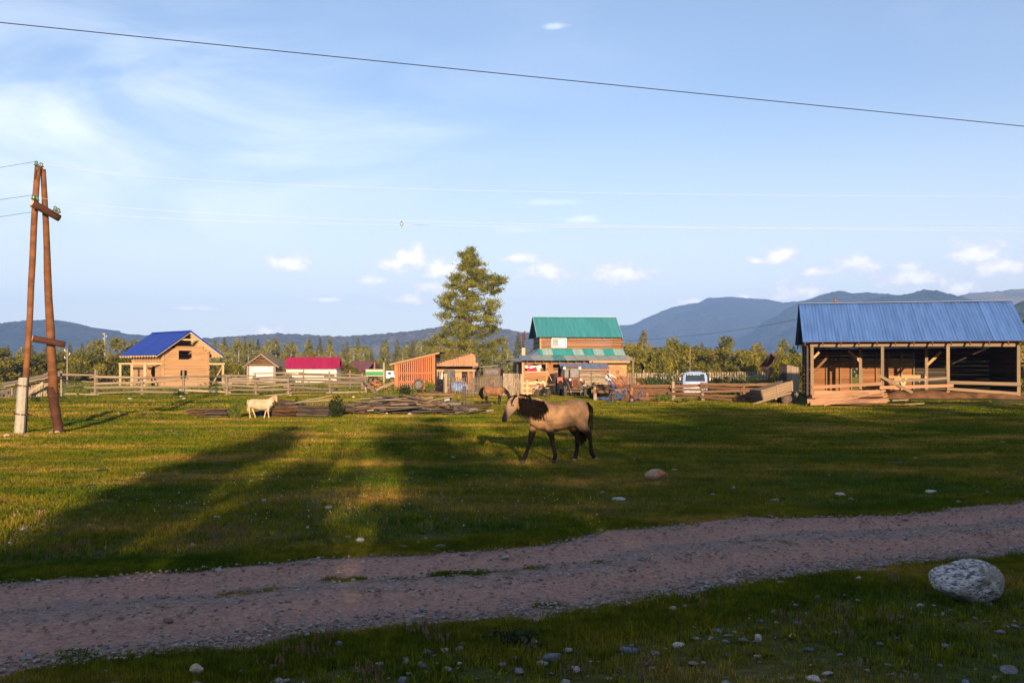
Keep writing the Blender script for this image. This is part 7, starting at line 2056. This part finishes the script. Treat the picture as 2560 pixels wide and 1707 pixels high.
def stones():
    r = random.Random(77)
    named = [(1545, 1252, 48, 10, 'w', 'flat white stone in the grass below the orange boulder'), (2102, 1238, 34, 11, 'w', 'slanting white stone in the shaded grass right of centre'), (2324, 1231, 32, 9, 'w', 'bar-shaped white stone near the road at far right'),
             (1936, 1252, 30, 10, 3, 'brownish stone in grass left of the slanting white one'), (1782, 1236, 18, 8, 0, 'small grey stone left of the brownish one'), (1834, 1220, 12, 8, 1, 'tiny pale stone above the small grey one'),
             (900, 1354, 32, 14, 'w', 'rounded white stone at the grass edge left of the road grass strip'), (872, 1343, 18, 6, 'w', 'small white chip beside the rounded white stone'), (769, 1321, 15, 8, 1, 'pale stone with dry grass left of centre'),
             (708, 1378, 16, 9, 1, 'pale round stone on the left near the road edge'), (679, 1394, 16, 7, 0, 'grey stone just at the road edge left of centre'), (478, 1366, 40, 9, 3, 'long low brown stone in the left grass'),
             (60, 1323, 26, 8, 1, 'pale flat stone at the far left meadow edge'), (108, 1313, 18, 5, 1, 'second pale flat stone at far left'), (225, 1314, 14, 6, 1, 'small pale stone right of the two flat ones'),
             (72, 1648, 46, 22, 0, 'broad grey stone in the gravel at lower left'), (262, 1684, 44, 14, 0, 'flat grey stone under the road edge lower left'), (421, 1552, 28, 14, 3, 'brown stone on the bare road at left'), (316, 1492, 22, 11, 3, 'yellowish stone in the middle strip of the road'),
             (846, 1618, 28, 22, 2, 'bluish pointed stone at the lower edge of the road'), (799, 1643, 16, 14, 1, 'small stone below the bluish pointed one'), (602, 1682, 24, 14, 2, 'bluish rounded stone in the lower grass left'), (686, 1670, 24, 16, 0, 'grey angular stone right of the bluish rounded one'),
             (1014, 1655, 24, 18, 1, 'pale oval stone standing in the lower grass'), (1052, 1663, 22, 14, 0, 'speckled grey stone right of the pale oval one'), (1338, 1608, 34, 12, 'w', 'white elongated stone in the lower middle grass'), (1376, 1648, 50, 22, 2, 'broad bluish stone in the lower middle grass'),
             (1442, 1678, 30, 20, 'w', 'chunky white stone near the bottom edge'), (1568, 1628, 62, 14, 2, 'long low bluish slab in the lower grass'), (1640, 1638, 34, 14, 0, 'grey oblong stone right of the bluish slab'), (1694, 1616, 38, 14, 'w', 'white oblong stone above the grey one'),
             (1682, 1530, 28, 17, 1, 'pale angular stone at the lower road edge'), (1296, 1678, 30, 12, 2, 'bluish flat stone left of the chunky white one'), (1148, 1659, 14, 8, 'w', 'small white chip in the lower grass'), (1414, 1710, 30, 18, 1, 'pale stone cut by the bottom edge'),
             (1134, 1145, 16, 7, 1, 'pale stone in the dark grass left of the horse'), (1896, 1598, 30, 18, 'w', 'white pyramidal stone among brown stalks'), (1980, 1592, 22, 11, 'w', 'white and grey stone right of the pyramidal one'), (2524, 1678, 62, 15, 0, 'long grey stone in the bottom right corner'),
             (2032, 1700, 52, 13, 'w', 'long pale stone cut by the bottom edge at right'), (1894, 1640, 26, 7, 1, 'thin pale stone above the bottom edge'), (1934, 1533, 17, 13, 0, 'grey block stone below the road'), (1904, 1556, 18, 13, 2, 'bluish stone below the grey block'), (1996, 1560, 28, 11, 0, 'flat grey stone left of the stalks'),
             (2146, 1452, 20, 15, 'w', 'white pointed stone at the lower road edge left of the boulder'), (2044, 1497, 16, 14, 3, 'brown upright stone below the road'), (2236, 1433, 12, 9, 3, 'reddish pebble left of the boulder'), (2208, 1414, 44, 14, 0, 'flat grey stone on the road above the boulder'),
             (1100, 1368, 36, 10, 0, 'low grey stone embedded at the upper road edge'), (2075, 1294, 22, 7, 3, 'flat stone at the upper road edge right'), (2218, 1094, 14, 6, 3, 'reddish stone in the dark grass at far right'), (2506, 1107, 16, 7, 3, 'brown stone at the right edge of the meadow')]
    for px, py, w, h, k, lab in named:
        x, y = GP(px, py); wm = w / F * y; hm = max(h / F * y * 1.25, wm * .3)
        put_stone(STW[r.randrange(3)] if k == 'w' else STM[k, r.randrange(3)], x, y, wm, wm * r.uniform(.6, .8), hm, lab)
    # pale stones strewn in front of the left fences
    for px, py, w, h in ((118, 1019, 16, 8), (131, 1022, 8, 5), (297, 984, 14, 6), (325, 999, 14, 6), (415, 997, 12, 6), (486, 996, 10, 5), (240, 1000, 6, 4), (0, 1010, 10, 8), (730, 990, 8, 5), (868, 987, 8, 5), (884, 985, 12, 6), (884, 995, 8, 6), (818, 984, 10, 5), (170, 996, 5, 4), (195, 1030, 6, 4), (220, 1010, 5, 3), (328, 1012, 5, 3), (285, 1027, 6, 3), (530, 999, 6, 3), (660, 985, 7, 4), (900, 1002, 6, 3), (150, 1047, 6, 4)):
        dd = 60 if px < 600 else 64
        for _ in range(6): x = PX(px, dd); dd = F * (H - gh(x, dd)) / (py - YH)
        wm = w / F * dd; put_stone(STW[r.randrange(3)], x, dd, wm, wm * .8, h / F * dd * 1.2, 'pale stone lying in the sunlit grass before the rail fences', 'pale stones before the rail fences', sink=.2)
    for px, py in ((966, 1038), (1025, 1040)):
        x, y = GP(px, py); put_stone(STW[0], x, y, .24, .2, .2, 'white boulder at the foot of the plank heap' if px > 1000 else 'pale split block at the foot of the plank heap')
    # unnamed stones
    n = 0
    while n < 190:
        px, py = r.uniform(-40, 2600), r.uniform(1440, 1720); x, y = GP(px, py)
        ri = road_in(x, y); t = x * RNOR[0] + y * RNOR[1]; s = x * RDIR[0] + y * RDIR[1]; lo, up = road_edges(s)
        if not (t < lo - .03) or ri > -.03: continue
        w = .025 + .055 * r.random() ** 2; n += 1
        put_stone(STM[r.choice((0, 0, 1, 2, 2, 3)), r.randrange(3)], x, y, w * 1.25, w, w * r.uniform(.4, .65), 'small river stone half sunk in the near grass', 'small stones in the near grass', sink=.15)
    n = 0
    while n < 45:
        px, py = r.uniform(0, 2560), r.uniform(1060, 1390); x, y = GP(px, py)
        if road_in(x, y) > -.1: continue
        n += 1; w = r.uniform(.04, .11); put_stone(STM[r.choice((1, 1, 3, 0)), r.randrange(3)], x, y, w * 1.3, w, w * .6, 'small stone lying in the short grass of the meadow', 'small stones in the meadow', sink=.2)
    n = 0
    while n < 42:
        s = r.uniform(-9, 20); lo, up = road_edges(s); q = r.choice((.05, .12, .5, .5, .88, .95)) + r.gauss(0, .05); x, y = RDIR * s + RNOR * (lo + (up - lo) * q)
        if abs(x) > .52 * y or y < 5: continue
        n += 1; w = r.uniform(.05, .11); put_stone(STM[r.choice((0, 1, 2, 3)), r.randrange(3)], x, y, w * 1.3, w, w * .55, 'stone embedded in the surface of the dirt road', 'stones embedded in the road', sink=.25)
    # stones packed round the pole foot
    for i, (px, py) in enumerate(((137, 1076), (152, 1073), (132, 1083), (148, 1083), (58, 1089), (20, 1092), (72, 1093))):
        x, y = GP(px, py); put_stone(STW[i % 3] if i % 2 else STM[3, 0], x, y - .12, .2, .16, .13, 'rough stone packed round the foot of the utility pole', 'stones at the pole foot', sink=.2)


stones()


def boulder(name, label, px, py, wpx, hpx, m, seed, dents=(), sub=5, dep=.8):
    x, y = GP(px, py); k = y / F; w = wpx * k; h = hpx * k
    bm = bmesh.new(); bmesh.ops.create_icosphere(bm, subdivisions=sub, radius=1)
    for v in bm.verts:
        p = v.co.copy(); n = .10 * noise.noise(p * 1.3 + Vector((seed, 0, 0))) + .04 * noise.noise(p * 3.1 + Vector((0, seed, 0))) + .012 * noise.noise(p * 9 + Vector((0, 0, seed))) + .006 * noise.noise(p * 21)
        q = p * (1 + n)
        q.x = math.copysign(abs(q.x) ** .93, q.x)
        for c in [Vector((math.sin(seed * (3 + k)), math.cos(seed * (5 + k) + k), math.sin(seed * 2 + k * 1.7))).normalized() for k in range(9)]:
            t = q.dot(c)
            if t > .80: q -= c * (t - .80) * .85
        for c, rad, dp in dents:
            dd = (p - Vector(c)).length
            if dd < rad: q -= Vector(c).normalized() * dp * (1 - (dd / rad) ** 2) ** 2
        v.co = Vector((q.x * w / 2, q.y * w / 2 * dep, q.z * h / 2))
    vs = [v.co.copy() for v in bm.verts]; fs = [[v.index for v in f.verts] for f in bm.faces]; bm.free()
    o = link(name, new_mesh(name, vs, fs, True, (m,)), (PX(px, y + w * .3), y + w * .3, gh(x, y) + h * .42)); return tag(o, label, 'boulder')


def veined(name, c1, c2, c3, sc, dist=2.0):
    m = mat(name, c1, c2, scale=sc, rv=0, bump=.7, detail=10, contrast=(.40, .60), dist=dist, rough=.8)
    nt = m.node_tree; N = nt.nodes; L = nt.links; b = N['Principled BSDF']; src = b.inputs['Base Color'].links[0].from_socket
    nz = N.new('ShaderNodeTexNoise'); nz.inputs['Scale'].default_value = 4.2; nz.inputs['Detail'].default_value = 3; tc = N.new('ShaderNodeTexCoord'); L.new(tc.outputs['Object'], nz.inputs['Vector'])
    r = N.new('ShaderNodeMapRange'); L.new(nz.outputs[0], r.inputs[0]); r.inputs[1].default_value = .50; r.inputs[2].default_value = .62; r.inputs[4].default_value = .75
    mx = N.new('ShaderNodeMix'); mx.data_type = 'RGBA'; L.new(r.outputs[0], mx.inputs[0]); L.new(src, mx.inputs[6]); mx.inputs[7].default_value = (*c3, 1); L.new(mx.outputs[2], b.inputs['Base Color'])
    return m


boulder('boulder', 'big grey and white veined boulder at lower right by the road', 2420, 1512, 190, 112, veined('veined_boulder', (.55, .53, .51), (.085, .095, .12), (.27, .225, .17), (20, 20, 55), .8), 3.0,
        [((.15, -.95, -.02), .42, .16), ((-.55, -.2, .85), .5, .12), ((.55, -.75, .25), .3, .06)], 5)
boulder('boulder', 'small pale boulder with warm light painted on in orange behind the road', 1641, 1201, 58, 30, veined('orange_lit_boulder', (.40, .29, .19), (.30, .21, .13), (.46, .14, .035), 4.0, 1.0), 8.0, (), 4)  # orange patches put the warm sunlight into the stone's colour
boulder('boulder', 'pale broken lump of rock in the lower left grass', 491, 1690, 36, 34, veined('yellowish_rock', (.50, .40, .29), (.38, .29, .2), (.28, .2, .14), 9.0, 1.0), 12.0, [((.6, -.2, .8), .7, .35), ((-.8, -.3, .5), .4, .15)], 4, .7)
for px, py, w, lab in ((357, 1156, 28, 'dark brown dung pat in the sunlit grass'), (82, 1130, 28, 'reddish brown flat pat near the pole foot'), (2240, 1160, 60, 'dark dung pat in the shaded grass at right'), (1520, 1136, 24, 'dark pat behind the walking horse')):
    x, y = GP(px, py); o = link('dung_pat', stone_mesh(px, mat('dung', (.10, .05, .03), (.05, .028, .018), scale=9, rv=0, bump=.5) if px != 82 else MM['discrust'], 2, .15), (x, y, gh(x, y) + .015)); o.scale = (w / F * y, w / F * y * .8, .05); tag(o, lab, 'dung')

# ------------------------------------------------------------------ other plants and loose cover
def weeds(name, label, px, py_top, d, w, n, m, seed, lf=.07, spread=.6, kind='bush'):
    """a leafy clump rooted at the ground"""
    r = random.Random(seed); x = PX(px, d); z0 = gh(x, d); h = PZ(py_top, d) - z0; o = thing(name, label, kind, (x, d, z0)); b = MB(); C = []
    for i in range(n):
        a = r.uniform(0, 6.28); q = w / 2 * math.sqrt(r.random()); hh = h * r.uniform(.6, 1.05) * (1 - .35 * (q / (w / 2 + 1e-6)) ** 2); e = Vector((q * math.cos(a), q * math.sin(a) * .7, hh)); s = Vector((e.x * .35, e.y * .35, 0))
        b.tube([s, s.lerp(e, .5) + Vector((r.gauss(0, .02), 0, .02)), e], [.008, .006, .003], 4)
        for k in range(16):
            t = r.uniform(.15, 1.02); C.append(s.lerp(e, t) + Vector((r.gauss(0, spread * .06), r.gauss(0, spread * .06), r.gauss(0, .03))))
    b.build(o, 'stems', m); link('leaves', leaf_mesh('leaves', np.array([tuple(c) for c in C]), lf, m, seed, .4), parent=o)


MWD = leafmat('dark_shrub_leaves', (.045, .062, .018), (.02, .03, .01), .2, 3.0)
MWY = leafmat('yellow_weed_leaves', (.17, .19, .035), (.09, .11, .02), .3, 3.0)
weeds('leafy_shrub', 'dark upright shrub between the slab stack and the plank heap', 841, 984, 43.4, .75, 46, MWD, 1)
weeds('leafy_shrub', 'sparse twiggy shrub growing behind the right slab stack', 752, 986, 45.5, .9, 26, MWD, 2, .06)
weeds('tall_weeds', 'tall yellow-green weeds between the left slab stack and the calf', 588, 996, 43.2, .75, 50, MWY, 3, .05, .4, 'weeds')
weeds('leafy_shrub', 'green shrub in front of the rusty cart chassis', 1012, 962, 68, 1.0, 44, MWD, 4, .09)
weeds('tall_weeds', 'bright weeds beside the slat shed corner', 1075, 946, 78, .9, 40, MWY, 5, .09, .5, 'weeds')
weeds('leafy_shrub', 'dark shrub in the tractor shadow left of the hay rake', 1490, 955, 71, 1.7, 90, MWD, 6, .11)
weeds('leafy_shrub', 'broad dark shrub against the board wall right of the tractor', 1515, 962, 74, 1.4, 60, MWD, 16, .11)
weeds('tall_weeds', 'weeds before the brown fence right of the hay rake', 1655, 985, 64, 1.6, 60, MWY, 7, .07, .5, 'weeds')
weeds('tall_weeds', 'weeds at the foot of the fence below the van', 1712, 992, 63.5, 1.5, 60, MWY, 8, .07, .5, 'weeds')
weeds('tall_weeds', 'small green clump at the foot of the fence before the blue-roofed house', 448, 978, 63.5, .8, 40, MWD, 9, .06, .5, 'weeds')
weeds('tall_weeds', 'small green clump below the ruined shed', 88, 988, 57, .5, 30, MWD, 10, .06, .5, 'weeds')
weeds('tall_weeds', 'sprawling broad-leaved weeds at lower left road edge', 190, 1640, 7.25, .35, 26, MWY, 11, .018, .5, 'weeds')
weeds('tall_weeds', 'coarse grass tuft with long blades in the lower middle', 1285, 1590, 7.7, .5, 40, MWD, 12, .03, .5, 'weeds')


def masses():
    r = np.random.RandomState(5)
    # nettles and weeds behind the right fence
    n = 16000; d = r.uniform(70, 106, n); px = r.uniform(1590, 2015, n); x = (px - 1280) / F * d
    h = (.95 + .3 * np.sin(x * 1.7) + .25 * np.sin(x * .6 + d * .3)) * np.where(d > 96, 1.35, 1.0); z = np.array([gh(a, b) for a, b in zip(x, d)]) + h * r.uniform(0, 1, n) ** .55
    keep = ~((px > 1690) & (px < 1775) & (d < 83)) & (x < 17.3 + (d - 60) * .2)
    o = link('nettle_bed', leaf_mesh('nettle_bed', np.stack([x, d, z], 1)[keep], .12, ML['weed'], 6, .45)); tag(o, 'bed of tall green nettles behind the brown fence', kind='stuff')
    # rank weeds among the left fences and yards
    n = 9000; d = r.uniform(67, 100, n); px = r.uniform(-20, 1100, n); x = (px - 1280) / F * d
    m_ = .28 + .25 * np.sin(x * .9 + d * .21) + .2 * np.sin(x * 2.3); z = np.array([gh(a, b) for a, b in zip(x, d)]) + np.clip(m_, .05, 1) * r.uniform(0, 1, n)
    o = link('yard_weeds', leaf_mesh('yard_weeds', np.stack([x, d, z], 1), .10, MWY, 7, .45)); tag(o, 'rank yellow-green weeds in the yards behind the rail fences', kind='stuff')
    # clover heads
    n = 420; px = r.uniform(250, 1500, n); py = r.normal(1250, 34, n); C = []
    for a, b in zip(px, py):
        x, y = GP(a, max(b, 1120)); C.append((x, y, gh(x, y) + .05))
    m = mat('clover_heads', (.75, .74, .62), (.6, .58, .4), scale=8, rv=0); o = link('clover_flowers', leaf_mesh('clover_flowers', np.array(C), .009, m, 8, .9)); tag(o, 'white clover heads sprinkled in the grass', kind='stuff')


masses()


def loose_cover():
    r = np.random.RandomState(8)
    # gravel
    src = []
    for i in range(6):
        me = stone_mesh(400 + i, MS[(0, 1, 3, 3, 1, 3)[i]], 1, .25); src.append(bpy.data.objects.new('pebble', me))
    P = []; Ro = []; S = []; Va = []
    n = 0
    while n < 19000:
        s = r.uniform(-10, 24); lo, up = road_edges(s); u = r.uniform(0, 1)
        if u < .36: q = abs(r.normal(0, .09))
        elif u < .62: q = .5 + r.normal(0, .06)
        elif u < .68: q = 1 - abs(r.normal(0, .09))
        elif u < .94: q = r.uniform(0, 1)
        else: q = -abs(r.normal(0, .35))
        x, y = RDIR * s + RNOR * (lo + (up - lo) * q)
        if abs(x) > .53 * y + .4 or y < 4.8: continue
        n += 1; w = .008 + .042 * r.uniform(0, 1) ** 3.2; P.append((x, y, gh(x, y) + (.020 + w * .15 if 0 < q < 1 else .008))); Ro.append((r.uniform(-.3, .3), r.uniform(-.3, .3), r.uniform(0, 6.28))); S.append((w * 1.25, w, w * r.uniform(.45, .75))); Va.append(r.randint(6))
    gn_scatter('gravel', P, Ro, S, Va, src, 'loose gravel along the edges and middle of the road')
    # dry stalks and seed heads
    ms = mat('dry_stalks', (.22, .16, .10), (.13, .09, .06), scale=6, rv=.2); msr = mat('reddish_seed_stalks', (.24, .135, .075), (.15, .085, .045), scale=6, rv=.2)
    def stalk(seed, n, h, rad, m):
        q = np.random.RandomState(seed); V = []; Fc = []
        for i in range(n):
            a = q.uniform(0, 6.28); rr = rad * math.sqrt(q.uniform(0, 1)); hh = h * q.uniform(.5, 1.15); bx, by = rr * math.cos(a), rr * math.sin(a); tx, ty = bx + q.normal(0, .18) * hh, by + q.normal(0, .18) * hh
            t = q.uniform(0, 6.28); ux, uy = math.cos(t), math.sin(t); k = len(V)
            V += [(bx - ux * .002, by - uy * .002, -.01), (bx + ux * .002, by + uy * .002, -.01), (bx * .3 + tx * .7 + ux * .002, by * .3 + ty * .7 + uy * .002, hh * .7), (bx * .3 + tx * .7 - ux * .002, by * .3 + ty * .7 - uy * .002, hh * .7)]
            Fc.append((k, k + 1, k + 2, k + 3))
            for j in range(5):
                f = .55 + .45 * j / 5; cx, cy, cz = bx + (tx - bx) * f, by + (ty - by) * f, hh * f; s = .010 * (1.2 - .5 * j / 5); g = q.uniform(0, 6.28); k = len(V); cu, cv = math.cos(g), math.sin(g)
                V += [(cx - cu * s, cy - cv * s, cz), (cx, cy, cz - s * .8), (cx + cu * s, cy + cv * s, cz + s), (cx, cy, cz + s * 1.6)]; Fc.append((k, k + 1, k + 2, k + 3))
        return bpy.data.objects.new('stalk_clump', new_mesh('stalk_clump', np.array(V), np.array(Fc), False, (m,)))
    src = [stalk(1, 14, .13, .10, ms), stalk(2, 10, .16, .12, msr), stalk(3, 16, .11, .14, ms), stalk(4, 12, .17, .30, msr)]
    P = []; Ro = []; S = []; Va = []
    def put(px, py, v, s):
        x, y = GP(px, py)
        if road_in(x, y) > -.08: return
        P.append((x, y, gh(x, y))); Ro.append((0, 0, r.uniform(0, 6.28))); S.append((s, s, s * r.uniform(.8, 1.2))); Va.append(v)
    for _ in range(60):
        py = r.uniform(1450, 1740); px = r.uniform(0, 2600)
        if (math.sin(px * .009 + 1) + math.sin(px * .021 + py * .03) + (.6 if 1000 < px < 2300 else -.5)) > .1: put(px, py, r.randint(3), r.uniform(.6, 1.0))
    for _ in range(14): put(r.uniform(-60, 720) ** 1.0, r.normal(1355, 42), 3 if r.uniform() < .7 else 1, r.uniform(.7, 1.15))
    for _ in range(14): put(r.uniform(800, 1560), r.normal(1295, 22), 3 if r.uniform() < .5 else 2, r.uniform(.6, 1.0))
    for _ in range(25): put(r.uniform(300, 1100), r.normal(1072, 22), 3, r.uniform(.9, 1.3))
    gn_scatter('dry_stalks', P, Ro, S, Va, src, 'dry brown stalks and seed heads in the rough grass')


loose_cover()
